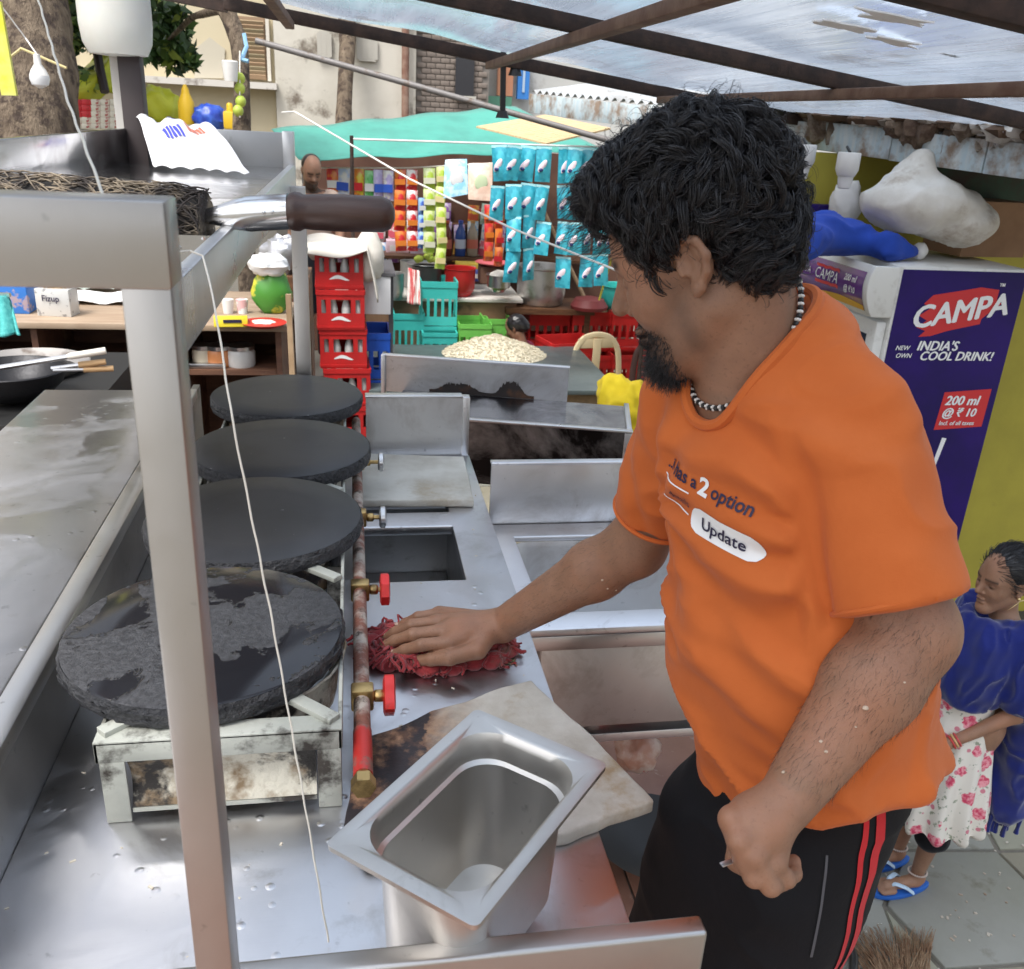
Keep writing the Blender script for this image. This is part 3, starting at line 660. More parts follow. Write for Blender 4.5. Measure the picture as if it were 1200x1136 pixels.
def surfnet(D, lo, vox):
    s = D < 0; n = np.array(D.shape)
    c = [s[dx:n[0]-1+dx, dy:n[1]-1+dy, dz:n[2]-1+dz] for dx in (0, 1) for dy in (0, 1) for dz in (0, 1)]
    al = c[0].copy(); an = c[0].copy()
    for q in c[1:]: al &= q; an |= q
    act = an & ~al; idx = np.argwhere(act); vid = np.full(act.shape, -1, np.int64); vid[act] = np.arange(len(idx))
    acc = np.zeros((len(idx), 3)); cnt = np.zeros(len(idx))
    offs = [np.array((dx, dy, dz)) for dx in (0, 1) for dy in (0, 1) for dz in (0, 1)]
    for a in range(8):
        for b in range(a+1, 8):
            df = offs[b]-offs[a]
            if np.abs(df).sum() != 1: continue
            ia, ib = idx+offs[a], idx+offs[b]; da = D[ia[:, 0], ia[:, 1], ia[:, 2]]; db = D[ib[:, 0], ib[:, 1], ib[:, 2]]
            m = (da < 0) != (db < 0); t = np.where(m, da/np.where(m, da-db, 1), 0); acc += np.where(m[:, None], offs[a]+t[:, None]*df, 0); cnt += m
    V = lo+vox*(idx+acc/np.maximum(cnt, 1)[:, None]); Fs = []
    for axis in range(3):
        u, v = (axis+1) % 3, (axis+2) % 3
        sa = np.take(s, range(0, n[axis]-1), axis); sb = np.take(s, range(1, n[axis]), axis); E = np.argwhere(sa != sb)
        E = E[(E[:, u] > 0) & (E[:, v] > 0) & (E[:, u] < n[u]-1) & (E[:, v] < n[v]-1)]
        q = []
        for du, dv in ((-1, -1), (0, -1), (0, 0), (-1, 0)):
            t = E.copy(); t[:, u] += du; t[:, v] += dv; q.append(vid[t[:, 0], t[:, 1], t[:, 2]])
        q = np.stack(q, 1); ins = sa[E[:, 0], E[:, 1], E[:, 2]]
        q = np.where(ins[:, None], q, q[:, ::-1]); Fs.append(q[(q >= 0).all(1)])
    return V, np.concatenate(Fs)
def normals(V, F):
    a, b, c, d = V[F[:, 0]], V[F[:, 1]], V[F[:, 2]], V[F[:, 3]]; fn = np.cross(c-a, d-b); N = np.zeros_like(V)
    for k in range(4): np.add.at(N, F[:, k], fn)
    return N/(np.linalg.norm(N, axis=1)[:, None]+1e-12)
def smooth(V, F, it=2, lam=.5):
    e = np.concatenate([F[:, [0, 1]], F[:, [1, 2]], F[:, [2, 3]], F[:, [3, 0]]])
    deg = np.bincount(e.ravel(), minlength=len(V))[:, None]
    for _ in range(it):
        S = np.zeros_like(V)
        for c in range(3): S[:, c] = np.bincount(e[:, 0], V[e[:, 1], c], len(V))+np.bincount(e[:, 1], V[e[:, 0], c], len(V))
        V = V+lam*(S/np.maximum(deg, 1)-V)
    return V
def sdf_mesh(prims, vox, blocks=None, it=2):
    """one mesh; blocks = [(lo, hi, vox)] refine parts of it"""
    if blocks is None:
        lo = np.min([p.lo for p in prims if p.op == '+'], 0)-vox*3; hi = np.max([p.hi for p in prims if p.op == '+'], 0)+vox*3; blocks = [(lo, hi, vox)]
    VV, FF, o = [], [], 0
    for lo, hi, vx in blocks:
        D, l0 = field(prims, lo, hi, vx); V, F = surfnet(D, l0, vx)
        if len(V) == 0: continue
        V = smooth(V, F, it, .5); VV.append(V); FF.append(F+o); o += len(V)
    return np.concatenate(VV), np.concatenate(FF)
def paint(me, name, val):
    a = me.attributes.new(name, 'FLOAT', 'POINT'); a.data.foreach_set('value', np.asarray(val, np.float32))
def tubes(P, r, n=4):
    """P (m,k,3) many strands at once, r (m,k)"""
    m, k, _ = P.shape; T = np.gradient(P, axis=1); T /= np.linalg.norm(T, axis=2)[..., None]+1e-9
    ref = np.random.RandomState(1).normal(size=(m, 1, 3)); a = np.cross(T, ref); a /= np.linalg.norm(a, axis=2)[..., None]+1e-9; b = np.cross(T, a)
    V = np.stack([P+r[..., None]*(a*math.cos(2*math.pi*q/n)+b*math.sin(2*math.pi*q/n)) for q in range(n)], 2).reshape(-1, 3)
    base = (np.arange(m)[:, None]*k+np.arange(k-1)[None]).reshape(-1)*n
    F = np.concatenate([np.stack([base+q, base+(q+1) % n, base+n+(q+1) % n, base+n+q], 1) for q in range(n)])
    return V, F
def skin_mat(name, col, dark, attr=None):
    m, t, b = _nodes(name); o = coords(t)
    c = mix(t, ramp(t, noise(t, 22, 6, .6, o), .35, .7), col, tuple(q*.74 for q in col))
    c = mix(t, ramp(t, noise(t, 260, 3, .6, o), .56, .72), c, tuple(q*.70 for q in col)); c = mix(t, ramp(t, noise(t, 6, 4, .6, o), .45, .7), c, (col[0]*1.12, col[1]*.95, col[2]*.86))
    at = t.nodes.new('ShaderNodeAttribute'); at.attribute_name = 'dark'; c = mix(t, at.outputs['Fac'], c, dark)
    al = t.nodes.new('ShaderNodeAttribute'); al.attribute_name = 'pale'; c = mix(t, al.outputs['Fac'], c, (min(1, col[0]*1.5), col[1]*1.45, col[2]*1.4))
    t.links.new(c, b.inputs['Base Color']); b.inputs['Roughness'].default_value = .48; b.inputs['Specular IOR Level'].default_value = .4
    b.inputs['Subsurface Weight'].default_value = .18; b.inputs['Subsurface Radius'].default_value = (.010, .004, .002); b.inputs['Subsurface Scale'].default_value = .4
    bump(t, b, noise(t, 420, 4, .7, o), .32, .0012); bump(t, b, noise(t, 45, 4, .6, o), .12, .003)
    return m
def hair_mat(name, col=(.012, .011, .012), rough=.32):
    m, t, b = _nodes(name); b.inputs['Base Color'].default_value = rgba(col); b.inputs['Roughness'].default_value = rough; b.inputs['Specular IOR Level'].default_value = .55
    return m
def cloth_mat(name, col, col2=None, sc=500, bmp=.35, rough=.85, sheen=.08):
    m, t, b = _nodes(name); o = coords(t)
    c = mix(t, ramp(t, noise(t, 9, 5, .6, o), .35, .7), col, col2 or tuple(q*.88 for q in col)); t.links.new(c, b.inputs['Base Color'])
    b.inputs['Roughness'].default_value = rough; b.inputs['Sheen Weight'].default_value = sheen; b.inputs['Specular IOR Level'].default_value = .25
    bump(t, b, noise(t, sc, 2, .5, o), bmp, .0006); bump(t, b, noise(t, 26, 4, .6, o), .25, .004)
    return m
_tc = {}
def text2d(s, size=1.0, shear=0, bold=0, align='CENTER', sub=None):
    c = bpy.data.curves.new('t', 'FONT'); c.body = s; c.size = size; c.shear = shear; c.offset = bold; c.align_x = align; c.align_y = 'CENTER'; c.resolution_u = 3
    o = bpy.data.objects.new('t', c); COL.objects.link(o); bpy.context.view_layer.update()
    me = o.to_mesh(); V = np.array([v.co[:] for v in me.vertices]).reshape(-1, 3); F = [tuple(p.vertices) for p in me.polygons]
    o.to_mesh_clear(); bpy.data.objects.remove(o); bpy.data.curves.remove(c); return V, F
def decal(mb, V, F, org, ex, ey, nrm, lift=.0008, bvh=None, start=.15, mi=0, warp=None):
    """lay flat lettering on a surface (or on the plane itself)"""
    org, ex, ey, nrm = [np.array(q, float) for q in (org, ex, ey, nrm)]; W_ = []
    for p in V:
        x, y = (p[0], p[1]) if warp is None else warp(p[0], p[1])
        q = org+ex*x+ey*y
        if bvh is not None:
            h = bvh.ray_cast(Vector(q+nrm*start), Vector(-nrm), start*2.5)
            if h[0] is not None: q = np.array(h[0])+np.array(h[1])*lift if np.dot(h[1], nrm) > 0 else np.array(h[0])-np.array(h[1])*lift
            else: q = q+nrm*lift
        else: q = q+nrm*lift
        W_.append(q)
    mb.add(W_, F, mi); return mb
def pill(w_, h_, nx=40, ny=10):
    V = []
    for j in range(ny+1):
        v = (j/ny-.5)*2
        hw = w_/2-h_/2+h_/2*math.sqrt(max(0, 1-v*v))
        for i in range(nx+1): V.append(((i/nx-.5)*2*hw, v*h_/2, 0))
    n = nx+1; return np.array(V), [(j*n+i, j*n+i+1, (j+1)*n+i+1, (j+1)*n+i) for j in range(ny) for i in range(nx)]
def unit(v): v = np.array(v, float); return v/np.linalg.norm(v)

def head_prims(O, Fv, Lv, Uv, s=1.0, ears=True, k=1.0, nose=1.0):
    T = lambda f, l, u: O+s*(Fv*f+Lv*l+Uv*u); B = np.array([Fv, Lv, Uv]); e = lambda c, r, kk=.02, op='+': Ell(T(*c), np.array(r)*s, B, kk*s, op)
    c_ = lambda p, q, r0, r1=None, kk=.015, op='+': Cap(T(*p), T(*q), r0*s, (r0 if r1 is None else r1)*s, kk*s, op)
    L_ = [e((0, 0, .048), (.097, .075, .090)), e((.040, 0, -.03), (.058, .060, .078), .03), e((.03, 0, .02), (.066, .068, .06), .03)]
    for sg in (-1, 1):
        L_ += [c_((-.004, sg*.050, -.052), (.066, sg*.016, -.104), .019, .020, .025), c_((.060, sg*.040, -.022), (.068, sg*.033, -.03), .022, .022, .02),
               c_((.086, sg*.012, .026), (.074, sg*.046, .022), .010, .009, .014), e((.094, sg*.031, .004), (.017, .016, .010), .010, '-'),
               e((.0775, sg*.031, .003), (.0150, .0165, .0120), .003)]
    L_ += [c_((.080, 0, -.108), (.083, 0, -.104), .021, .021, .025), c_((.090, 0, .018), (.1175*nose, 0, -.026), .0085, .0115, .010), c_((.100, .010, -.033), (.100, -.010, -.033), .0085, .0085, .006),
           e((.098, 0, -.0605), (.0105, .021, .0062), .006), e((.096, 0, -.0735), (.0110, .019, .0072), .006), e((.1045, 0, -.0668), (.010, .024, .0012), .003, '-')]
    if ears:
        for sg in (-1, 1):
            pts = [(.012, .074, .014), (.008, .081, .028), (-.006, .088, .036), (-.021, .092, .028), (-.027, .092, .008), (-.020, .087, -.012), (-.006, .080, -.027), (.004, .076, -.026)]
            es = .86; ec = np.array([-.008, .080, .003]); pts = [tuple(ec+(np.array(p)-ec)*es) for p in pts]
            for a, b in zip(pts, pts[1:]): L_.append(c_((a[0], sg*a[1], a[2]), (b[0], sg*b[1], b[2]), .0048, .0048, .004))
            L_ += [c_((-.004, sg*.079, -.026), (.001, sg*.077, -.030), .0075, .0065, .004), c_((-.010, sg*.083, .024), (-.018, sg*.086, .004), .0035, .004, .004),
                   e((-.009, sg*.074, .003), (.017, .010, .028), .004), e((.002, sg*.0855, .002), (.009, .007, .012), .003, '-'), c_((.011, sg*.078, .003), (.010, sg*.078, -.006), .0045, .0045, .004)]
    return L_, T, B
# ------------------------------------------------------------------ the cook
cook = thing('person', 'bearded man in orange printed t-shirt and black striped track trousers, wiping the counter', 'person', (.54, .78, 0))
rh = unit([AR[0], AR[1], 0]); fh = np.array([-rh[1], rh[0], 0]); ZU = np.array([0, 0, 1.])
Fb = unit(-rh*.86-fh*.50); Lb = np.cross(ZU, Fb)
# joints (metres)
shL, elL, wrL = Gd(1006, 500, .930), Gd(1062, 742, .938), Gd(922, 938, .905)
shR, elR, wrR = Gd(812, 478, 1.13), Gd(745, 640, 1.27), Gz(588, 733, .910)
rows = []
for px, py, d, a, b in ((968, 985, 1.160, .128, .146), (965, 925, 1.140, .130, .148), (954, 860, 1.120, .134, .150), (944, 800, 1.105, .135, .150), (937, 730, 1.085, .132, .148), (928, 660, 1.065, .121, .144),
                        (916, 590, 1.05, .118, .143), (908, 535, 1.035, .108, .140), (901, 490, 1.025, .095, .132), (896, 450, 1.02, .078, .118), (891, 415, 1.015, .062, .085), (886, 385, 1.01, .056, .064)):
    p = Gd(px, py, d); rows.append((p[0], p[1], p[2], a, b))
tz = [r_[2] for r_ in rows]
hq_ = Gd(886, 1000, 1.16); hipC = np.array([hq_[0], hq_[1], 0])
# head
He = Gd(816, 310, .885); yaw_h = R(24); Fh_ = -rh*math.cos(yaw_h)+fh*math.sin(yaw_h); pit_h = R(25)
Hf = Fh_*math.cos(pit_h)-ZU*math.sin(pit_h); Hl = unit(np.cross(ZU, Fh_)); Hu = np.cross(Hf, Hl)
rl = R(-3); Hl, Hu = Hl*math.cos(rl)+Hu*math.sin(rl), -Hl*math.sin(rl)+Hu*math.cos(rl)
HS = .90; HO = He-Hl*.082*HS+Hf*.008
hp_, HT, HB = head_prims(HO, Hf, Hl, Hu, HS)
nb = np.array([rows[-3][0], rows[-3][1], rows[-3][2]])
body = [Loft(rows, Fb, Lb, .03, off=-.016, z0=1.07), Cap(nb+np.array([0, 0, -.05]), HT(-.018, 0, -.045), .062, .053, .03), Cap(HT(-.03, 0, .0), nb-Fb*.030-ZU*.02, .044, .05, .03)]
body += hp_+[Cap(np.array([rows[2][0], rows[2][1], 1.10]), hipC+ZU*.86, .07, .07, .05), Cap(nb+ZU*.015-Fb*.02, shL-ZU*.035, .040, .032, .05), Cap(nb+ZU*.015-Fb*.02, shR-ZU*.035, .040, .032, .05)]
# left arm, hanging bent
el2 = elL+(wrL-elL)*.30
body += [Cap(shL-ZU*.030-Lb*.006, elL, .047, .047, .03), Cap(elL, el2, .047, .048, .02), Cap(el2, wrL, .0475, .0285, .02), Ell(elL+(shL-elL)*.0+unit(elL-wrL)*.012, (.04, .04, .04), None, .02)]
# right arm, reaching to the counter
eR2 = elR+(wrR-elR)*.28
body += [Cap(shR-ZU*.030+Lb*.008, elR, .044, .041, .03), Cap(elR, eR2, .041, .042, .02), Cap(eR2, wrR, .0415, .0265, .02)]
# hands
def finger(pts, r0, r1, k=.004): return [Cap(a, b, r0+(r1-r0)*i/(len(pts)-1), r0+(r1-r0)*(i+1)/(len(pts)-1), k) for i, (a, b) in enumerate(zip(pts, pts[1:]))]
def gzs(L_): return [Gz(x, y, z) for x, y, z in L_]
kn = gzs([(528, 753, .903), (517, 740, .908), (512, 729, .906), (515, 719, .898)])
hR = [Cap(wrR, k_, .020, .0125, .012) for k_ in kn]+[Ell((wrR+kn[1]*2)/3, (.03, .03, .018), None, .012)]
tips = [[(494, 756, .901), (474, 762, .886), (462, 767, .875)], [(484, 744, .904), (463, 751, .887), (450, 757, .874)], [(482, 733, .901), (463, 741, .884), (453, 747, .872)], [(490, 723, .893), (475, 730, .878), (466, 735, .870)]]
for k_, tp, rr_ in zip(kn, tips, (.0098, .0102, .0096, .0085)): hR += finger([k_]+gzs(tp), rr_+.001, rr_-.0022)
hR += [Cap(wrR+(kn[0]-wrR)*.2, Gz(560, 762, .897), .017, .0145, .010)]+finger(gzs([(560, 762, .897), (527, 771, .890), (505, 773, .880), (487, 774, .872)]), .0135, .0085)
body += hR
knL = [Gd(856, 962, .885), Gd(866, 986, .874), Gd(882, 1004, .872), Gd(905, 1012, .882)]
hL = [Cap(wrL+unit(knL[1]-wrL)*.012, k_-unit(knL[1]-wrL)*.004, .0195, .0125, .012) for k_ in knL]+[Ell(wrL*.45+knL[1]*.55+AF*.010, (.030, .030, .024), None, .012)]
hL += [Ell(k_+ZU*.002, (.0125, .0125, .0125), None, .005) for k_ in knL]
for k_, (m1, m2, m3), rr_ in zip(knL, (((871, 1006, .880), (884, 1010, .905), (896, 1000, .918)), ((884, 1027, .876), (898, 1026, .903), (908, 1010, .918)), ((903, 1038, .878), (916, 1032, .905), (921, 1015, .918)), ((922, 1030, .888), (930, 1024, .910), (930, 1010, .920))), (.0108, .0114, .0108, .0094)):
    hL += finger([k_, Gd(*m1), Gd(*m2), Gd(*m3)], rr_+.0006, rr_-.002, .0028)
hL += finger([Gd(886, 962, .915), Gd(868, 985, .920), Gd(864, 1008, .914), Gd(875, 1018, .905)], .0150, .0095)
body += hL
# legs and feet
hL_, hR_ = hipC+Lb*.052, hipC-Lb*.052
ftL, ftR = np.array([hipC[0], hipC[1], .06])+Lb*.06+Fb*.06, np.array([hipC[0], hipC[1]+.0, .06])-Lb*.09+Fb*.06
for h_, ft in ((hL_, ftL), (hR_, ftR)):
    kne = (h_+ft)/2*np.array([1, 1, 0])+np.array([0, 0, .47])+Fb*.02
    body += [Cap(h_+ZU*.80, kne, .058, .048, .03), Cap(kne, ft+ZU*.02, .052, .036, .03), Cap(ft-Fb*.02-ZU*.015, ft+Fb*.15-ZU*.03, .036, .028, .02)]
lo = np.array([-.02, .30, -.02]); hi = np.array([1.0, 1.35, 1.80])
def bb(pr, pad=.012): return np.min([p.lo for p in pr], 0)-pad, np.max([p.hi for p in pr], 0)+pad
hb = bb(hp_); rb = bb(hR, .02); lb_ = bb(hL, .02)
V, F = sdf_mesh(body, .005, [(lo, hi, .005), (hb[0], hb[1], .0022), (rb[0], rb[1], .0018), (lb_[0], lb_[1], .0018)], it=2)
# drop the coarse surface where a fine block covers it
SKIN = skin_mat('brown_skin', (.315, .168, .104), (.018, .014, .013))
cs = V[F].mean(1); nA = None
def covered(P, b, m): return ((P > b[0]+m) & (P < b[1]-m)).all(1)
# faces are stored block by block: the first block is the coarse one
szs = []; D0, l0 = None, None
E_ = np.linalg.norm(V[F[:, 0]]-V[F[:, 2]], axis=1)
coarse = np.zeros(len(F), bool)
vmax = F.max(1)
# coarse block vertices come first; find its size from the first fine vertex inside the head box jumping back
nc = None
d_, l_ = field(body, lo, hi, .005); vc, fc = surfnet(d_, l_, .005); nc = len(vc); coarse = vmax < nc; del d_
kill = coarse & (covered(cs, hb, .010) | covered(cs, rb, .010) | covered(cs, lb_, .010))
F = F[~kill]
me = fast_mesh('body', V, F)
loc = (V-HO)@HB.T/HS
g = lambda x, a, b: np.clip((x-a)/(b-a), 0, 1)
inhead = (np.abs(loc) < .16).all(1)
f_, l_, u_ = loc.T; al = np.abs(l_)
nz = vn(loc, 160, 3, 2)*.18
jaw = g(u_+nz*.05, -.045, -.072)*g(f_, -.01, .03)*g(u_, -.16, -.135)
jaw = g(u_, -.045, -.072)*g(f_, -.01, .03)*g(u_, -.16, -.135)
beard = np.where(inhead, np.clip(jaw*(.03+.97*g(f_, .04, .085))+.55*np.exp(-(((f_-.028)/.014)**2))*g(u_, .02, -.01)*g(al, .045, .055)+.6*g(u_, -.060, -.052)*g(u_, -.04, -.05)*g(f_, .085, .095), 0, 1), 0)
brow = np.where(inhead, np.exp(-((u_-.026-.004*(al-.03)*30*.0)/.0055)**2)*g(al, .010, .016)*g(al, .056, .046)*g(f_, .05, .062), 0)
lash = np.where(inhead, np.exp(-((u_+.0035)/.0022)**2)*np.exp(-((al-.031)/.0125)**2)*g(f_, .078, .086)*.95, 0)
lips = np.where(inhead, np.exp(-((u_+.067)/.010)**2)*np.exp(-(l_/.022)**2)*g(f_, .092, .10)*.35, 0)
dark = np.clip(np.maximum.reduce([beard*.66*(1+nz), brow, lash, lips]), 0, 1)
# hairy forearms, knuckles
kd = np.zeros(len(V))
for c_, r_ in [(k_, .010) for k_ in kn+knL]+[(p_, .008) for tp in tips for p_ in [Gz(*tp[0])]]: kd = np.maximum(kd, .30*np.exp(-(np.linalg.norm(V-c_, axis=1)/r_)**2))
paint(me, 'dark', np.clip(np.maximum(dark, kd), 0, 1)); paint(me, 'pale', np.zeros(len(V)))
body_me = me; link_mesh('body', me, SKIN, cook, angle=0)
# nails
NAIL = M('nail', (.52, .36, .28), .3)
for tp, q in [(t_, 2) for t_ in tips]:
    a, b = Gz(*tp[1]), Gz(*tp[2]); d_ = unit(b-a); c_ = b+d_*.001+ZU*.0062
    MB().add(*blob(c_, .0045, .0045, .0022, 1, 0, 10)).build('fingernail', NAIL, cook)
p_ = Gz(487, 774, .872); MB().add(*blob(p_+ZU*.0072, .006, .005, .0022, 1, 0, 10)).build('fingernail', NAIL, cook)

# ------------------------------------------------------------------ shirt
eL, eR = Gd(1052, 706, .915), Gd(768, 603, 1.235)
h1, h2, h3 = Gd(842, 928, 1.14), Gd(962, 964, 1.0), Gd(1103, 893, 1.10); hc_ = Gd(970, 925, 1.14)
hemw = np.linalg.solve(np.array([[h[0]-hc_[0], h[1]-hc_[1], 1] for h in (h1, h2, h3)]), np.array([h1[2], h2[2], h3[2]])); hemz = hemw[2]
nk0, nk1 = nb+Fb*.046+ZU*.002, nb+Fb*.016+ZU*.17
tors = Loft(rows, Fb, Lb, .03, z0=hemz, zp=(hemw[0], hemw[1]), off=.004)
shirt = [tors, Cap(nb+ZU*.03-Fb*.02, shL-ZU*.004, .060, .064, .05), Cap(nb+ZU*.03-Fb*.02, shR-ZU*.004, .060, .062, .05),
         Cone(shL-ZU*.025, eL, .075, .065, .007), Cone(shR-ZU*.025, eR, .071, .057, .018),
         Cap(nk0, nk1, .053, .063, .006, '-')]
V, F = sdf_mesh(shirt, .0042, it=3); N = normals(V, F); hole = np.abs(shirt[-1].d(V)) < .0022; fS = np.minimum(shirt[3].d(V), .05)-np.minimum.reduce([shirt[q].d(V) for q in (0, 1)]); grv = np.exp(-(fS/.010)**2)*g(np.linalg.norm(V-shL-Lb*.02, axis=1), .02, .05); fb_ = hole[F]; fmix = fb_.any(1) & ~fb_.all(1); rimv = np.unique(F[fmix]); rimv = rimv[~hole[rimv]]
ol = eL+unit(eL-shL)*.0; 
rel = V-np.array([rows[3][0], rows[3][1], 0]); fl = rel@Fb; ll = rel@Lb; z = V[:, 2]
aL = np.linalg.norm(np.cross(V-shL, unit(eL-shL)), axis=1); isL = g(aL, .10, .085)*g((V-shL)@unit(eL-shL), -.02, .05)
aR = np.linalg.norm(np.cross(V-shR, unit(eR-shR)), axis=1); isR = g(aR, .10, .085)*g((V-shR)@unit(eR-shR), -.02, .05)
slv = np.maximum(isL, isR)
tor_ = 1-slv
belly = g(z, 1.24, 1.15)
cr = 1-np.abs(vn(np.stack([fl*3+ll*2.0, ll*3.2-fl, z*15+ll*5], 1), 1., 11, 2)); cr = cr**3
wr = vn(np.stack([fl*5, ll*5, z*6], 1), 1., 4, 2)
# pull lines from the armpit of the near arm and across the chest
ap = shL-ZU*.10-Lb*.03+Fb*.02; dv = V-ap; ang = np.arctan2(dv@ZU, dv@Fb); rad_ = np.linalg.norm(dv, axis=1)
pull = np.cos(ang*11+2*vn(V, 9, 8))*np.exp(-((rad_-.09)/.075)**2)
apr = shR-ZU*.10+Lb*.04+Fb*.07; dv2 = V-apr; ang2 = np.arctan2(dv2@ZU, dv2@Lb); rad2 = np.linalg.norm(dv2, axis=1)
pull2 = np.cos(ang2*9+2*vn(V, 9, 9))*np.exp(-((rad2-.09)/.07)**2)
sl1 = 1-np.abs(vn(np.stack([(V-shL)@unit(eL-shL)*9, (V-shL)@Fb*7, (V-shL)@Lb*7], 1), 1.6, 21, 2)); sl1 = sl1**3
bv0 = BVHTree.FromPolygons([Vector(v) for v in V], [tuple(int(i) for i in f) for f in F]); h0 = bv0.ray_cast(Vector(CAM), Vector(ray(832, 605)).normalized(), 3); calm = 1-.75*np.exp(-(np.linalg.norm(V-np.array(h0[0]), axis=1)/.085)**2)
disp = calm*tor_*(belly*.018*(cr-.35)+.005*wr+.0065*(1-np.abs(vn(np.stack([fl*9+ll*4, ll*7-fl*2, z*26+fl*8], 1), 1., 61, 2)))**4)+calm*(.0105*pull*tor_+.007*pull2*tor_)+slv*(.009*(sl1-.4)+.003*wr)
hemf = g(z, hemz+.10, hemz)*.003*np.sin(np.arctan2(ll, fl)*9+vn(V, 6, 2)*3)*tor_
V = V+N*(disp+hemf-.0065*grv)[:, None]
V = smooth(V, F, 1, .4)
SHIRT = cloth_mat('orange_jersey', (.56, .135, .030), (.51, .116, .024), sc=900, bmp=.25)
me = fast_mesh('shirt', V, F); shirt_o = link_mesh('shirt', me, SHIRT, cook, angle=0)
bvh = BVHTree.FromPolygons([Vector(v) for v in V], [tuple(int(i) for i in f) for f in F])
# hem seams and collar rib
def ring_on(axis_p, axis_q, r_, n=72, s0=-.02, s1=.2, sd=None, lift=.0):
    a, b, d = basis(np.array(axis_q)-axis_p); out = []
    for k in range(n):
        t_ = 2*math.pi*k/n; dr = a*math.cos(t_)+b*math.sin(t_)
        for s_ in np.linspace(s1, s0, 300):
            rr__ = r_(s_) if callable(r_) else r_
            p = axis_p+d*s_+dr*rr__
            if min(sp.d(p[None])[0] for sp in shirt[:5]) < -.001: out.append(p); break
    return out
a, b, d = basis(nk1-nk0); Pr = V[rimv]; Pr = Pr[np.linalg.norm(Pr-nk0-d*.03, axis=1) < .16]; cc_ = Pr.mean(0); an_ = np.arctan2((Pr-cc_)@b, (Pr-cc_)@a); cr_ = []
for q in range(60):
    t_ = -math.pi+2*math.pi*(q+.5)/60; w_ = np.exp(-((np.angle(np.exp(1j*(an_-t_))))/.07)**2)+1e-12; cr_.append((Pr*w_[:, None]).sum(0)/w_.sum())
cr_ = np.array(cr_)
for _ in range(3): cr_ = (np.roll(cr_, 1, 0)+cr_*2+np.roll(cr_, -1, 0))/4
MB().tube(cr_, .0068, 8, closed=True).build('collar', SHIRT, cook)
for c0, c1, r_ in ((shL-ZU*.025, eL, .0645), (shR-ZU*.025, eR, .0575)):
    a, b, d = basis(c1-c0); P = [c1-d*.002+(a*math.cos(t_)+b*math.sin(t_))*r_ for t_ in np.linspace(0, 2*math.pi, 48, endpoint=False)]
    MB().tube(P, .0032, 6, closed=True).build('sleeve_hem', SHIRT, cook)
# printed chest
NAVY = M('navy_print', (.02, .015, .05), .6); WPR = M('white_print', (.82, .82, .82), .5)
def hit(px, py):
    d = ray(px, py); h = bvh.ray_cast(Vector(CAM), Vector(d).normalized(), 3); return np.array(h[0]), np.array(h[1])
c0, n0 = hit(847, 627); tdir = unit(Lb*.93+Fb*-.10-ZU*.05); nd = unit(np.cross(tdir, ZU))
if nd@Fb < 0: nd = -nd
ud = np.cross(nd, tdir); ud = ud if ud[2] > 0 else -ud
pm = MB(); decal(pm, *pill(.102, .030), c0, tdir, ud, nd, .0012, bvh); pm.build('white_button_print', WPR, cook)
pm = MB(); tv = text2d('Update', .021, bold=.0003); decal(pm, *tv, c0, tdir, ud, nd, .0026, bvh); pm.build('print_lettering', NAVY, cook)
o2 = c0+ud*.040-tdir*.022
pm = MB(); tv = text2d('option', .021, bold=.0004, align='LEFT'); decal(pm, tv[0], tv[1], o2+tdir*-.004, tdir, ud, nd, .0014, bvh)
pm.build('print_lettering', NAVY, cook); pm = MB(); tv = text2d('..i has a', .021, bold=.0004, align='RIGHT'); decal(pm, tv[0], tv[1], o2+tdir*-.026, tdir, ud, nd, .0014, bvh); 
pm.build('print_lettering', NAVY, cook); pm = MB(); tv = text2d('details', .014, align='RIGHT'); decal(pm, tv[0], tv[1], c0+tdir*-.056+ud*.010, tdir, ud, nd, .0014, bvh); pm.build('print_lettering', NAVY, cook)
pm = MB(); tv = text2d('2', .029, bold=.001); decal(pm, tv[0], tv[1], o2+tdir*-.015, tdir, ud, nd, .0015, bvh)
gv = lambda x0, x1, y: (np.array([((x0+(x1-x0)*i/12), y+(.0008 if j else -.0008), 0) for j in (0, 1) for i in range(13)]), [(i, i+1, 14+i, 13+i) for i in range(12)])
for y in (.025, -.003): decal(pm, *gv(-.11, -.056, y), c0, tdir, ud, nd, .0014, bvh)
pm.build('print_lettering', WPR, cook)
# stitched line above each sleeve hem
for c0, c1 in ((shL-ZU*.025, eL), (shR-ZU*.025, eR)):
    a, b, d = basis(c1-c0); ln_ = []
    for t_ in np.linspace(0, 2*math.pi, 64, endpoint=False):
        dr = a*math.cos(t_)+b*math.sin(t_); h = bvh.ray_cast(Vector(c1-d*.026+dr*.2), Vector(-dr), .2)
        if h[0] is not None and np.linalg.norm(np.array(h[0])-(c1-d*.026)) < .085: ln_.append(np.array(h[0]))
    if len(ln_) > 30: MB().tube(np.array(ln_), .0011, 5).build('hem_stitch', cloth_mat('orange_thread', (.44, .095, .018)), cook) if np.max(np.linalg.norm(np.diff(np.array(ln_), axis=0), axis=1)) < .03 else None

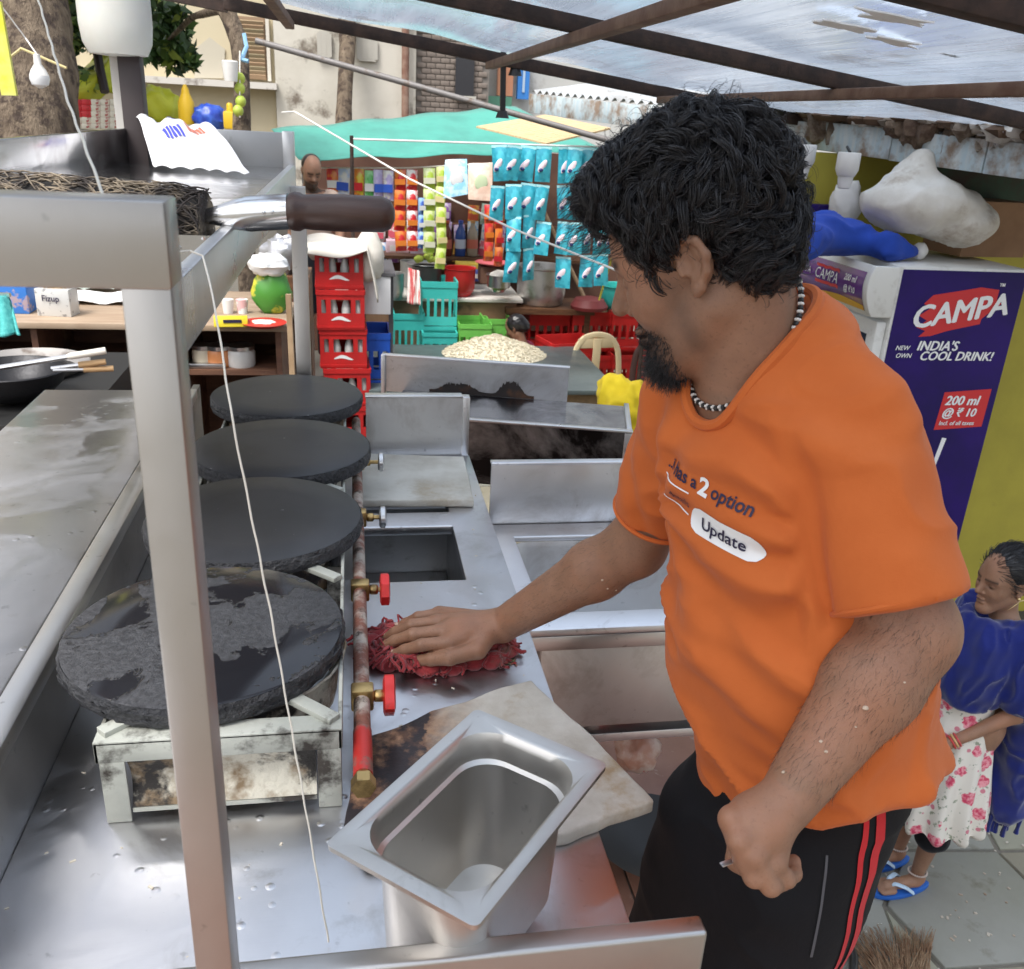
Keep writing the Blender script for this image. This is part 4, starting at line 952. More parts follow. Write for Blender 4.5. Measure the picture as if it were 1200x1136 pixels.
# ------------------------------------------------------------------ trousers
tc_ = lambda zz: (float(np.interp(zz, tors.z, tors.T[0])), float(np.interp(zz, tors.z, tors.T[1])))
mx_ = lambda zz, f_: tuple(f_*np.array(tc_(zz))+(1-f_)*hipC[:2])
trs = [Loft([(hipC[0], hipC[1], .62, .090, .105), (hipC[0], hipC[1], .74, .100, .110), (*mx_(.90, .5), .86, .108, .118), (*mx_(.95, .85), .95, .108, .120), (*tc_(1.02), 1.02, .106, .122), (*tc_(1.09), 1.09, .096, .114)], Fb, Lb, .04)]
for sgn, h_, ft in ((1, hL_, ftL), (-1, hR_, ftR)):
    kne = (h_+ft)/2*np.array([1, 1, 0])+np.array([0, 0, .47])+Fb*.03
    trs += [Cap(h_+ZU*.80+Fb*.01, kne, .080, .070, .05), Cone(kne, ft+ZU*.04, .072, .070, .03)]
V, F = sdf_mesh(trs, .006, it=3); N = normals(V, F); rel = V-hipC
fold = vn(np.stack([rel@Fb*7, rel@Lb*7, V[:, 2]*9], 1), 1, 31, 3)*.008+(1-np.abs(vn(np.stack([rel@Fb*4+V[:, 2]*6, rel@Lb*6, V[:, 2]*10], 1), 1, 36, 2)))**4*.006
V = V+N*fold[:, None]
TRO = cloth_mat('black_track_cloth', (.0045, .0045, .006), (.006, .006, .008), sc=300, rough=.8, sheen=.02)
link_mesh('trousers', fast_mesh('trousers', V, F), TRO, cook, angle=0)
bt_ = BVHTree.FromPolygons([Vector(v) for v in V], [tuple(int(i) for i in f) for f in F])
STRIPE = cloth_mat('red_stripe', (.50, .02, .025), sc=400)
def side_line(off, wid, z0=1.0, z1=.05, n=80):
    rowsL = []
    for k in range(n+1):
        zz = z0+(z1-z0)*k/n; c_ = hL_+(ftL-hL_)*np.clip((.9-zz)/.9, 0, 1); c_ = np.array([c_[0], c_[1], zz]); out = []
        for sg in (-.5, .5):
            an = off+sg*wid/.11; dr = Lb*math.cos(an)-Fb*math.sin(an)
            h = bt_.ray_cast(Vector(c_+dr*.35), Vector(-dr), .5); out.append(np.array(h[0])+dr*.0018 if h[0] is not None else c_+dr*.1)
        rowsL.append(out)
    return [p for r_ in rowsL for p in r_], [(2*k, 2*k+1, 2*k+3, 2*k+2) for k in range(n)]
for off, wd in ((.10, .010), (.34, .016)): MB().add(*side_line(off, wd)).build('side_stripe', STRIPE, cook)
zp = MB().add(*side_line(-.42, .004, .905, .78, 20)); zp.build('pocket_edge', M('pocket_piping', (.07, .07, .08), .5), cook)
SAND = M('black_rubber', (.02, .02, .02), .7)
for ft in (ftL, ftR):
    V_, F_ = blob(ft+Fb*.06+np.array([0, 0, -.042]), .05, .05, .012, 2, 0, 20); V_ = np.array(V_); c_ = ft+Fb*.06
    rel = V_-c_; V_ = c_+rel+Fb*((rel@Fb)*1.7)[:, None]; MB().add(V_, F_).build('sandal', SAND, cook)

# ------------------------------------------------------------------ necklace, hair, beard
Pn = []
ax_a, ax_b = HT(-.02, 0, -.05), nb+ZU*-.02
nn_ = 120
body_n = [Loft(rows, Fb, Lb, .03, off=-.016, z0=.96), body[1], body[2]]
cN = Gd(906, 384, .955)-Lb*.066; nx_ = unit(Fb*.50-ZU*.86); ny_ = Lb
for k in range(nn_):
    t_ = 2*math.pi*k/nn_; dr = nx_*math.cos(t_)+ny_*math.sin(t_)
    s_ = .03
    for s_ in np.linspace(.03, .16, 120):
        p = cN+dr*s_; dd = .1
        for q in body_n: dd = smin(np.float64(dd), q.d(p[None])[0], q.k)
        if dd > .004: break
    Pn.append(cN+dr*s_)
Pn = np.array(Pn)
for _ in range(3): Pn = (np.roll(Pn, 1, 0)+2*Pn+np.roll(Pn, -1, 0))/4
L_ = np.concatenate([[0], np.cumsum(np.linalg.norm(np.diff(np.vstack([Pn, Pn[:1]]), axis=0), axis=1))]); Pc = np.vstack([Pn, Pn[:1]])
mbk, mbw = MB(), MB(); s_ = 0; i = 0
while s_ < L_[-1]:
    p = np.array([np.interp(s_, L_, Pc[:, c]) for c in range(3)]); q = np.array([np.interp(s_+.003, L_, Pc[:, c]) for c in range(3)])
    if i % 2 == 0: mbk.lathe([(.0012, -.0027), (.0032, -.0016), (.0032, .0016), (.0012, .0027)], p, q-p, n=8)
    else:
        for o_ in (-.0019, .0019):
            a, b, d = basis(q-p); mbw.add(*blob(p+a*o_+b*.0012, .0018, .0018, .0018, 1, 0, 8)); mbw.add(*blob(p+b*o_, .0018, .0018, .0018, 1, 0, 8))
    s_ += .0046; i += 1
mbk.build('necklace', BLACK, cook); mbw.build('necklace_beads', M('bead_white', (.75, .72, .68), .3), cook)

HAIR = hair_mat('black_hair', (.010, .009, .011), .30); rg = np.random.RandomState(11)
HK = .96
hc = [Ell(HT(-.012, 0, .070), np.array([.101, .083, .085])*HK, HB, .02), Ell(HT(.056, 0, .100), np.array([.052, .064, .036])*HK, HB, .03), Ell(HT(-.055, 0, -.002), np.array([.046, .060, .050])*HK, HB, .03),
      Ell(HT(.02, .058, .05), np.array([.042, .022, .045])*HK, HB, .02), Ell(HT(.02, -.058, .05), np.array([.042, .022, .045])*HK, HB, .02),
      Ell(HT(.100, 0, .018), np.array([.050, .090, .046])*HS, HB, .015, '-'),
      Ell(HT(-.004, .098, -.004), np.array([.040, .034, .043])*HK, HB, .012, '-'), Ell(HT(-.004, -.098, -.004), np.array([.040, .034, .043])*HK, HB, .012, '-')]
V, F = sdf_mesh(hc, .004, it=2); N = normals(V, F)
V = V+N*(.010*(1-np.abs(vn(V, 34, 5, 2)))**2-.008)[:, None]
link_mesh('hair', fast_mesh('hair', V, F), hair_mat('hair_cap_matte', (.006, .006, .006), .9), cook, angle=0)  # matte black cap of hair under the curls
# curls: wavy clumps of hair rooted on the cap, each clump a bundle of strands
lcV = (V-HO)@HB.T/HS; okr = np.where(~((lcV[:, 0] > .045) & (lcV[:, 2] < .088)))[0]; nl = 1900; pick = okr[rg.choice(len(okr), nl)]; P0 = V[pick]; N0 = N[pick]
lc = (P0-HO)@HB.T/HS; fm = lc[:, 0]
flow = np.cross(np.cross(N0, -ZU*.55+HB[0][None]*np.where(fm > -.02, 1, -1)[:, None]*.5), N0)
swirl = np.stack([vn(P0, 19, 50+q) for q in range(3)], 1); flow = flow+swirl*1.9; flow -= N0*np.sum(flow*N0, 1)[:, None]; flow /= np.linalg.norm(flow, axis=1)[:, None]+1e-9
side = np.cross(N0, flow); Ln = rg.uniform(.032, .062, nl); wv = rg.uniform(.5, 1.1, nl); am = rg.uniform(.005, .011, nl); ph = rg.uniform(0, 6.28, nl)
K = 10; tt = np.linspace(0, 1, K)[None, :]; ang = ph[:, None]+wv[:, None]*2*math.pi*tt
lift = rg.uniform(.004, .013, nl)[:, None]
G_ = P0[:, None]+flow[:, None]*(Ln[:, None]*tt*.8)[..., None]+N0[:, None]*(lift*np.sin(tt*2.6)-.012*tt**2+am[:, None]*.5*np.cos(ang))[..., None]+side[:, None]*(am[:, None]*(np.sin(ang)-np.sin(ph)[:, None]))[..., None]
nS = 19; Pall = []; rad = []
for q in range(nS):
    o1, o2 = rg.normal(0, .0034, (2, nl, 1, 1)); sp = (1-.75*tt)[..., None]
    Pall.append(G_+side[:, None]*o1*sp+N0[:, None]*o2*sp*.8+rg.normal(0, .0014, (nl, 1, 3))*tt[..., None]); rad.append(rg.uniform(.00028, .00058, nl)[:, None]*np.clip(1-.8*tt**3, .1, 1))
Vh, Fh2 = tubes(np.concatenate(Pall), np.concatenate(rad), 3); o_ = link_mesh('hair_curls', fast_mesh('hair_curls', Vh, Fh2), HAIR, cook, angle=0); o_['kind'] = 'stuff'
# fringe and flyaway wisps
nl = 2200; pk = rg.choice(np.where((((V-HO)@HB.T/HS)[:, 0] > .03) | (rg.rand(len(V)) < .9))[0], nl); P0 = V[pk]; N0 = N[pk]
isf = (((P0-HO)@HB.T/HS)[:, 0] > .07)
drv = np.where(isf[:, None], HB[0][None]*.85-ZU*.45-HB[1][None]*0, N0*.7-ZU*.2+rg.normal(0, .5, (nl, 3))); drv /= np.linalg.norm(drv, axis=1)[:, None]
sd_ = np.cross(drv, N0); sd_ /= np.linalg.norm(sd_, axis=1)[:, None]+1e-9
Ln = np.where(isf, rg.uniform(.015, .036, nl), rg.uniform(.010, .026, nl)); cu = rg.uniform(.002, .009, nl); ph = rg.uniform(0, 6.28, nl)
P = P0[:, None]+drv[:, None]*(Ln[:, None]*tt)[..., None]+sd_[:, None]*(cu[:, None]*(np.sin(ph[:, None]+tt*5)-np.sin(ph[:, None])))[..., None]+N0[:, None]*(Ln[:, None]*.45*np.sin(tt*3))[..., None]+HB[0][None, None]*(np.where(isf, .02, 0)[:, None]*(tt**3))[..., None]
rad = rg.uniform(.00022, .00048, nl)[:, None]*np.linspace(1, .2, K)[None]
Vh, Fh2 = tubes(P, rad, 4); link_mesh('hair_wisps', fast_mesh('hair_wisps', Vh, Fh2), HAIR, cook, angle=0)['kind'] = 'stuff'
# beard
bd = np.where((beard > .42) & (u_ < -.040) & (f_ > .04))[0]; nbv = 3400; pr = beard[bd]**1.6; pk = rg.choice(bd, nbv, p=pr/pr.sum()); me_ = body_me
cov = np.empty(len(me_.vertices)*3, np.float32); nov = np.empty_like(cov); me_.vertices.foreach_get('co', cov); me_.vertex_normals.foreach_get('vector', nov)
P0 = cov.reshape(-1, 3)[pk]+np.array(WM[cook].translation); N0 = nov.reshape(-1, 3)[pk]
cl = (P0-HO)@HB.T/HS; long_ = g(cl[:, 0], .045, .085)*g(cl[:, 2], -.08, -.10)
drv = N0*.45+HB[0][None]*.25-HB[2][None]*.75+rg.normal(0, .22, (nbv, 3)); drv /= np.linalg.norm(drv, axis=1)[:, None]; Ln = rg.uniform(.003, .006, nbv)+long_*rg.uniform(.004, .017, nbv)
K = 5; tt = np.linspace(0, 1, K)[None, :]; sdv = np.cross(drv, N0)
P = P0[:, None]+drv[:, None]*(Ln[:, None]*tt)[..., None]+sdv[:, None]*(Ln[:, None]*.3*np.sin(tt*4+rg.uniform(0, 6, nbv)[:, None]))[..., None]
Vh, Fh2 = tubes(P, rg.uniform(.0002, .00045, nbv)[:, None]*np.linspace(1, .25, K)[None], 3); link_mesh('beard', fast_mesh('beard', Vh, Fh2), HAIR, cook, angle=0)['kind'] = 'stuff'
# the thin metal scraper in his left fist
p0, p1 = Gd(873, 1003, .895), Gd(845, 1014, .885)
tag(MB().beam(p1, p0, .006, .0015).build('metal_strip', KS, bevel=.0005), 'thin bent metal strip sticking out of the cook\'s left fist', 'scraper')
# ------------------------------------------------------------------ red rag under his hand
rg = np.random.RandomState(3)
cpx = [(432, 755), (440, 770), (455, 778), (480, 770), (500, 784), (530, 782), (555, 776), (575, 765), (588, 754), (560, 752), (530, 770), (470, 752), (455, 742), (445, 748), (510, 765), (545, 765), (575, 775), (590, 765)]
C_ = np.array([Gz(x, y, CZ+.006) for x, y in cpx]); P = []
for k in range(430):
    c_ = C_[rg.randint(len(C_))]+rg.normal(0, .0065, 3)*np.array([1.2, 1, 0]); L = rg.uniform(.025, .055); th = rg.normal(.1, .9); d_ = np.array([math.cos(th), math.sin(th)*.8, 0]); zz = abs(rg.normal(0, .009))
    ph_ = rg.uniform(0, 6); q = []
    for s_ in np.linspace(-.5, .5, 12): q.append(c_+d_*L*s_+np.array([-d_[1], d_[0], 0])*.006*math.sin(s_*9+ph_)+np.array([0, 0, zz*(1-(2*s_)**2*.7)+.002*math.sin(s_*14+ph_)]))
    P.append(q)
for k in range(70):
    c_ = Gz(rg.uniform(452, 500), rg.uniform(736, 770), CZ+.022+rg.uniform(0, .012)); th = rg.normal(1.3, .6); d_ = np.array([math.cos(th), math.sin(th), 0]); ph_ = rg.uniform(0, 6)
    P.append([c_+d_*.05*s_+np.array([.004*math.sin(s_*9+ph_), 0, -.05*s_*s_]) for s_ in np.linspace(-.5, .5, 12)])
P = np.array(P); P[..., 2] = np.maximum(P[..., 2], CZ+.0018)
Vr, Fr = tubes(P, np.full(P.shape[:2], .0027)*rg.uniform(.5, 1.25, len(P))[:, None], 5)
base_v, base_f = [], []
for c_ in C_:
    v_, f_2 = blob(c_+np.array([0, 0, .004]), .026, .02, .012, 9, .3, 14); base_f += [tuple(i+len(base_v) for i in q) for q in f_2]; base_v += list(v_)
RAG = M('red_rag_cloth', (.34, .035, .038), .95, col2=(.20, .015, .02), sc=60, dirt=(.16, .10, .07), dsc=14, dlo=.60, dhi=.74, sheen=.3)
ragr = thing('cleaning_rag', 'shaggy red yarn rag under the cook\'s right hand on the steel counter', 'rag', (C_[:, 0].mean(), C_[:, 1].mean(), CZ))
o_ = link_mesh('yarn', fast_mesh('yarn', Vr, Fr), RAG, ragr, angle=0)
bv = np.array(base_v); bv[:, 2] = np.maximum(bv[:, 2], CZ+.001); MB().add(bv, base_f).build('rag_core', RAG, ragr, angle=60)
fr_ = [np.array([Gz(570+rg.uniform(-8, 14), 768+rg.uniform(-8, 10), CZ+.002)+np.array([t_*.025+.004*math.sin(t_*5+k), -t_*.012+.004*math.sin(t_*4+k*2), 0]) for t_ in np.linspace(0, 1, 8)]) for k in range(16)]
Vr, Fr = tubes(np.array(fr_), np.full((16, 8), .0009), 4); link_mesh('loose_threads', fast_mesh('loose_threads', Vr, Fr), M('thread_olive', (.20, .20, .10), .9, col2=(.4, .05, .05), sc=20, lo=.5, hi=.52), ragr, angle=0)

# dough flecks stuck to his near forearm
fl_ = MB(); bm_v = np.empty(len(body_me.vertices)*3, np.float32); body_me.vertices.foreach_get('co', bm_v); bvS = BVHTree.FromPolygons([Vector(v) for v in (bm_v.reshape(-1, 3)+np.array(WM[cook].translation))], [tuple(p.vertices) for p in body_me.polygons])
for k_, (px, py, s_) in enumerate(((1014, 830, .0034), (962, 869, .002), (968, 881, .0022), (918, 905, .0022), (1003, 852, .0013), (706, 680, .0022), (712, 690, .0018), (722, 692, .0016), (1060, 800, .0014))):
    h = bvS.ray_cast(Vector(CAM), Vector(ray(px, py)).normalized(), 3)
    if h[0] is not None: MB().add(*blob(np.array(h[0]), s_, s_*.8, s_*.7, k_, .3, 8)).build('dough_fleck', M('dough_fleck_%d' % (k_ % 2), (.55, .42, .31), .8) if k_ < 2 else bpy.data.materials['dough_fleck_%d' % (k_ % 2)], cook)

# fine dark hair on both forearms
bco = bm_v.reshape(-1, 3)+np.array(WM[cook].translation); bno = np.empty_like(bm_v); body_me.vertex_normals.foreach_get('vector', bno); bno = bno.reshape(-1, 3); rga = np.random.RandomState(9); AP, AR_ = [], []
for p_, q_, n_ in ((elL, wrL, 1700), (elR, wrR, 900)):
    ax_ = unit(q_-p_); t_ = (bco-p_)@ax_; L_2 = np.linalg.norm(q_-p_); ok = np.where((np.linalg.norm(bco-p_-t_[:, None]*ax_, axis=1) < .062) & (t_ > -.01) & (t_ < L_2*.92))[0]; wt_ = np.where(covered(bco[ok], lb_, 0) | covered(bco[ok], rb, 0), .10, 1.); pk = rga.choice(ok, n_, p=wt_/wt_.sum())
    dv_ = ax_[None]*1.0+bno[pk]*.35+rga.normal(0, .28, (n_, 3)); dv_ /= np.linalg.norm(dv_, axis=1)[:, None]; tt_ = np.linspace(0, 1, 5)[None, :]; ln_ = rga.uniform(.006, .014, n_)[:, None]
    AP.append(bco[pk][:, None]+dv_[:, None]*(ln_*tt_)[..., None]-bno[pk][:, None]*(ln_*.25*tt_**2)[..., None]); AR_.append(np.full((n_, 5), .00011)*np.linspace(1, .3, 5)[None])
Va, Fa = tubes(np.concatenate(AP), np.concatenate(AR_), 3); link_mesh('arm_hair', fast_mesh('arm_hair', Va, Fa), HAIR, cook, angle=0)['kind'] = 'stuff'
# ------------------------------------------------------------------ clear plastic awning on rusty iron bars
def sheet_mat():
    m = bpy.data.materials.new('clear_plastic_sheet'); m.use_nodes = True; t = m.node_tree; t.nodes.clear(); o = t.nodes.new('ShaderNodeOutputMaterial'); v = coords(t, (9, .5, 1))
    tl = t.nodes.new('ShaderNodeBsdfTranslucent'); tr = t.nodes.new('ShaderNodeBsdfTransparent'); gl = t.nodes.new('ShaderNodeBsdfGlossy'); gl.inputs['Roughness'].default_value = .16
    ob = coords(t)
    c = mix(t, ramp(t, noise(t, 3, 6, .6, v), .35, .7), (.46, .54, .65), (.35, .42, .52)); c = mix(t, ramp(t, noise(t, 2.5, 8, .7, ob), .55, .72), c, (.20, .19, .185)); t.links.new(c, tl.inputs[0])
    tr.inputs[0].default_value = (.86, .88, .92, 1); gl.inputs[0].default_value = (.80, .82, .85, 1)
    m1 = t.nodes.new('ShaderNodeMixShader'); t.links.new(ramp(t, noise(t, 4, 6, .6, v), .3, .75, (.86,)*3, (.97,)*3), m1.inputs[0]); t.links.new(tl.outputs[0], m1.inputs[2]); t.links.new(tr.outputs[0], m1.inputs[1])
    lw = t.nodes.new('ShaderNodeFresnel'); lw.inputs[0].default_value = 1.22
    m2 = t.nodes.new('ShaderNodeMixShader'); sc_ = t.nodes.new('ShaderNodeMath'); sc_.operation = 'MULTIPLY'; sc_.inputs[1].default_value = .6; t.links.new(lw.outputs[0], sc_.inputs[0]); t.links.new(sc_.outputs[0], m2.inputs[0]); t.links.new(m1.outputs[0], m2.inputs[1]); t.links.new(gl.outputs[0], m2.inputs[2])
    bn = t.nodes.new('ShaderNodeBump'); bn.inputs['Strength'].default_value = .25; bn.inputs['Distance'].default_value = .02; t.links.new(noise(t, 2, 4, .6, v), bn.inputs['Height']); t.links.new(bn.outputs[0], gl.inputs['Normal'])
    t.links.new(m2.outputs[0], o.inputs[0]); return m
YA = 4.2; pa, pb = Gy(340, 25, YA), Gy(760, 110, YA); sl_ = (pb[2]-pa[2])/(pb[0]-pa[0]); p1_ = Gy(573, 67, YA)
YB = Gx(675, 20, p1_[0])[1]
zr = lambda x: p1_[2]+sl_*(x-p1_[0])
xl, xr = Gy(263, 8, YA)[0], 3.6
aw = thing('plastic_awning', 'clear dirty plastic sheet awning stretched over rusty iron bars, overhead', 'awning', (1.2, 2.5, zr(1.2)))
MB().grid(lambda u, v: (xl+(xr-xl)*u, -.9+(YA+.04+.9)*v, zr(xl+(xr-xl)*u)+.035+.008*math.sin(u*40)+.006*math.sin(v*13+u*9)), 80, 44).build('plastic_sheet', sheet_mat(), aw, angle=0)
for y, w_ in ((YA, .048), (YB, .042), (1.37, .05), (-.85, .05)): MB().beam((xl, y, zr(xl)), (xr, y, zr(xr)), w_, w_).build('cross_bar', IRON, aw, bevel=.003)
IRON2 = M('brown_iron', (.13, .065, .04), .65, .1, col2=(.20, .12, .08), sc=14, bmp=.3, bsc=90)
xs_ = [pa[0], p1_[0], Gy(774, 98, YA)[0], Gy(984, 87, YB)[0], Gy(1150, 128, YB)[0]+.9]
for x in xs_: MB().beam((x, -.8, zr(x)-.035), (x, YA-.031, zr(x)-.035), .036, .028).build('rafter', IRON2, aw, bevel=.003)
PATCH = M('sky_tear_white', (.85, .85, .84), .9)  # white pieces painted in place of bright sky through tears in the sheet
for (px, py, w_) in ((1050, 18, .13), (985, 26, .10), (1048, 45, .10), (1115, 60, .04)):
    x_ = Gy(px, py, 1.9)[0]
    # where the sight line meets the sheet
    d = ray(px, py); t_ = (zr(0)+.03-CAM[2])/(d[2]-sl_*d[0]); q = CAM+d*t_
    P = []
    for k in range(18):
        a_ = 2*math.pi*k/18; r_ = w_*(.55+.45*vn1((math.cos(a_)*1.5, math.sin(a_)*1.5, px), 1.7, 5)); P.append((q[0]+r_*math.cos(a_), q[1]+r_*.55*math.sin(a_), zr(q[0]+r_*math.cos(a_))+.022))
    MB().prism(P, (0, 0, .003)).build('sky_tear', PATCH, aw)
for px, l_ in ((590, 70), (605, 20)):
    q = Gy(px, 60, YA); q2 = Gy(px-1, 60+l_, YA)
    tag(MB().beam(q, q2, .022, .022).cyl(q2+np.array([-.0, 0, -.03]), q2, .03, .02, 8).build('hanging_rod', BLACK), 'black rod hanging from the awning bar above the woven mat' if l_ > 50 else 'short stub of wire dangling from the awning bar', 'rod')
q = Gy(905, 122, YA)
V_, F_ = blob(q, .07, .05, .06, 12, .5); tag(MB().add(V_, F_).build('black_rag_bundle', BLACK, angle=60), 'small black bundle tied under the awning bar behind the cook', 'bundle')
for px in (300, 1230):   # posts that carry the awning, outside or behind the view
    pass
MB().beam((xr-.05, YA, zr(xr)), (xr-.05, YA, GZ), .05, .05).build('post', IRON, aw); MB().beam((xr-.05, -.85, zr(xr)), (xr-.05, -.85, GZ), .05, .05).build('post', IRON, aw)
MB().beam((-1.6, YA+.1, 2.4), (-1.6, YA+.1, GZ), .05, .05).build('post', IRON, aw); MB().beam((-1.6, YA+.1, zr(-1.6)), (xl, YA+.1, zr(xl)), .05, .05).build('cross_bar', IRON, aw)
# slanting galvanised pole
a, b = Gd(300, 48, 4.6), Gd(725, 168, 4.6)
tag(MB().tube([a, b], .016, 10).build('galvanised_pole', M('galvanised', (.20, .19, .185), .6, .4, dirt=(.12, .08, .05), dsc=20)), 'long slanting grey metal pole in front of the stained wall', 'pole')

# ------------------------------------------------------------------ shed roof on the right, with debris
def corr_mat():
    m, t, b = _nodes('weathered_tin'); o = coords(t, (1, 1, 1))
    c = mix(t, ramp(t, noise(t, 3, 7, .65, o), .4, .65), (.50, .53, .55), (.36, .37, .37)); c = mix(t, ramp(t, noise(t, 5, 8, .7, coords(t, (7, 7, .8))), .56, .68), c, (.16, .11, .075)); t.links.new(c, b.inputs['Base Color']); b.inputs['Roughness'].default_value = .6; b.inputs['Metallic'].default_value = .2
    bump(t, b, noise(t, 30, 5, .6, o), .3, .004); return m
TIN = corr_mat(); FASC = M('pale_blue_fascia', (.46, .58, .64), .6, col2=(.58, .63, .64), sc=6, stretch=(7, 7, 1), dirt=(.26, .19, .14), dsc=9, dlo=.44, dhi=.62, bmp=.5)
E0, E1 = Gd(622, 132, 6.2), Gd(1290, 222, 3.05)
rf = thing('shed_roof', 'weathered tin shed roof with a streaked pale blue edge above the drinks fridge', 'roof', ((E0+E1)/2))
ed = unit(E1-E0); bk = unit(np.array([-ed[1], ed[0], 0])); bk = bk if bk[1] > 0 else -bk; Lr = np.linalg.norm(E1-E0)
rise = lambda v: .20*v
fh_ = .13
m_ = MB(); m_.grid(lambda u, v: tuple(E0+ed*Lr*u+bk*(2.6*v)+np.array([0, 0, fh_+.16*v*2.6+.012*math.sin(u*Lr*2*math.pi/.09)])), 420, 3); m_.build('tin_sheet', TIN, rf, angle=0)
n_ = 9
for k in range(n_):
    u0, u1 = k/n_, (k+1)/n_-.0012
    P = [E0+ed*Lr*u0, E0+ed*Lr*u1, E0+ed*Lr*u1+np.array([0, 0, fh_-.012]), E0+ed*Lr*u0+np.array([0, 0, fh_-.012])]
    MB().prism([p-bk*.02+np.array([0, 0, vn1((k, 3, 1), 3.3)*.006]) for p in P], bk*.018).build('fascia_board', FASC, rf, bevel=.003)
# leaf litter and rubbish on the roof edge
db = MB(); rr_ = random.Random(8)
for k in range(560):
    u = rr_.uniform(.48, 1.0); v = rr_.random()**1.8*.5-.02; c_ = E0+ed*Lr*u+bk*v+np.array([0, 0, fh_+.16*v+.02+rr_.random()*.05*(1 if rr_.random() < .5 else .3)])
    s_ = rr_.uniform(.014, .055); db.add(*blob(c_, s_*rr_.uniform(.8, 2), s_*rr_.uniform(.8, 1.6), s_*.55, k, .5, 8, 1.8, 2), mi=rr_.choice((0, 0, 1, 2)))
tag(db.build('roof_debris', [M('dry_leaf_litter', (.11, .065, .04), .9), M('grey_dirt_litter', (.26, .22, .18), .9), M('pale_plastic_litter', (.62, .59, .55), .7)], angle=60), kind='stuff')
heaps = [(.52, .13, 1, 'small pale crumpled sheet at the far end of the shed roof edge'), (.60, .15, 0, 'dry brown leaf heap on the shed roof, farthest of the leaf heaps'), (.68, .17, 2, 'matted brown debris on the roof edge above the left lamp holder'), (.75, .14, 1, 'crumpled dirty white plastic lying on the shed roof between two leaf heaps'),
         (.80, .18, 0, 'dark heap of dry leaves on the shed roof above the sack'), (.86, .15, 2, 'rusty brown clump of debris on the roof edge above the cardboard box'), (.91, .17, 1, 'larger dirty white plastic heap near the right end of the roof edge'), (.965, .2, 0, 'brown leaf heap at the right edge of the shed roof')]
for i_, (u, wd, i, lab) in enumerate(heaps):
    c_ = E0+ed*Lr*u+bk*.10+np.array([0, 0, fh_+.04]); V_, F_ = blob(c_, wd, .13, .095+.03*(i_ % 3), 30+i_, .75, 40, 4, 5)
    tag(MB().add(V_, F_).build('debris_heap', [bpy.data.materials.get('leaf_heap_%d' % i) or M('leaf_heap_%d' % i, ((.10, .06, .04), (.66, .63, .59), (.12, .08, .055))[i], .9, col2=((.22, .16, .11), (.5, .46, .42), (.3, .25, .2))[i], sc=18, bmp=1, bsc=40, bdist=.02)][0], angle=60), lab, 'debris')
for k, u in enumerate((.02, .35, .98)):
    p = E0+ed*Lr*u+bk*2.2; MB().beam(p+np.array([0, 0, fh_+.3]), (p[0], p[1], GZ), .07, .07).build('post', WOOD, rf)
# white lamp holders under the eave
for (px, py, d, lab) in ((942, 186, 3.75, 'left white lamp holder hanging under the shed eave'), (993, 196, 3.6, 'right white lamp holder under the shed eave, nearer the sack')):
    p = Gd(px, py, d); l_ = thing('lamp_holder', lab, 'lamp', p, group='lamp holders under the eave')
    MB().lathe([(.042, .055), (.045, .05), (.045, -.01), (.036, -.03), (.033, -.035)], p, n=16).build('holder', WHITE_PL, l_); MB().lathe([(.031, -.036), (.025, -.078), (.020, -.082), (.004, -.083)], p, n=14).build('cap', WHITE_PL, l_)
    MB().cyl(p+np.array([0, 0, .055]), p+np.array([0, .03, .075]), .006, n=6).build('cable', BLACK, l_)

# ------------------------------------------------------------------ yellow wall and the drinks fridge
YELW = M('olive_yellow_wall', (.42, .36, .045), .7, col2=(.36, .31, .04), sc=3, dirt=(.22, .17, .05), dsc=2.2, dlo=.62, dhi=.8, bmp=.15)
tag(MB().box(1.93, 6.2, 3.94, 4.08, GZ-.02, 1.58).build('yellow_wall', YELW, loc=(3.7, 4.0, GZ)), 'plain mustard yellow wall behind the drinks fridge and the woman', 'wall')
tag(MB().box(2.7, 6.0, 3.80, 3.935, GZ, GZ+.06).build('wall_base', M('dark_plinth', (.06, .055, .05), .8, bmp=.3)), 'dark low plinth along the foot of the yellow wall', 'plinth')
FX0, FX1, FY0, FY1, FZ1 = 2.085, 2.645, 3.249, 3.86, 1.20
WHE = M('white_enamel', (.74, .74, .70), .35, dirt=(.40, .37, .31), dsc=5, dlo=.58, dhi=.75)
fg = thing('drinks_fridge', 'tall purple branded drinks fridge with a white top and curved header sign', 'fridge', ((FX0+FX1)/2, (FY0+FY1)/2, GZ))
PUR = M('purple_print', (.010, .002, .085), .45, col2=(.022, .003, .15), sc=2, spec=.3)
MB().box(FX0, FX1, FY0, FY1, GZ+.08, FZ1).build('cabinet', WHE, fg, bevel=.012)
MB().box(FX0+.012, FX1-.008, FY0-.0025, FY0-.0005, GZ+.10, FZ1-.012).build('side_panel', PUR, fg)
MB().box(FX0-.045, FX0-.002, FY0+.012, FY1-.012, GZ+.14, FZ1-.22).build('door_frame', WHE, fg, bevel=.008)
MB().box(FX0-.049, FX0-.0455, FY0+.07, FY1-.07, GZ+.22, FZ1-.28).build('door_glass', M('dark_glass', (.03, .035, .04), .06, spec=.8), fg)
hz0, hz1 = FZ1-.20, FZ1-.004
def hdr(u, v, x_off=0): ang_ = R(-62+v*105); return (FX0-.045-.075*math.cos(ang_)+x_off, FY0+.02+(FY1-FY0-.04)*u, hz0+(hz1-hz0)*v)
MB().grid(hdr, 4, 14).build('header_back', WHE, fg, thick=.004)
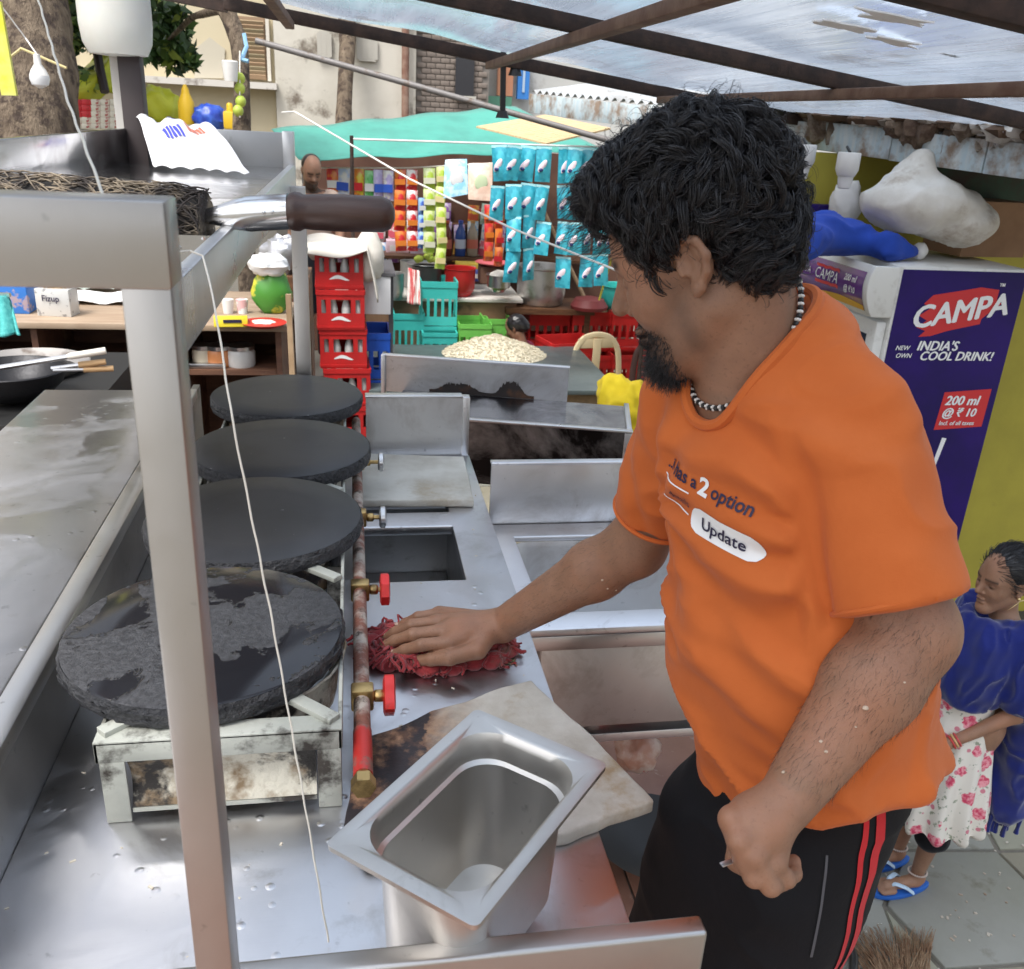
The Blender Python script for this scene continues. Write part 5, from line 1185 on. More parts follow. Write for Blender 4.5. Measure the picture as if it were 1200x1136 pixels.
for y_ in (FY0-.004, FY1-.021):
    P = [(hdr(0, v)[0]-.006, y_, hdr(0, v)[2]) for v in np.linspace(0, 1, 12)]+[(FX0, y_, hz1), (FX0, y_, hz0)]; MB().prism(P, (0, .025, 0)).build('header_end_cap', WHE, fg, bevel=.004)
HP = M('header_print', (.13, .02, .24), .25, col2=(.06, .012, .16), sc=4, coat=.5)
MB().grid(lambda u, v: hdr(.02+.96*u, .10+.76*v, -.006), 8, 14).build('header_sign', HP, fg)
MB().grid(lambda u, v: hdr(.02+.96*u, .10+(.10+.05*math.sin(u*5))*v, -.0075), 24, 3).build('header_stripe', M('header_gold', (.75, .42, .05), .3), fg)
REDP = M('red_print', (.62, .025, .03), .4); WP = M('white_lettering', (.86, .86, .86), .45)
def hlay(mb, V, F, u0, v0, s_, off=-.009):   # text laid on the curved header
    mb.add([hdr(u0-p[0]*s_/(FY1-FY0), v0+p[1]*s_/(hz1-hz0), off) for p in V], F); return mb
Lr_ = lambda s, **k: text2d(s, 1.0, **k)
rbx = [(-.5+i*.1, y) for y in (-.5, .5) for i in range(11)]
mb_ = MB(); V_ = np.array([(-.17+.034*i, (-.062 if j == 0 else .062)+.006*vn1((i, j, 2), 1.7), 0) for j in (0, 1) for i in range(11)]); hlay(mb_, V_, [(i, i+1, 12+i, 11+i) for i in range(10)], .53, .56, .62, -.0085); mb_.build('logo_brush', REDP, fg)
mb_ = MB(); t_ = Lr_('CAMPA', shear=.25); hlay(mb_, t_[0], t_[1], .53, .56, .062, -.0105); mb_.build('header_lettering', WP, fg); mb_ = MB(); t_ = Lr_('200 ml', shear=.2, bold=.02); hlay(mb_, t_[0], t_[1], .19, .66, .036, -.0105); t_ = Lr_('@ ₹10', shear=.2, bold=.02); hlay(mb_, t_[0], t_[1], .19, .44, .034, -.0105)
mb_.build('header_lettering', WP, fg); mb_ = MB(); t_ = Lr_('CAMPA', shear=.25); hlay(mb_, t_[0], t_[1], .88, .56, .04, -.0105); mb_.build('header_lettering', WP, fg)
yS = FY0-.0026
def S(px, py): return Gy(px, py, yS)
def side_text(mb, s, px, py, h, rot=0, **k):
    wgt = .02 if h > .04 else .012
    V_, F_ = Lr_(s, **{q: (0 if q == 'bold' else v) for q, v in k.items()}); c_ = S(px, py); ca, sa = math.cos(R(rot)), math.sin(R(rot))
    for i_, (ox, oz) in enumerate(((0, 0), (wgt, 0), (-wgt, 0), (0, wgt), (0, -wgt), (1.8*wgt, 0), (-1.8*wgt, 0))): mb.add([(c_[0]+h*((p[0]+ox)*ca-(p[1]+oz)*sa), yS-.0022-.0002*i_, c_[2]+h*((p[0]+ox)*sa+(p[1]+oz)*ca)) for p in V_], F_)
    return mb
br = [(1076, 395), (1084, 388), (1074, 384), (1086, 376), (1077, 370), (1090, 362), (1083, 356), (1094, 346), (1120, 342), (1150, 337), (1171, 340), (1168, 352), (1174, 356), (1160, 366), (1150, 374), (1148, 380), (1110, 388), (1090, 394)]
MB().prism([S(*p)-np.array([0, .0008, 0]) for p in br], (0, .0006, 0)).build('logo_brush', REDP, fg)
mb_ = MB(); side_text(mb_, 'CAMPA', 1124, 366, .124, 9, shear=.22, bold=0); side_text(mb_, '™', 1174, 336, .03); mb_.build('logo_lettering', WP, fg)
mb_ = MB(); side_text(mb_, 'NEW', 1057, 408, .026, 0, shear=.25, bold=.03); side_text(mb_, 'OWN', 1058, 417, .026, 0, shear=.25, bold=.03); mb_.build('slogan_lettering', WP, fg); mb_ = MB(); side_text(mb_, "INDIA'S", 1098, 406, .054, 0, shear=.22, bold=.04); side_text(mb_, 'COOL DRINK!', 1120, 418, .051, 0, shear=.22, bold=.04); mb_.build('slogan_lettering', WP, fg)
MB().prism([S(*p)-np.array([0, .0008, 0]) for p in ((1094, 504), (1107, 460), (1162, 456), (1150, 500))], (0, .0006, 0)).build('price_patch', REDP, fg)
mb_ = MB(); side_text(mb_, '200 ml', 1127, 470, .056, 0, shear=.2, bold=.035); side_text(mb_, '@ ₹ 10', 1123, 484, .050, 0, shear=.2, bold=.03); side_text(mb_, 'Incl. of all taxes', 1120, 496, .026, 0, shear=.2, bold=.02); mb_.build('price_lettering', WP, fg)
MB().prism([S(*p)-np.array([0, .0008, 0]) for p in ((1088, 556), (1092, 556), (1109, 514), (1104, 513))], (0, .0006, 0)).build('straw_print', WP, fg)
COLA = M('cola_print', (.05, .012, .03), .4, col2=(.16, .05, .05), sc=40, lo=.5, hi=.6)
MB().prism([S(1098+r_*.8*math.cos(a_), 598+r_*1.3*math.sin(a_))-np.array([0, .0008, 0]) for a_, r_ in ((k*2*math.pi/20, 9+6*vn1((k*1.7, 0, 0), 1)) for k in range(20))], (0, .0006, 0)).build('drink_print', COLA, fg)
for x_ in (FX0+.06, FX1-.06): MB().box(x_-.02, x_+.02, FY0+.05, FY1-.05, GZ, GZ+.079).build('foot', BLACK, fg)
# on top of the fridge
CLB = cloth_mat('blue_cloth', (.02, .07, .42), (.015, .05, .32), sc=300)
tp = [Gz(935, 275, FZ1+.10), Gz(965, 262, FZ1+.13), Gz(1000, 272, FZ1+.10), Gz(1040, 285, FZ1+.07), Gz(1070, 294, FZ1+.04)]
bl_ = [Cap(tp[0]-ZU*.03, tp[1]-ZU*.04, .07, .075, .04), Cap(tp[1]-ZU*.04, tp[2]-ZU*.03, .075, .06, .04), Cap(tp[2]-ZU*.03, tp[3]-ZU*.015, .055, .046, .04), Cap(tp[3]-ZU*.015, tp[4], .044, .026, .03), Cap(tp[1]-ZU*.05, tp[2]+np.array([.06, .08, -.06]), .05, .04, .03)]
V, F = sdf_mesh(bl_, .012, it=2); N = normals(V, F); ax_ = unit(tp[4]-tp[0]); sd__ = np.cross(ax_, ZU); q__ = np.stack([V@ax_*2.2, V@sd__*11, V@ZU*9], 1); V = V+N*(.020*(1-np.abs(vn(q__, 1.3, 3, 2)))**3-.006)[:, None]; V[:, 2] = np.maximum(V[:, 2], FZ1+.003)
bcl_ = tag(link_mesh('blue_cloth', fast_mesh('blue_cloth', V, F), CLB, angle=0), 'rumpled royal blue cloth tied at one end on top of the drinks fridge', 'cloth')
p = tp[4]; V_, F_ = blob(p+np.array([.03, 0, -.0]), .030, .034, .034, 4, .1, 16); MB().add(V_, F_).build('tied_knot', WHITE_PL, bcl_)
SACK = M('dirty_white_sack', (.74, .72, .67), .75, col2=(.60, .57, .51), sc=6, dirt=(.34, .27, .20), dsc=5, bmp=.5, bsc=40)
c_ = Gd(1077, 240, 3.62); sk = [Ell(c_+np.array([0, 0, .0]), (.225, .17, .10), None, .03), Cap(c_+np.array([-.05, .02, .06]), c_+np.array([-.02, .02, .16]), .09, .05, .06), Ell(c_+np.array([.18, 0, -.06]), (.14, .17, .08), None, .05)]
V, F = sdf_mesh(sk, .014, it=2); N = normals(V, F); V = V+N*(.022*(1-np.abs(vn(V*np.array([1, 1, 1.6]), 5, 13, 2)))**2-.008+.010*(1-np.abs(vn(V, 11, 19, 1)))**6)[:, None]; V[:, 2] = np.maximum(V[:, 2], FZ1+.004)
tag(link_mesh('sack', fast_mesh('sack', V, F), SACK, angle=0), 'bulging dirty white sack lying on top of the drinks fridge', 'sack')
c_ = Gd(990, 240, 3.95); V_, F_ = blob(c_, .07, .06, .10, 7, .3, 24); tag(MB().add(V_, F_).build('paper_bag', M('white_paper', (.75, .74, .72), .8, bmp=.6, bsc=12, bdist=.02), angle=70), 'small crumpled white paper bag between blue cloth and sack', 'bag')
c_ = Gd(1165, 262, 3.75); m_ = MB().obox((c_[0], c_[1]+.1, FZ1+.125), .32, .24, .22, .1); tag(m_.build('cardboard_box', M('cardboard', (.30, .17, .09), .8, col2=(.22, .12, .06), sc=4)), 'brown cardboard box on the fridge top, right of the sack', 'box')
c_ = Gd(1160, 205, 4.0); tag(MB().obox((c_[0]+.1, c_[1]-.1, 1.50), 1.2, .02, .16, .05).build('dark_shelf_board', M('dark_green_board', (.03, .07, .04), .7, col2=(.05, .03, .02), sc=8)), 'dark green board under the shed roof above the cardboard box', 'board')
c_ = Gd(1092, 205, 3.9); V_, F_ = blob(c_, .05, .04, .06, 3, .3, 16); tag(MB().add(V_, F_).build('orange_bag', M('orange_film', (.70, .22, .04), .4)), 'small orange plastic bag tucked under the shed roof behind the sack', 'bag')
# a second fridge header deeper in, half hidden behind the cook
p = Gy(940, 245, 3.93); tag(MB().obox((p[0]+.08, 3.905, p[2]-.02), .3, .05, .09).build('purple_sign', PUR, bevel=.006), 'narrow purple sign edge on the yellow wall just behind the cook\'s hair', 'sign')
# ------------------------------------------------------------------ the snack stall across the yard
CARD = M('stall_board', (.10, .045, .03), .7, col2=(.14, .07, .045), sc=4, bmp=.2)
PLY = M('ply_board', (.46, .33, .19), .65, col2=(.36, .25, .14), sc=3, stretch=(1, 8, 1))
st0 = Gd(352, 352, 8.3); st1 = Gd(742, 352, 8.3)
def W2(px, py, d): return Gd(px, py, d)
stall = thing('snack_stall', 'crowded roadside snack stall with dark back boards and shelves of bottles and boxes', 'stall', (1.0, 8.9, GZ))
bxl, bxr, byk = Gd(362, 250, 9.2)[0], Gd(760, 250, 9.2)[0], 9.35
MB().box(bxl, bxr, byk, byk+.05, GZ, 1.35).build('back_board', CARD, stall)
zc = Gd(640, 352, 8.0)[2]; yc = 7.85
cxl, cxr = Gd(492, 348, 8)[0], Gd(612, 348, 8)[0]
MB().box(cxl-.9, cxr, yc, yc+.75, zc-.03, zc).build('counter_top', M('white_edge_board', (.66, .63, .58), .5, dirt=(.3, .22, .15), dsc=5), stall, bevel=.004)
MB().box(cxl-.85, cxr-.05, yc+.04, yc+.07, zc-.55, zc-.032).build('counter_front', M('brown_laminate', (.30, .17, .10), .5, col2=(.22, .12, .07), sc=4, dirt=(.06, .04, .03), dsc=4), stall)
for x_ in (cxl-.8, cxr-.1): MB().box(x_-.025, x_+.025, yc+.1, yc+.15, GZ, zc-.032).build('leg', WOOD, stall)
px_sh = [(300, 8.9), (262, 9.05)]
shz = [Gd(540, y_, d_)[2] for y_, d_ in px_sh]; shy = [Gd(540, y_, d_)[1] for y_, d_ in px_sh]
MB().box(bxl+.1, bxr-.6, shy[0]-.12, byk-.002, shz[0]-.03, shz[0]).build('shelf', WOOD, stall); MB().box(bxl+.9, bxr-.6, shy[1]-.05, byk-.002, shz[1]-.03, shz[1]).build('shelf', WOOD, stall)
for x_ in (bxl+.05, bxr-.02): MB().box(x_-.03, x_+.03, 8.2, 8.26, GZ, 1.30).build('post', M('grey_post', (.34, .34, .35), .5), stall)
# teal tarpaulin
TARP = M('teal_tarp', (.055, .33, .265), .6, col2=(.04, .26, .21), sc=4, sheen=.2)
q0, q1, q2, q3 = Gd(318, 152, 7.6), Gd(604, 124, 8.6), Gd(700, 176, 8.0), Gd(352, 186, 7.4)
def tf(u, v):
    p = (q0*(1-u)+q1*u)*(1-v)+(q3*(1-u)+q2*u)*v; return tuple(p+np.array([0, -.25*v+.012*math.sin(u*31)*v, .010*math.sin(u*23+v*3)]))
tag(MB().grid(tf, 60, 10).build('teal_tarpaulin', TARP, thick=.004, angle=0), 'sagging teal tarpaulin stretched over the front of the snack stall', 'tarpaulin')
lip = [tf(u, 0) for u in np.linspace(0, 1, 30)]; 
q = [Gd(558, 150, 7.0), Gd(640, 136, 7.2), Gd(716, 152, 6.8), Gd(640, 170, 6.6)]
mt = thing('woven_mat', 'pale cane mat laid flat above the hanging teal packets', 'mat', sum(q)/4)
MATM = M('cane_mat', (.62, .48, .28), .7, col2=(.48, .34, .18), sc=10, stretch=(2, 12, 1))
for k in range(14):
    u0, u1 = k/14, (k+.92)/14
    P = [q[0]*(1-u0)+q[1]*u0, q[0]*(1-u1)+q[1]*u1, q[3]*(1-u1)+q[2]*u1, q[3]*(1-u0)+q[2]*u0]; MB().prism(P, (0, 0, .012)).build('slat', MATM, mt)
# cords the packets hang from
hy = 6.25
c0_, c1_ = Gy(412, 163, hy), Gy(718, 173, hy)
tag(MB().tube([c0_+(c1_-c0_)*t_ for t_ in np.linspace(0, 1, 12)], .007, 6).build('white_rod', WHITE_PL), 'thin white horizontal rod that the teal packet strips hang from', 'rod')
tag(MB().cyl(c0_+np.array([0, 0, .02]), (c0_[0], c0_[1], GZ), .012, n=8).build('thin_post', IRON), 'thin iron post holding the left end of the white packet rod', 'post')
tag(MB().cyl(c1_+np.array([.35, 0, .02]), (c1_[0]+.35, c1_[1], GZ), .015, n=8).build('thin_post', IRON), 'iron post holding the right end of the packet rod, hidden behind the cook', 'post')
tag(MB().tube([c1_, c1_+np.array([.35, 0, 0])], .007, 6).build('white_rod', WHITE_PL), 'short end piece of the white rod behind the cook\'s head', 'rod')
string('white_rope', 'long white rope slanting down in front of the stall to the cook\'s brow', [Gd(330, 132, 5.2), Gd(345, 131, 5.2), Gd(480, 210, 4.6), Gd(600, 268, 4.1), Gd(725, 318, 3.6), Gd(800, 345, 3.4)], .005, 'rope', M('white_rope', (.75, .73, .68), .8))
# pouches
def pouch_mesh(name, w_, h_, t_, seed=0):
    V, F = [], []; nu, nv = 6, 8
    for sgn in (-1, 1):
        o_ = len(V)
        for j in range(nv+1):
            for i in range(nu+1):
                u, v = i/nu, j/nv; e = (math.sin(math.pi*u)*math.sin(math.pi*min(1, max(0, (v-.06)/.88))))**.6 if 0 < u < 1 and .06 < v < .94 else 0
                V.append(((u-.5)*w_*(1-.05*e), sgn*t_/2*e*(1+.25*vn1((i*.7, j*.7, sgn+seed), 1))+.0008*sgn, -h_*v))
        F += [(o_+j*(nu+1)+i, o_+j*(nu+1)+i+1, o_+(j+1)*(nu+1)+i+1, o_+(j+1)*(nu+1)+i)[::sgn] for j in range(nv) for i in range(nu)]
    return MB().add(V, F)
def film(name, c, c2): return M(name, c, .28, col2=c2, sc=16, lo=.46, hi=.54, spec=.6)
TEALF = film('teal_film', (.07, .50, .62), (.03, .34, .46)); SEAL = M('pale_seal', (.45, .80, .84), .35); EMB = M('pink_white_emblem', (.80, .66, .72), .4); EMB2 = M('navy_emblem', (.03, .04, .16), .4)
def proto_pouch():
    t = thing('snack_pouch', 'teal snack pouch with pink and white emblem hanging in a strip', 'packet', (0, 0, -50), group='teal snack pouches hanging in strips')
    pouch_mesh('p', .100, .222, .040).build('pouch', TEALF, t, world=False, angle=0)
    MB().box(-.049, .049, -.0045, -.0015, -.016, -.001).build('seal', SEAL, t, world=False)
    V_, F_ = blob((-.008, -.019, -.12), .022, .006, .04, 1, .1, 12); V_ = np.array(V_); V_[:, 0] += (V_[:, 2]+.12)*.5; MB().add(V_, F_).build('emblem', EMB, t, world=False)
    V_, F_ = blob((-.018, -.022, -.145), .015, .005, .012, 1, .1, 10); MB().add(V_, F_).build('emblem_navy_end', EMB2, t, world=False); return t  # navy part of the printed emblem
pp = proto_pouch(); first = True
colsx = [(584, [172, 216], 0), (603, [171, 214, 252, 290], 1), (620, [172, 213, 250, 289], 0), (637, [172, 215, 258], 1), (661, [173, 215, 258, 299], 0), (675, [173, 216, 259], 1), (689, [172, 216, 257, 297], 0), (704, [173, 215, 258, 296], 1), (718, [174, 216, 258], 0)]
rr_ = random.Random(2); scl = 1
for (cx_, ys, dd) in colsx:
    for i, y_ in enumerate(ys):
        p = Gy(cx_+rr_.uniform(-1, 1), y_+2, hy-.03-.05*dd+.004*i); p[2] = p[2] if i else c0_[2]+(c1_[2]-c0_[2])*((p[0]-c0_[0])/(c1_[0]-c0_[0]))-.006
        if first: o_ = pp; o_.location = Vector(p); first = False
        else: o_ = copy_tree(pp, loc=p)
        o_['label'] = 'teal snack pouch, %s in the %s hanging strip from the left' % (('topmost', 'second from top', 'third from top', 'lowest')[i], ('first', 'second', 'third', 'fourth', 'fifth', 'sixth', 'seventh', 'eighth', 'ninth')[[c_[0] for c_ in colsx].index(cx_)])
        o_.rotation_euler = (rr_.uniform(-.08, .08), rr_.uniform(-.10, .10), rr_.uniform(-.55, .55))
        o_.scale = (rr_.uniform(.92, 1.1), rr_.uniform(.7, 1.5), rr_.uniform(.97, 1.04))
# other packets hanging further back
def hang(name, lab, px, py, wpx, hpx, d, c, c2, band=None, n=1, dy=0, grp=None):
    root = None; out = []
    for i in range(n):
        p = Gd(px, py+i*dy, d); s_ = d/FPX
        if root is None:
            root = thing(name, lab, 'packet', p, group=grp); fm_ = film(name+'_film', c, c2); pouch_mesh('p', wpx*s_, hpx*s_, .05).build('pouch', fm_, root, world=False, angle=0)
            if band: MB().box(-wpx*s_*.47, wpx*s_*.47, -.032, -.027, -hpx*s_*.72, -hpx*s_*.45).build('label_band', M(name+'_band', band, .35), root, world=False)
            o_ = root
        else: o_ = copy_tree(root, loc=p)
        if n > 1: o_['label'] = ('topmost ', 'second ', 'third ', 'fourth ', 'fifth ')[i]+lab
        o_.rotation_euler = (0, rr_.uniform(-.06, .06), rr_.uniform(-.3, .3)); out.append(o_)
    return out
OR, RD, LG, LIL, BLU, WHT, YEL, GRN = (.75, .22, .03), (.60, .02, .03), (.42, .58, .06), (.44, .38, .66), (.03, .10, .50), (.74, .74, .72), (.72, .60, .05), (.10, .45, .10)
strips = [  # name, label, px, py, w, h, colours, band, count, step
 ('orange_chip_packet', 'orange chip packet hanging beside the man at the left end of the stall', 390, 196, 15, 32, OR, RD, WHT, 1, 0), ('white_chip_packet', 'white and blue chip packet, second in the top row of the stall', 403, 197, 15, 35, WHT, (.5, .6, .8), BLU, 1, 0),
 ('yellow_chip_packet', 'yellow chip packet hanging in the top row of the stall', 421, 198, 11, 34, YEL, OR, RD, 1, 0), ('green_chip_packet', 'bright green chip packet hanging in the top row of the stall', 433, 200, 11, 32, GRN, (.3, .7, .3), WHT, 1, 0),
 ('lilac_chip_packet', 'left lilac chip packet in the top row of the stall', 443, 199, 11, 35, LIL, (.6, .55, .8), BLU, 1, 0), ('lilac_chip_packet', 'right lilac chip packet, beside the red strips', 455, 200, 12, 34, LIL, WHT, BLU, 1, 0),
 ('red_sachet', 'red snack sachet in the left red strip of the stall', 469, 199, 13, 23, RD, OR, OR, 4, 24), ('red_sachet', 'red snack sachet in the right red strip of the stall', 483, 199, 13, 23, RD, WHT, OR, 4, 24),
 ('blue_sachet', 'small dark blue sachet hanging left of the lime strip', 494, 232, 8, 19, BLU, (.3, .5, .8), WHT, 3, 20), ('lime_sachet', 'lime green sachet in the left lime strip of the stall', 503, 197, 14, 24, LG, (.65, .72, .4), (.7, .7, .55), 4, 25), ('lime_sachet', 'lime green sachet in the right lime strip of the stall', 517, 195, 12, 24, LG, (.65, .72, .3), (.7, .6, .3), 5, 24),
 ('orange_sachet', 'orange sachet in the left strip beside the teal pouches', 573, 240, 11, 22, (.70, .14, .04), RD, OR, 3, 22), ('orange_sachet', 'orange sachet in the right strip beside the teal pouches', 585, 246, 10, 22, (.66, .10, .04), OR, RD, 3, 22)]
# second layer of goods pinned to the back board
back = [('crimson_packet', (.58, .03, .06), (.8, .5, .1)), ('gold_packet', (.75, .50, .05), (.6, .1, .05)), ('mint_packet', (.25, .60, .45), (.7, .75, .7)), ('violet_packet', (.32, .12, .50), (.7, .6, .75)), ('white_packet', (.74, .72, .70), (.6, .1, .15)), ('sky_packet', (.15, .42, .70), (.8, .8, .8))]
rb_ = random.Random(21); where = ['left end', 'left half', 'middle', 'right half', 'right end']; seen_ = {}
for iy, y_ in enumerate((212, 238, 262, 284)):
    for ix in range(15):
        px = 384+ix*15.5+rb_.uniform(-2, 2)
        if rb_.random() < .22 or (px > 588): continue
        nm, c, c2 = back[rb_.randrange(6)]; p = Gd(px, y_+rb_.uniform(-3, 3), 8.95); s_ = 8.95/FPX
        lab = '%s pinned on the stall back board, %s row, %s from the left' % (nm.replace('_', ' '), ('top', 'second', 'third', 'lowest')[iy], ('first', 'second', 'third', 'fourth', 'fifth', 'sixth', 'seventh', 'eighth', 'ninth', 'tenth', 'eleventh', 'twelfth', 'thirteenth', 'fourteenth', 'fifteenth')[ix])
        if nm not in seen_:
            r0_ = thing(nm, lab, 'packet', p, group='packets on the stall back board'); pouch_mesh('p', 13*s_, 24*s_, .05).build('pouch', film(nm+'_film', c, c2), r0_, world=False, angle=0); MB().box(-5*s_, 5*s_, -.034, -.028, -17*s_, -10*s_).build('label_band', M(nm+'_band', c2, .4), r0_, world=False); seen_[nm] = r0_; o_ = r0_
        else: o_ = copy_tree(seen_[nm], loc=p, label=lab)
        o_.rotation_euler = (rb_.uniform(-.05, .05), rb_.uniform(-.14, .14), rb_.uniform(-.25, .25))
top_w = {}
for (nm, lab, px, py, w_, h_, c, c2, bd_, n_, dy) in strips: hang(nm, lab, px, py, w_, h_, 7.5, c, c2, bd_, n_, dy, lab if n_ > 1 else None)
ty = Gd(480, 197, 7.5); MB().tube([Gd(376, 197, 7.5), Gd(480, 197, 7.5), Gd(600, 190, 7.5)], .006, 6).build('packet_cord', TWINE, stall)
def card_packet(lab, pix, d, mat1, mat2):
    t = thing('hanging_packet', lab, 'packet', sum(Gd(x, y, d) for x, y in pix)/4); q = [Gd(x, y, d) for x, y in pix]
    MB().grid(lambda u, v: tuple(((q[0]*(1-u)+q[1]*u)*(1-v)+(q[3]*(1-u)+q[2]*u)*v)+np.array([0, -.03*math.sin(u*3.14)*math.sin(v*3.14), 0])), 8, 8).build('film', mat1, t, thick=.008)
    c_ = sum(q)/4; V_, F_ = blob(c_+np.array([0, -.045, 0]), .05, .006, .06, 3, .2, 14); MB().add(V_, F_).build('print_patch', mat2, t)
card_packet('light blue packet with a white burst, hanging left of the beige one', [(522, 188), (547, 187), (548, 228), (520, 233)], 6.9, film('light_blue_film', (.25, .55, .78), (.5, .72, .84)), M('white_burst', (.8, .8, .8), .5))
card_packet('beige packet with a pale green patch hanging beside the light blue one', [(549, 192), (577, 192), (576, 236), (549, 234)], 6.9, film('beige_film', (.62, .42, .32), (.68, .52, .42)), M('pale_green_patch', (.60, .70, .45), .5))
# bottles, boxes and bowls
def bottle(lab, px, py, d, hpx, c, cap, grp=None):
    s_ = d/FPX; h_ = hpx*s_; p = Gd(px, py, d); t = thing('bottle', lab, 'bottle', p, group=grp); r_ = h_*.16
    MB().lathe([(r_*.9, 0), (r_, .02*h_), (r_, .55*h_), (r_*.85, .68*h_), (r_*.4, .85*h_), (r_*.4, .93*h_)], p, n=14).build('body', M('bottle_'+lab[:9], c, .12, trans=.3), t)
    MB().lathe([(r_*.45, .93*h_), (r_*.45, h_)], p, n=12).build('cap', M('cap_'+lab[:9], cap, .4), t); MB().lathe([(r_*1.02, .22*h_), (r_*1.02, .48*h_)], p, n=14, cap=False).build('label', M('label_'+lab[:9], (.6, .15, .1) if c[0] > c[2] else (.6, .65, .8), .5), t)
sp = lambda px, k: (px, None)
def on_shelf(k, px): d_ = px_sh[k][1]; return Gy(px, px_sh[k][0], shy[k]-.02)
for (lab, px, c, cap, k) in (('red brown squash bottle on the stall shelf under the light blue packet', 523, (.25, .05, .03), (.6, .1, .05), 0), ('blue drink bottle on the stall shelf, middle one', 539, (.05, .12, .45), (.05, .1, .5), 0), ('small pale bottle on the stall shelf at right of the blue one', 553, (.55, .45, .35), (.6, .3, .1), 0)):
    p = on_shelf(0, px); d_ = (p-CAM)@AF; q_ = Gd(px, 300, d_); bottle(lab, px, 300, d_, 40, c, cap)
def boxs(name, lab, px, py, d, wpx, hpx, c, c2, dep=.15, rz=0, on=None):
    s_ = d/FPX; p = Gd(px, py, d)
    t = thing(name, lab, 'box', p); MB().obox(p+np.array([0, dep/2, hpx*s_/2]), wpx*s_, dep, hpx*s_, rz).build('carton', M(name+'_card', c, .6), t, bevel=.004); MB().obox(p+np.array([0, -.002, hpx*s_*.5]), wpx*s_*.7, .003, hpx*s_*.4, rz).build('print_patch', M(name+'_print', c2, .6), t)
boxs('pink_box', 'pink and white carton at the left of the stall shelf, behind the cloth', 466, 300, 8.9, 26, 17, (.70, .50, .58), (.75, .72, .72)); boxs('lilac_box', 'pale lilac carton stacked beside the pink one', 493, 300, 8.9, 24, 24, (.66, .56, .72), (.62, .25, .4)); boxs('blue_white_box', 'small navy and white carton standing above the lilac one', 497, 276, 8.95, 14, 13, (.06, .08, .30), WHT)
boxs('yellow_snack_box', 'flat yellow carton lying on the stall shelf below the bottles', 548, 318, 8.3, 26, 9, (.78, .56, .08), (.8, .75, .6)); boxs('navy_snack_box', 'small navy and white carton below the yellow one', 559, 330, 8.25, 12, 12, (.06, .08, .3), WHT)
for k, (px, lab) in enumerate(((577, 'orange carton on the upper stall shelf'), (560, 'dark red carton on the upper stall shelf beside the orange one'))): boxs('spice_box', lab, px, 262, 9.05, 14, 16, ((.68, .24, .05), (.4, .04, .04))[k], (.75, .6, .4))
# limes on a plate
p = Gd(500, 312, 7.95); t = thing('lime_plate', 'steel plate under a heap of green and yellow limes on the stall counter', 'plate', p)
MB().lathe([(.06, 0), (.17, .02), (.175, .025)], p, n=24, cap=False).build('plate', KS, t, thick=.003)
LIME = M('lime', (.36, .50, .06), .45, col2=(.55, .58, .10), sc=6); rr_ = random.Random(4); lb0 = None
for k in range(16):
    q_ = p+np.array([rr_.uniform(-.13, .13), rr_.uniform(-.09, .09), .05+rr_.uniform(0, .05)])
    if lb0 is None: lb0 = tag(MB().add(*blob(q_, .03, .03, .028, 1, .06, 12)).build('lime', LIME), 'green or yellow lime in the heap on the steel plate', 'lime', 'limes heaped on the plate')
    else: o_ = lb0.copy(); COL.objects.link(o_); o_.location = Vector(q_-np.array([0, 0, .028]))
# support block under plate etc: steel drum and vessels on counter
def vessel(name, lab, px, py, d, wpx, hpx, mat, cat='pot', rim=1.06, foot=.92, parent=None):
    s_ = d/FPX; p = Gd(px, py, d); r_ = wpx*s_/2; h_ = hpx*s_; t = thing(name, lab, cat, p)
    MB().lathe([(r_*foot*.9, 0), (r_*foot, .02), (r_, h_*.3), (r_, h_*.94), (r_*rim, h_*.97), (r_*rim, h_), (r_*.96, h_*.985), (r_*.92, .04)], p, n=32).build('body', mat, t); return t, p, r_, h_
ALU = M('aluminium_pot', (.62, .62, .62), .38, .9, col2=(.52, .52, .52), sc=5, dirt=(.3, .28, .25), dsc=9)
tpot, p, r_, h_ = vessel('aluminium_pot', 'large dull aluminium cooking pot below the hanging teal pouches', 633, 356, 8.2, 56, 44, ALU)
MB().box(p[0]-.35, p[0]+.45, p[1]-.25, p[1]+.3, p[2]-.05, p[2]).build('stand', WOOD, tpot)
for dx in (-.3, .4): MB().box(p[0]+dx-.025, p[0]+dx+.025, p[1]-.2, p[1]-.15, GZ, p[2]-.05).build('stand_leg', WOOD, tpot)
tk, p, r_, h_ = vessel('steel_bowl', 'round steel bowl with white contents on the stall counter edge', 584, 342, 7.75, 27, 20, KS, 'bowl', 1.15, .6); MB().add(*blob(p+np.array([0, 0, h_*.9]), r_*.8, r_*.8, .05, 3, .2, 18)).build('contents', M('white_flour', (.8, .78, .72), .9), tk)
vessel('red_bucket', 'red plastic bucket standing on the stall counter behind the teal crate', 538, 346, 8.0, 36, 32, RED_PL, 'bucket', 1.06, .8)
vessel('steel_tin', 'dented steel tin at the left end of the stall counter', 462, 350, 7.7, 22, 30, ALU, 'tin'); vessel('grey_canister', 'tall grey metal canister at the left of the lime plate', 479, 340, 8.3, 20, 34, M('grey_metal', (.45, .45, .44), .5, .5), 'canister')
vessel('lime_stand', 'dark steel drum under the plate of limes', 500, 345, 7.95, 34, 33, M('dark_drum', (.10, .09, .09), .4, .6), 'drum', 1.0, 1.0)
p = Gd(577, 312, 8.0); tag(MB().lathe([(.05, 0), (.15, .03), (.155, .036)], p, n=24, cap=False).build('pink_plate', M('pink_red_plastic', (.58, .12, .14), .4), thick=.004), 'pinkish red round tray beside the orange sachets', 'tray')
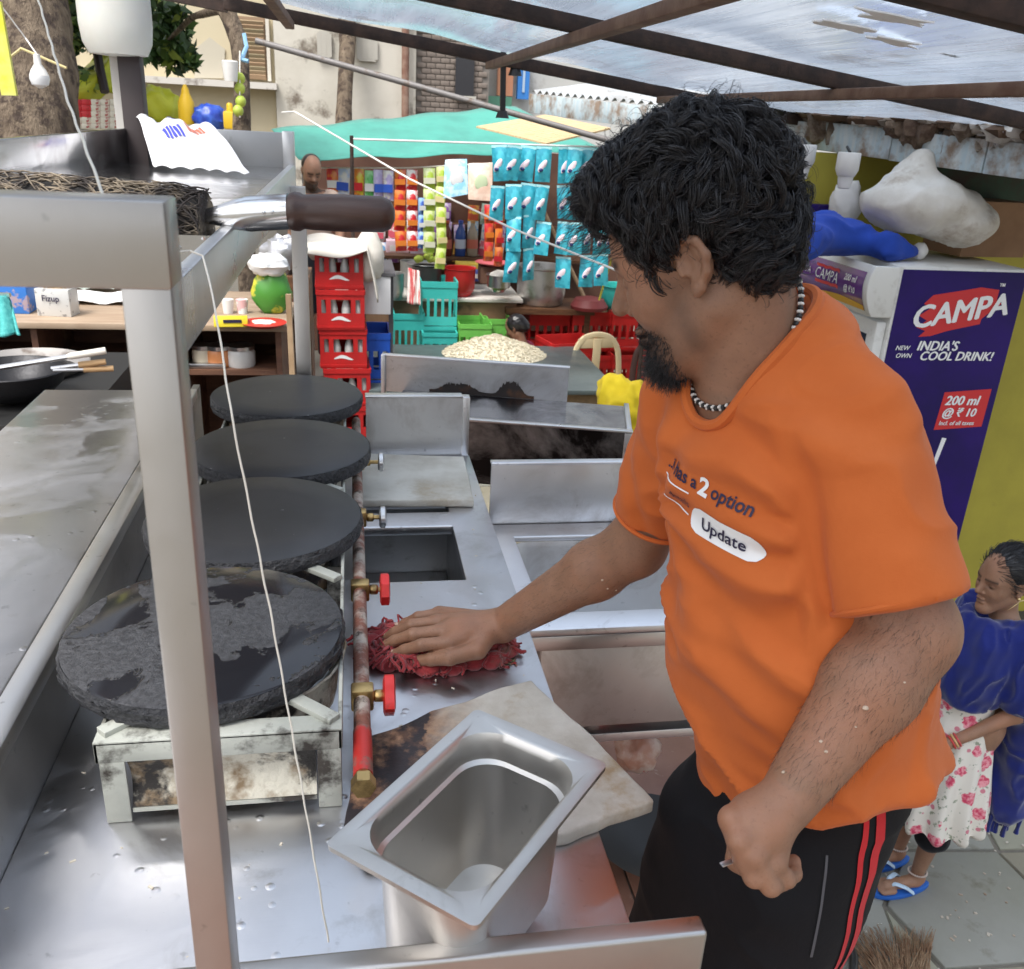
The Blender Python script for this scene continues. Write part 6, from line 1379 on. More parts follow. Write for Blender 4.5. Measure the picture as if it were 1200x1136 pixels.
p = Gd(577, 322, 8.0); tag(MB().obox(p+np.array([0, .05, -.0]), .22, .2, .14).build('spice_crate', CARD), 'dark wooden block under the pink red tray', 'block')
# striped towel
STR = M('red_striped_cloth', (.55, .10, .10), .9, col2=(.75, .68, .64), sc=14, lo=.48, hi=.52, stretch=(4, .2, .2))
a0, a1, b0, b1 = Gd(478, 314, 7.5), Gd(492, 318, 7.5), Gd(477, 356, 7.5), Gd(493, 358, 7.5)
tag(MB().grid(lambda u, v: tuple((a0*(1-u)+a1*u)*(1-v)+(b0*(1-u)+b1*u)*v+np.array([0, .02*math.sin(u*9+v), 0])), 10, 12).build('striped_towel', STR, thick=.006, angle=0), 'red and white striped towel hanging at the front of the stall counter', 'towel')

# ------------------------------------------------------------------ crates
def crate_proto(name, lab, mat, w_, d_, h_, wins=True, logo=False, loc=(0, 0, 0), grp=None, slots=0):
    t = thing(name, lab, 'crate', loc, group=grp); e = .006; m_ = MB()
    m_.box(-w_/2, w_/2, -d_/2, d_/2, 0, .012)
    def wall(ax, sg):
        L_ = w_ if ax == 'x' else d_; mm = []
        def bar(a0, a1, z0, z1, off=0, th=e):
            if ax == 'x': y0 = sg*(d_/2+off); m_.box(a0, a1, min(y0, y0-sg*th), max(y0, y0-sg*th), z0, z1)
            else: x0 = sg*(w_/2+off); m_.box(min(x0, x0-sg*th), max(x0, x0-sg*th), a0+e+.001, a1-e-.001, z0, z1)
        h = L_/2
        bar(-h, h, h_*.88, h_, .006, .014); bar(-h, h, .012, h_*.10, .004, .012)
        if slots:
            bar(-h, h, .0125+h_*.10, h_*.30); bar(-h, h, h_*.66, h_*.879)
            n_ = slots; 
            for k in range(n_+1): x = -h+L_*k/n_; bar(max(-h, x-L_*.09/n_*2.2), min(h, x+L_*.09/n_*2.2), h_*.301, h_*.659)
        else:
            bar(-h, h, h_*.101, h_*.42); bar(-h, h, h_*.76, h_*.879)
            for (a0, a1) in ((-1, -.82), (-.62, -.42), (.42, .62), (.82, 1)): bar(a0*h, a1*h, h_*.421, h_*.759)
    wall('x', -1); wall('x', 1); wall('y', -1); wall('y', 1)
    m_.build('shell', mat, t, world=False, bevel=0)
    if logo:
        V_ = []; n_ = 16
        for k in range(n_+1):
            u = k/n_; yv = h_*.27+.010*math.sin(u*5.2-.6); th = .011*math.sin(math.pi*min(1, u*1.02))**.7+.0008
            V_ += [((u-.5)*w_*.42, -d_/2-.0018, yv-th), ((u-.5)*w_*.42, -d_/2-.0018, yv+th)]
        MB().add(V_, [(2*k, 2*k+2, 2*k+3, 2*k+1) for k in range(n_)]).build('wave_mark', WPR, t, world=False)
    return t
CW, CD, CH = .305, .42, .262
tz0 = Gd(395, 291, 5.75); base = np.array([tz0[0], tz0[1]+CD/2, 0])
nC = int((tz0[2]-GZ)/CH); zst = tz0[2]-nC*CH
names = ['topmost red bottle crate of the tall stack, under the white cloth', 'second red bottle crate from the top of the tall stack', 'third red bottle crate from the top of the tall stack', 'fourth red bottle crate from the top, just above the farthest griddle stone', 'red bottle crate low in the tall stack, hidden by the griddle stones', 'lowest red bottle crate of the tall stack on the ground', 'red bottle crate at the very bottom of the tall stack']
BOT = M('clear_bottle_glass', (.60, .62, .60), .08, spec=.8, col2=(.30, .30, .28), sc=9)
cr0 = None; bt0 = None; rr_ = random.Random(6)
tag(MB().box(base[0]-.25, base[0]+.25, base[1]-.25, base[1]+.25, GZ+.002, zst-.002).build('crate_plinth', M('plinth_wood', (.2, .15, .1), .8)), 'low wooden plinth under the tall stack of red crates', 'plinth')
for i in range(nC):
    loc = (base[0]+rr_.uniform(-.008, .008)+.012*i, base[1]+rr_.uniform(-.01, .01), tz0[2]-(i+1)*CH)
    if cr0 is None: cr0 = crate_proto('bottle_crate', names[0], RED_PL, CW, CD, CH-.002, logo=True, loc=loc, grp='red bottle crates in the tall stack'); o_ = cr0
    else: o_ = copy_tree(cr0, loc=loc, label=names[i])
    o_.rotation_euler = (0, 0, rr_.uniform(-.03, .03)+.03)
    for bx in (-.04, .04, -.115, .115):
        if i > 3: break
        q_ = np.array(loc)+np.array([bx, -CD/2+.05, .013])
        if bt0 is None:
            bt0 = thing('glass_bottle', 'empty clear glass bottle standing inside one of the red crates', 'bottle', q_, group='glass bottles in the red crates')
            MB().lathe([(.026, 0), (.029, .01), (.029, .12), (.013, .18), (.012, .215), (.015, .22), (.015, .23)], n=12).build('glass', BOT, bt0, world=False)
            bl0 = bt0
        else: bl0 = copy_tree(bt0, loc=q_)
        bl0['label'] = 'clear glass bottle, %s one inside the %s red crate of the tall stack' % ({-.04: 'inner left', .04: 'inner right', -.115: 'outer left', .115: 'outer right'}[bx], ('topmost', 'second', 'third', 'fourth')[i])
# white cloth over the crates and the carton behind
CLW = cloth_mat('off_white_cloth', (.72, .69, .63), (.66, .62, .55), sc=300)
c_ = np.array([base[0], base[1]-.05, tz0[2]])
def cf(u, v):
    x = -.20+.58*u; y = -.22+.5*v; z = .025+.02*math.sin(u*9)*math.cos(v*7)
    if v < .08: z -= .05*(1-v/.08)*(1+.7*math.sin(u*7))
    if x > .19: z -= (x-.19)*1.5; x = .19+(x-.19)*.35
    return tuple(c_+np.array([x, y-.02, z]))
tag(MB().grid(cf, 36, 30).build('white_cloth', CLW, thick=.008, angle=0), 'off-white cloth draped over the top red crate and hanging down its side', 'cloth')
c2_ = Gd(432, 300, 5.9); V_, F_ = blob(c2_, .10, .08, .17, 9, .25, 24); tag(MB().add(V_, F_).build('grey_bundle', CLW, angle=70), 'bulging greyish cloth bundle hanging beside the top red crate', 'bundle')
wb_ = Gd(441, 347, 6.0); tag(MB().obox(wb_+np.array([0, .02, 0]), .19, .02, .25, .0).build('white_board', M('white_board_face', (.72, .73, .75), .5), bevel=.004), 'plain white board standing right of the red crate stack', 'board')
tag(MB().obox(wb_+np.array([.0, .3, .14]), .25, .6, .02).obox(wb_+np.array([.1, .1, -.5]), .03, .03, 1.25).obox(wb_+np.array([-.08, .5, -.5]), .03, .03, 1.25).build('small_table', M('dark_metal', (.1, .1, .11), .5)), 'small dark table with a white front board beside the crates', 'table')
def place_crate(name, lab, px, py, d, mat, wpx, hpx, slots=4, rz=0, dep=.36, grp=None, logo=False):
    s_ = d/FPX; p = Gd(px, py, d); t = crate_proto(name, lab, mat, wpx*s_, dep, hpx*s_, slots=slots, loc=(p[0], p[1]+dep/2, p[2]), grp=grp, logo=logo); t.rotation_euler = (0, 0, rz); return t
bz = lambda px, d: None
place_crate('teal_crate', 'tall teal plastic crate on top of the other teal crates', 514, 389, 7.7, TEAL_PL, 42, 58, 5)
place_crate('teal_crate', 'left teal plastic crate at the bottom row', 479, 424, 7.75, TEAL_PL, 35, 56, 5); place_crate('teal_crate', 'teal plastic crate under the tall one', 515, 428, 7.7, TEAL_PL, 40, 38, 4)
place_crate('green_crate', 'left bright green crate behind the rice table', 556, 424, 7.75, GREEN_PL, 38, 44, 4); place_crate('green_crate', 'right bright green crate behind the seated head', 581, 424, 7.9, GREEN_PL, 32, 50, 4)
place_crate('blue_crate', 'dark blue crate behind the bright green crates', 549, 400, 8.2, BLUE_PL, 32, 32, 4); place_crate('blue_crate', 'small blue crate beside the red stack, left of the table', 441, 452, 6.3, BLUE_PL, 32, 62, 3)
for k, (px, lab) in enumerate(((642, 'left red crate of the row behind the rice table'), (692, 'middle red crate of the row behind the rice table'), (738, 'right red crate of the row beside the cook\'s beard'))):
    place_crate('red_crate', lab, px, 412, 8.25, RED_PL, 48, 46, 5, grp='row of red crates'); place_crate('red_crate', lab.replace('red crate of', 'red crate under'), px, 462, 8.27, RED_PL, 48, 46, 5, grp='row of red crates')
place_crate('red_crate', 'upside-down red crate with a gridded top in front of the crate row', 668, 446, 7.75, RED_PL, 62, 44, 5, .25)
# stands under the floating rows
def plinth(lab, px0, px1, py, d, dep=.5):
    a, b = Gd(px0, py, d), Gd(px1, py, d); z = min(a[2], b[2])
    tag(MB().box(a[0], b[0], a[1]-.02, a[1]+dep, GZ, z-.004).build('crate_stand', M('stand_wood', (.12, .08, .05), .8)), lab, 'stand')
plinth('dark wooden stand under the teal and green crates', 460, 600, 431, 7.72); plinth('dark wooden stand under the row of red crates', 616, 764, 466, 8.27)
# green banner box and teal tray on the red crates
p = Gd(718, 372, 8.25); GB = thing('green_carton', 'long pale green and cream printed carton lying on the red crates', 'box', p); MB().obox(p+np.array([0, .1, .03]), .36, .16, .055, -.05).build('carton', M('cream_carton', (.62, .66, .42), .6), GB, bevel=.004)
mb_ = MB(); V_, F_ = text2d('pushpa', .06, bold=.001); mb_.add([(p[0]+q_[0], p[1]+.018-q_[0]*.05, p[2]+.03+q_[1]) for q_ in V_], F_); mb_.build('print_lettering', M('dark_green_print', (.03, .2, .06), .6), GB)
t, p, r_, h_ = vessel('teal_tub', 'teal plastic tub with a sheet of paper behind the cook\'s nose', 722, 362, 8.3, 40, 28, TEAL_PL, 'tub', 1.1, .8); P_ = Gd(740, 342, 8.2); tag(MB().obox(P_, .14, .01, .22, 0, .2, .3).build('paper_sheet', WPR), 'white paper leaning on the teal tub by the cook\'s nose', 'paper')
p = Gd(690, 362, 8.1); tag(MB().lathe([(.16, 0), (.17, .03), (.13, .09), (.04, .11)], p, n=20).build('domed_lid', M('maroon_plastic', (.22, .04, .04), .5)), 'dark red domed lid beside the aluminium pot', 'basket')  # a loose plastic lid set down by the pot
string('yellow_rope', 'yellow rope slanting up beside the cook\'s nose', [Gd(702, 352, 6.5), Gd(718, 300, 6.5), Gd(730, 262, 6.5)], .008, 'rope', M('yellow_cord_m', (.6, .5, .05), .6))
tag(MB().cyl(Gd(601, 170, 9.0), Gd(690, 360, 9.0), .02, n=8).build('bamboo_pole', WOOD_L), 'thin bamboo pole leaning behind the teal pouches', 'pole')

# ------------------------------------------------------------------ rice table, seated figure, chairs
TZ = -.10; TT = M('slate_table', (.10, .125, .125), .4, col2=(.075, .095, .10), sc=3, rvar=.12)
tb = thing('rice_table', 'dark slate-topped table with a heap of white rice', 'table', (1.0, 6.7, GZ))
MB().box(.10, 1.86, 5.98, 7.30, TZ-.035, TZ).build('tabletop', TT, tb, bevel=.006)
for x_, y_ in ((.18, 6.06), (1.76, 6.06), (.18, 7.2), (1.76, 7.2)): MB().box(x_-.03, x_+.03, y_-.03, y_+.03, GZ, TZ-.036).build('leg', WOOD_L, tb)
MB().box(.2, 1.74, 6.05, 6.08, TZ-.14, TZ-.036).build('side_rail', WOOD_L, tb)
hc0 = Gz(582, 420, TZ); RICE = M('cooked_rice', (.80, .74, .58), .8, col2=(.70, .62, .45), sc=40, bmp=1, bsc=90, bdist=.02)
rv = MB()
def rh_(u, v):
    a_, r_ = u*2*math.pi, v; x, y = .42*r_*math.cos(a_), .34*r_*math.sin(a_)
    return (hc0[0]+x, hc0[1]+.12+y, TZ+.004+.15*max(0, 1-r_)**.8*(1+.25*vn1((x*5, y*5, 0), 2, 3, 2)))
rv.grid(rh_, 48, 14); tag(rv.build('rice_heap', RICE, angle=0), 'heap of pale cooked rice on the slate-topped table', 'rice')
grn = MB(); rr_ = random.Random(9)
for k in range(900):
    u, v = rr_.random(), rr_.random()**.6; q_ = np.array(rh_(u, v)); grn.obox(q_+np.array([0, 0, .004]), .018, .006, .006, rr_.uniform(0, 3), rr_.uniform(-.5, .5))
tag(grn.build('rice_grains', RICE), kind='stuff')

def simple_person(name, lab, loc, yaw, H, seated=False, shirt=(.5, .4, .35), skin=(.22, .12, .08), vox=.009, bald=False, beard_=False, lean=0):
    """upright or seated figure: one body mesh plus hair and clothes"""
    F_ = np.array([math.cos(yaw), math.sin(yaw), 0.]); L_ = np.cross(ZU, F_); k = H/1.7; o = np.array(loc, float); B_ = o
    T = lambda f, l, u: o+F_*f*k+L_*l*k+ZU*u*k
    per = thing(name, lab, 'person', loc); hipz = .46 if seated else .90; up = hipz-.90
    dn = R(25); Hf_ = F_*math.cos(dn)-ZU*math.sin(dn); Hu_ = np.cross(Hf_, L_)
    hp, HT_, HB_ = head_prims(T(.06, 0, 1.575+up), Hf_, L_, Hu_, .93*k)
    bd = hp+[Cap(T(-.01, 0, 1.40+up), T(.03, 0, 1.53+up), .058*k, .052*k, .03), Cap(T(0, 0, 1.0+up), T(0, 0, 1.28+up), .11*k, .12*k, .05), Cap(T(0, .14, 1.38+up), T(0, -.14, 1.38+up), .055*k, k=.05)]
    cl = [Cap(T(0, -.03, .98+up), T(0, -.04, 1.25+up), .125*k, .125*k, .05), Cap(T(0, .03, .98+up), T(0, .04, 1.25+up), .125*k, .125*k, .05), Cap(T(0, .15, 1.365+up), T(0, -.15, 1.365+up), .066*k, k=.05), Cap(T(.03, 0, 1.43+up), T(.06, 0, 1.56+up), .062*k, .07*k, .006, '-')]
    for sg in (1, -1):
        sh_, el_, wr_ = T(0, sg*.17, 1.37+up), T(.05, sg*.22, 1.10+up), T(.28, sg*.15, 1.02+up)
        bd += [Cap(sh_, el_, .048*k, .038*k), Cap(el_, wr_, .037*k, .025*k), Cap(wr_, wr_+F_*.08*k, .026*k, .028*k)]
        for q in range(4): bd += [Cap(wr_+F_*.07*k+L_*(q-1.5)*.018*k, wr_+F_*.14*k+L_*(q-1.5)*.018*k-ZU*.03*k, .0095*k, .007*k, .004)]
        bd += [Cap(wr_+F_*.03*k-L_*sg*.02*k, wr_+F_*.09*k-L_*sg*.05*k, .012*k, .008*k, .006)]
        sl2 = sh_+(el_-sh_)*.72; cl += [Cone(sh_, sl2, .066*k, .062*k, .03)]
        if seated: kn_ = T(.42, sg*.10, .50); ft_ = T(.42, sg*.10, .06)
        else: kn_ = T(.03, sg*.09, .48); ft_ = T(0, sg*.09, .06)
        bd += [Cap(T(0, sg*.09, hipz-.02), kn_, .085*k, .055*k, .04), Cap(kn_, ft_, .052*k, .035*k), Cap(ft_-ZU*.02*k, ft_+F_*.15*k-ZU*.035*k, .035*k, .025*k)]
    V, F = sdf_mesh(bd, vox, [(np.min([p.lo for p in bd], 0)-.04, np.max([p.hi for p in bd], 0)+.04, vox)]); me = fast_mesh('body', V, F); lc_ = (V-T(.06, 0, 1.575+up))@HB_.T/(.93*k)
    inh = (np.abs(lc_) < .16).all(1); dk = np.zeros(len(V)); al_ = np.abs(lc_[:, 1])
    dk = np.maximum(dk, inh*np.exp(-((lc_[:, 2]-.026)/.008)**2)*(al_ > .01)*(al_ < .055)*(lc_[:, 0] > .05)); dk = np.maximum(dk, inh*np.exp(-((lc_[:, 2]+.002)/.006)**2)*np.exp(-((al_-.031)/.012)**2)*(lc_[:, 0] > .07))
    if beard_: dk = np.maximum(dk, inh*.85*g(lc_[:, 2], -.05, -.07)*g(lc_[:, 0], .0, .04)); dk = np.maximum(dk, inh*.8*np.exp(-((lc_[:, 2]+.05)/.007)**2)*(al_ < .035)*(lc_[:, 0] > .08))
    paint(me, 'dark', dk); paint(me, 'pale', np.zeros(len(V))); link_mesh('body', me, skin_mat(name+'_skin', skin, (.015, .012, .012)), per, angle=0)
    V, F = sdf_mesh(cl, vox); N = normals(V, F); V = V+N*(.006*vn(V, 14, 3, 2))[:, None]; link_mesh('shirt', fast_mesh('shirt', V, F), cloth_mat(name+'_shirt', shirt), per, angle=0)
    tr = []
    for sg in (1, -1):
        if seated: kn_ = T(.42, sg*.10, .50); ft_ = T(.42, sg*.10, .10)
        else: kn_ = T(.03, sg*.09, .48); ft_ = T(0, sg*.09, .08)
        tr += [Cap(T(0, sg*.08, hipz+.03), kn_, .115*k, .075*k, .05), Cone(kn_, ft_, .075*k, .065*k, .03)]
    V, F = sdf_mesh(tr, vox*1.3); link_mesh('trousers', fast_mesh('trousers', V, F), cloth_mat(name+'_trousers', (.03, .03, .04)), per, angle=0)
    return per, T, HT_, HB_, k, up
# balding bearded man behind the stall
p = Gd(372, 197, 7.0); Hm = 1.66; floor_z = p[2]-1.60*Hm/1.7
tag(MB().box(p[0]-.6, p[0]+.5, p[1]-.35, p[1]+.5, GZ, floor_z).build('stall_step', M('step_concrete', (.3, .27, .23), .8)), 'raised concrete step behind the crates where the balding man stands', 'step')
per, T, HT_, HB_, k_, up_ = simple_person('person', 'balding bearded man in a beige shirt looking down behind the red crates', (p[0]-.06, p[1]+.03, floor_z), R(-75), Hm, shirt=(.52, .40, .33), skin=(.38, .22, .15), beard_=True)
V, F = sdf_mesh([Ell(HT_(-.028, 0, .050), np.array([.085, .084, .086])*k_*.93, HB_, .02), Ell(HT_(.062, .012, .07), np.array([.075, .060, .09])*k_*.93, HB_, .01, '-'), Ell(HT_(.08, 0, -.02), np.array([.06, .09, .07])*k_*.93, HB_, .01, '-')], .008); link_mesh('hair', fast_mesh('hair', V, F), HAIR, per, angle=0)
p = Gd(612, 386, 7.62)
per, T, HT_, HB_, k_, up_ = simple_person('person', 'black-haired person seated behind the rice table, only the head showing', (p[0], p[1]+.0, GZ), R(150), 1.55, True, shirt=(.35, .06, .12))
hz_ = HT_(0, 0, 0); per.location.z += p[2]-hz_[2]-.02*0
V, F = sdf_mesh([Ell(HT_(-.02, 0, .045), np.array([.108, .092, .098])*k_*.93, HB_, .02), Ell(HT_(-.10, 0, -.01), np.array([.05, .06, .06])*k_*.93, HB_, .03), Ell(HT_(.10, 0, -.02), np.array([.05, .07, .06])*k_*.93, HB_, .02, '-')], .008); N = normals(V, F); V = V+N*(.004*vn(V, 60, 3, 2))[:, None]
link_mesh('hair', fast_mesh('hair', V, F), HAIR, per, angle=0, world=True)
zs = per.location.z
tag(MB().box(p[0]-.25, p[0]+.25, p[1]-.22, p[1]+.3, GZ, max(GZ+.05, zs+.34)).build('stool', WOOD), 'wooden stool under the seated person behind the rice table', 'stool')
# cream plastic chair with yellow cloth, and the brown chair
def chair(lab, c, yaw, mat, solidback=False):
    t = thing('plastic_chair', lab, 'chair', c, (0, 0, yaw))
    MB().obox((0, 0, .43), .42, .42, .02, top=.96).build('seat', mat, t, world=False, bevel=.008)
    for sx_ in (-1, 1):
        for sy_ in (-1, 1): MB().beam((sx_*.21, sy_*.20, 0), (sx_*.185, sy_*.175, .42), .04, .03).build('leg', mat, t, world=False, bevel=.004)
    arch = [(-.20, .20, .43), (-.205, .23, .62), (-.19, .25, .76), (-.12, .262, .85), (0, .265, .875), (.12, .262, .85), (.19, .25, .76), (.205, .23, .62), (.20, .20, .43)]
    A_ = np.array(arch); tt_ = np.linspace(0, 8, 40); A_ = np.stack([np.interp(tt_, range(9), A_[:, c_]) for c_ in range(3)], 1)
    for _ in range(3): A_[1:-1] = (A_[:-2]+2*A_[1:-1]+A_[2:])/4
    MB().tube(A_, .026, 8, flat=.6).build('back_frame', mat, t, world=False)
    if solidback: 
        for k in range(7): MB().obox((0, .245+.002*k, .53+k*.045), .34, .014, .036).build('slat', mat, t, world=False, bevel=.004)
    else:
        MB().obox((0, .248, .64), .07, .014, .40).build('slat', mat, t, world=False, bevel=.004); MB().obox((0, .255, .80), .34, .014, .08).build('slat', mat, t, world=False, bevel=.004)
    return t
cz_ = Gz(712, 392, GZ+.875); chair('cream plastic chair with an open arched back beside the rice table', (cz_[0]-.05, cz_[1]-.26, GZ), R(8), CREAM_PL)
cz_ = Gz(765, 398, GZ+.875); chair('dark brown plastic chair with a slatted back beneath the cook\'s beard', (cz_[0], cz_[1]-.26, GZ), R(-15), M('dark_brown_plastic', (.10, .05, .045), .4), True)
YC = cloth_mat('yellow_cloth', (.78, .60, .03), (.68, .50, .02), sc=300); WC = cloth_mat('white_rag', (.75, .74, .70), sc=300)
pp_ = [Gd(718, 462, 5.2), Gd(745, 470, 5.15), Gd(738, 492, 5.1), Gd(752, 505, 5.1), Gd(722, 480, 5.15)]
V, F = sdf_mesh([Cap(pp_[0], pp_[1], .09, .08, .05), Cap(pp_[1], pp_[3], .085, .05, .05), Cap(pp_[0], pp_[2], .08, .06, .05), Cap(pp_[4], pp_[2], .07, .06, .05)], .014, it=2); N = normals(V, F); V = V+N*(.045*(1-np.abs(vn(V, 11, 7, 2)))**2-.015)[:, None]
tag(link_mesh('yellow_cloth', fast_mesh('yellow_cloth', V, F), YC, angle=0), 'crumpled bright yellow cloth bundle between the griddle bench and the cook', 'cloth')
V_, F_ = blob(Gd(712, 494, 5.25), .06, .05, .12, 6, .3, 20); tag(MB().add(V_, F_).build('white_bag', WC, angle=70), 'white bag hanging under the edge of the rice table beside the yellow cloth', 'bag')
q_ = pp_[2]; tag(MB().box(q_[0]-.28, q_[0]+.30, q_[1]-.02, q_[1]+.5, GZ, pp_[3][2]-.05).build('low_cabinet', M('low_cabinet_paint', (.10, .09, .09), .6)), 'dark low cabinet under the yellow cloth bundle', 'cabinet')
V_, F_ = blob(Gd(771, 462, 5.3), .05, .05, .09, 8, .3, 18); tag(MB().add(V_, F_).build('purple_bag', M('purple_film', (.35, .18, .48), .5), angle=70), 'purple bag just behind the cook\'s far shoulder', 'bag')
V_, F_ = blob(Gd(776, 443, 5.35), .05, .05, .045, 9, .2, 18); tag(MB().add(V_, F_).build('red_bag', M('red_film', (.62, .08, .05), .4), angle=70), 'small red bag above the purple one behind the cook\'s shoulder', 'bag')
q_ = Gd(773, 480, 5.3); tag(MB().box(q_[0]-.14, q_[0]+.16, q_[1]-.08, q_[1]+.2, GZ, Gd(771, 478, 5.3)[2]).build('bag_stand', WOOD), 'wooden stand carrying the purple and red bags', 'stand')
# ------------------------------------------------------------------ the woman by the yellow wall
def woman():
    F_ = -rh*.97-fh*.24; F_ = unit(F_); L_ = np.cross(ZU, F_); H = 1.34; k = H/1.7; o = Gz(1064, 1034, GZ); T = lambda f, l, u: o+F_*(f-.11*u/1.6)*k+L_*l*k+ZU*u*k
    per = thing('person', 'woman in a royal blue shawl and white floral dress standing by the yellow wall', 'person', o)
    dn = R(3); Hf_ = F_*math.cos(dn)-ZU*math.sin(dn); Hu_ = np.cross(Hf_, L_); hO = T(.05, 0, 1.565); hp, HT_, HB_ = head_prims(hO, Hf_, L_, Hu_, 1.02*k)
    sk = hp+[Cap(T(-.005, 0, 1.38), T(.02, 0, 1.52), .050*k, .046*k, .03), Cap(T(0, 0, 1.0), T(0, 0, 1.26), .09*k, .10*k, .05), Cap(T(0, .13, 1.37), T(0, -.13, 1.37), .05*k, k=.04), Ell(T(0, 0, .93), np.array([.12, .15, .12])*k, np.array([F_, L_, ZU]), .04)]
    el, wr = T(-.03, .19, 1.06), T(.19, .13, .90); er, wrr = T(.0, -.19, 1.06), T(.20, -.10, .90)
    for sg, e_, w_ in ((1, el, wr), (-1, er, wrr)):
        sh_ = T(0, sg*.15, 1.365); sk += [Cap(sh_, e_, .042*k, .034*k), Cap(e_, w_, .034*k, .022*k), Cap(w_, w_+F_*.05*k-ZU*.03*k, .022*k, .024*k, .01)]
        for q in range(4): b_ = w_+F_*.05*k-ZU*.03*k+L_*(q-1.5)*.013*k; sk += [Cap(b_, b_+F_*.05*k-ZU*.03*k, .0085*k, .008*k, .004), Cap(b_+F_*.05*k-ZU*.03*k, b_+F_*.055*k-ZU*.06*k, .008*k, .006*k, .003)]
        sk += [Cap(w_+F_*.02*k, w_+F_*.07*k-L_*sg*.03*k-ZU*.02*k, .010*k, .007*k, .006)]
    a1, a2 = Gz(1064, 1042, GZ), Gz(1042, 1012, GZ); feet = []
    for sg, ft in ((1, a1), (-1, a2)):
        ak = ft+ZU*.085*k-F_*.02; kn_ = T(.035, sg*.075, .50); sk += [Cap(T(0, sg*.08, .92), kn_, .085*k, .055*k, .04), Cap(kn_, kn_*.5+ak*.5, .054*k, .043*k), Cap(kn_*.5+ak*.5, ak, .042*k, .028*k)]
        tz_ = .024; sk += [Cap(ak-ZU*.03, ft+F_*.095+ZU*(tz_+.014), .030*k, .024*k, .015), Cap(ak-F_*.015-ZU*.02, ft-F_*.03+ZU*(tz_+.018), .028*k, .024*k, .015)]
        for q in range(5):
            l_ = (q-2)*.0135*sg*-1; b_ = ft+F_*(.085)+L_*l_+ZU*(tz_+.010); sk += [Cap(b_, b_+F_*(.050-.006*abs(q-1)), .0105 if q else .012, .0075 if q else .009, .005)]
        feet.append((ft, ak))
    lo_ = np.min([p.lo for p in sk], 0)-.03; hi_ = np.max([p.hi for p in sk], 0)+.03; hb_ = (np.min([p.lo for p in hp], 0)-.01, np.max([p.hi for p in hp], 0)+.01)
    V, F = sdf_mesh(sk, .006, [(lo_, hi_, .006)]); V2, F2 = sdf_mesh(sk, .003, [(hb_[0], hb_[1], .003)])
    cs = V[F].mean(1); F = F[~covered(cs, hb_, .012)]; F = np.concatenate([F, F2+len(V)]); V = np.concatenate([V, V2])
    me = fast_mesh('body', V, F); lc_ = (V-hO)@HB_.T/(1.02*k); inh = (np.abs(lc_) < .16).all(1); al_ = np.abs(lc_[:, 1])
    dk = inh*np.exp(-((lc_[:, 2]-.027)/.005)**2)*(al_ > .01)*(al_ < .055)*(lc_[:, 0] > .05)*.9; dk = np.maximum(dk, inh*np.exp(-((lc_[:, 2]+.001)/.005)**2)*np.exp(-((al_-.031)/.013)**2)*(lc_[:, 0] > .072)); dk = np.maximum(dk, inh*.45*np.exp(-((lc_[:, 2]+.067)/.009)**2)*np.exp(-(lc_[:, 1]/.02)**2)*(lc_[:, 0] > .09))
    paint(me, 'dark', dk); paint(me, 'pale', np.zeros(len(V))); link_mesh('body', me, skin_mat('woman_skin', (.34, .19, .12), (.03, .016, .014)), per, angle=0)
    # hair drawn back to a bun
    V, F = sdf_mesh([Ell(HT_(-.022, 0, .052), np.array([.106, .088, .100])*k*1.02, HB_, .02), Ell(HT_(-.115, 0, .015), np.array([.045, .05, .05])*k, HB_, .015), Ell(HT_(.092, 0, -.022), np.array([.060, .080, .070])*k*1.02, HB_, .012, '-'), Ell(HT_(-.005, .085, -.01), np.array([.03, .03, .035])*k, HB_, .008, '-')], .004)
    N = normals(V, F); lc2 = (V-hO)@HB_.T; V = V+N*(.0007*np.sin(lc2[:, 1]*420+lc2[:, 2]*160+vn(V, 40, 3)*2))[:, None]; link_mesh('hair', fast_mesh('hair', V, F), HAIR, per, angle=0)
    rgw = np.random.RandomState(4); nw = 1500; pw = rgw.choice(len(V), nw); P0 = V[pw]; N0 = N[pw]; back = -HB_[0][None]*1.0-HB_[2][None]*.15; fl = back-N0*np.sum(back*N0, 1)[:, None]; fl /= np.linalg.norm(fl, axis=1)[:, None]+1e-9; tw = np.linspace(0, 1, 7)[None, :]
    Pw = P0[:, None]+fl[:, None]*(rgw.uniform(.02, .05, nw)[:, None]*tw)[..., None]+N0[:, None]*(.0015+.0035*np.sin(tw*2.4)*rgw.rand(nw)[:, None])[..., None]
    Vw, Fw = tubes(Pw, np.full((nw, 7), .0007), 3); link_mesh('hair_strands', fast_mesh('hair_strands', Vw, Fw), HAIR, per, angle=0)['kind'] = 'stuff'
    V_, F__ = blob(HT_(-.002, .082, -.036), .006, .006, .006, 1, 0, 10); MB().add(V_, F__).build('earring', M('gold', (.8, .6, .3), .3, 1), per)
    # floral dress
    m, t, b = _nodes('floral_cloth'); oc = coords(t); vo = t.nodes.new('ShaderNodeTexVoronoi'); vo.inputs['Scale'].default_value = 13; t.links.new(oc, vo.inputs['Vector'])
    vo2 = t.nodes.new('ShaderNodeTexVoronoi'); vo2.inputs['Scale'].default_value = 26; t.links.new(oc, vo2.inputs['Vector'])
    nz_ = t.nodes.new('ShaderNodeMath'); nz_.operation = 'MULTIPLY_ADD'; t.links.new(noise(t, 60, 3, .5, oc), nz_.inputs[0]); nz_.inputs[1].default_value = .35; t.links.new(vo.outputs['Distance'], nz_.inputs[2])
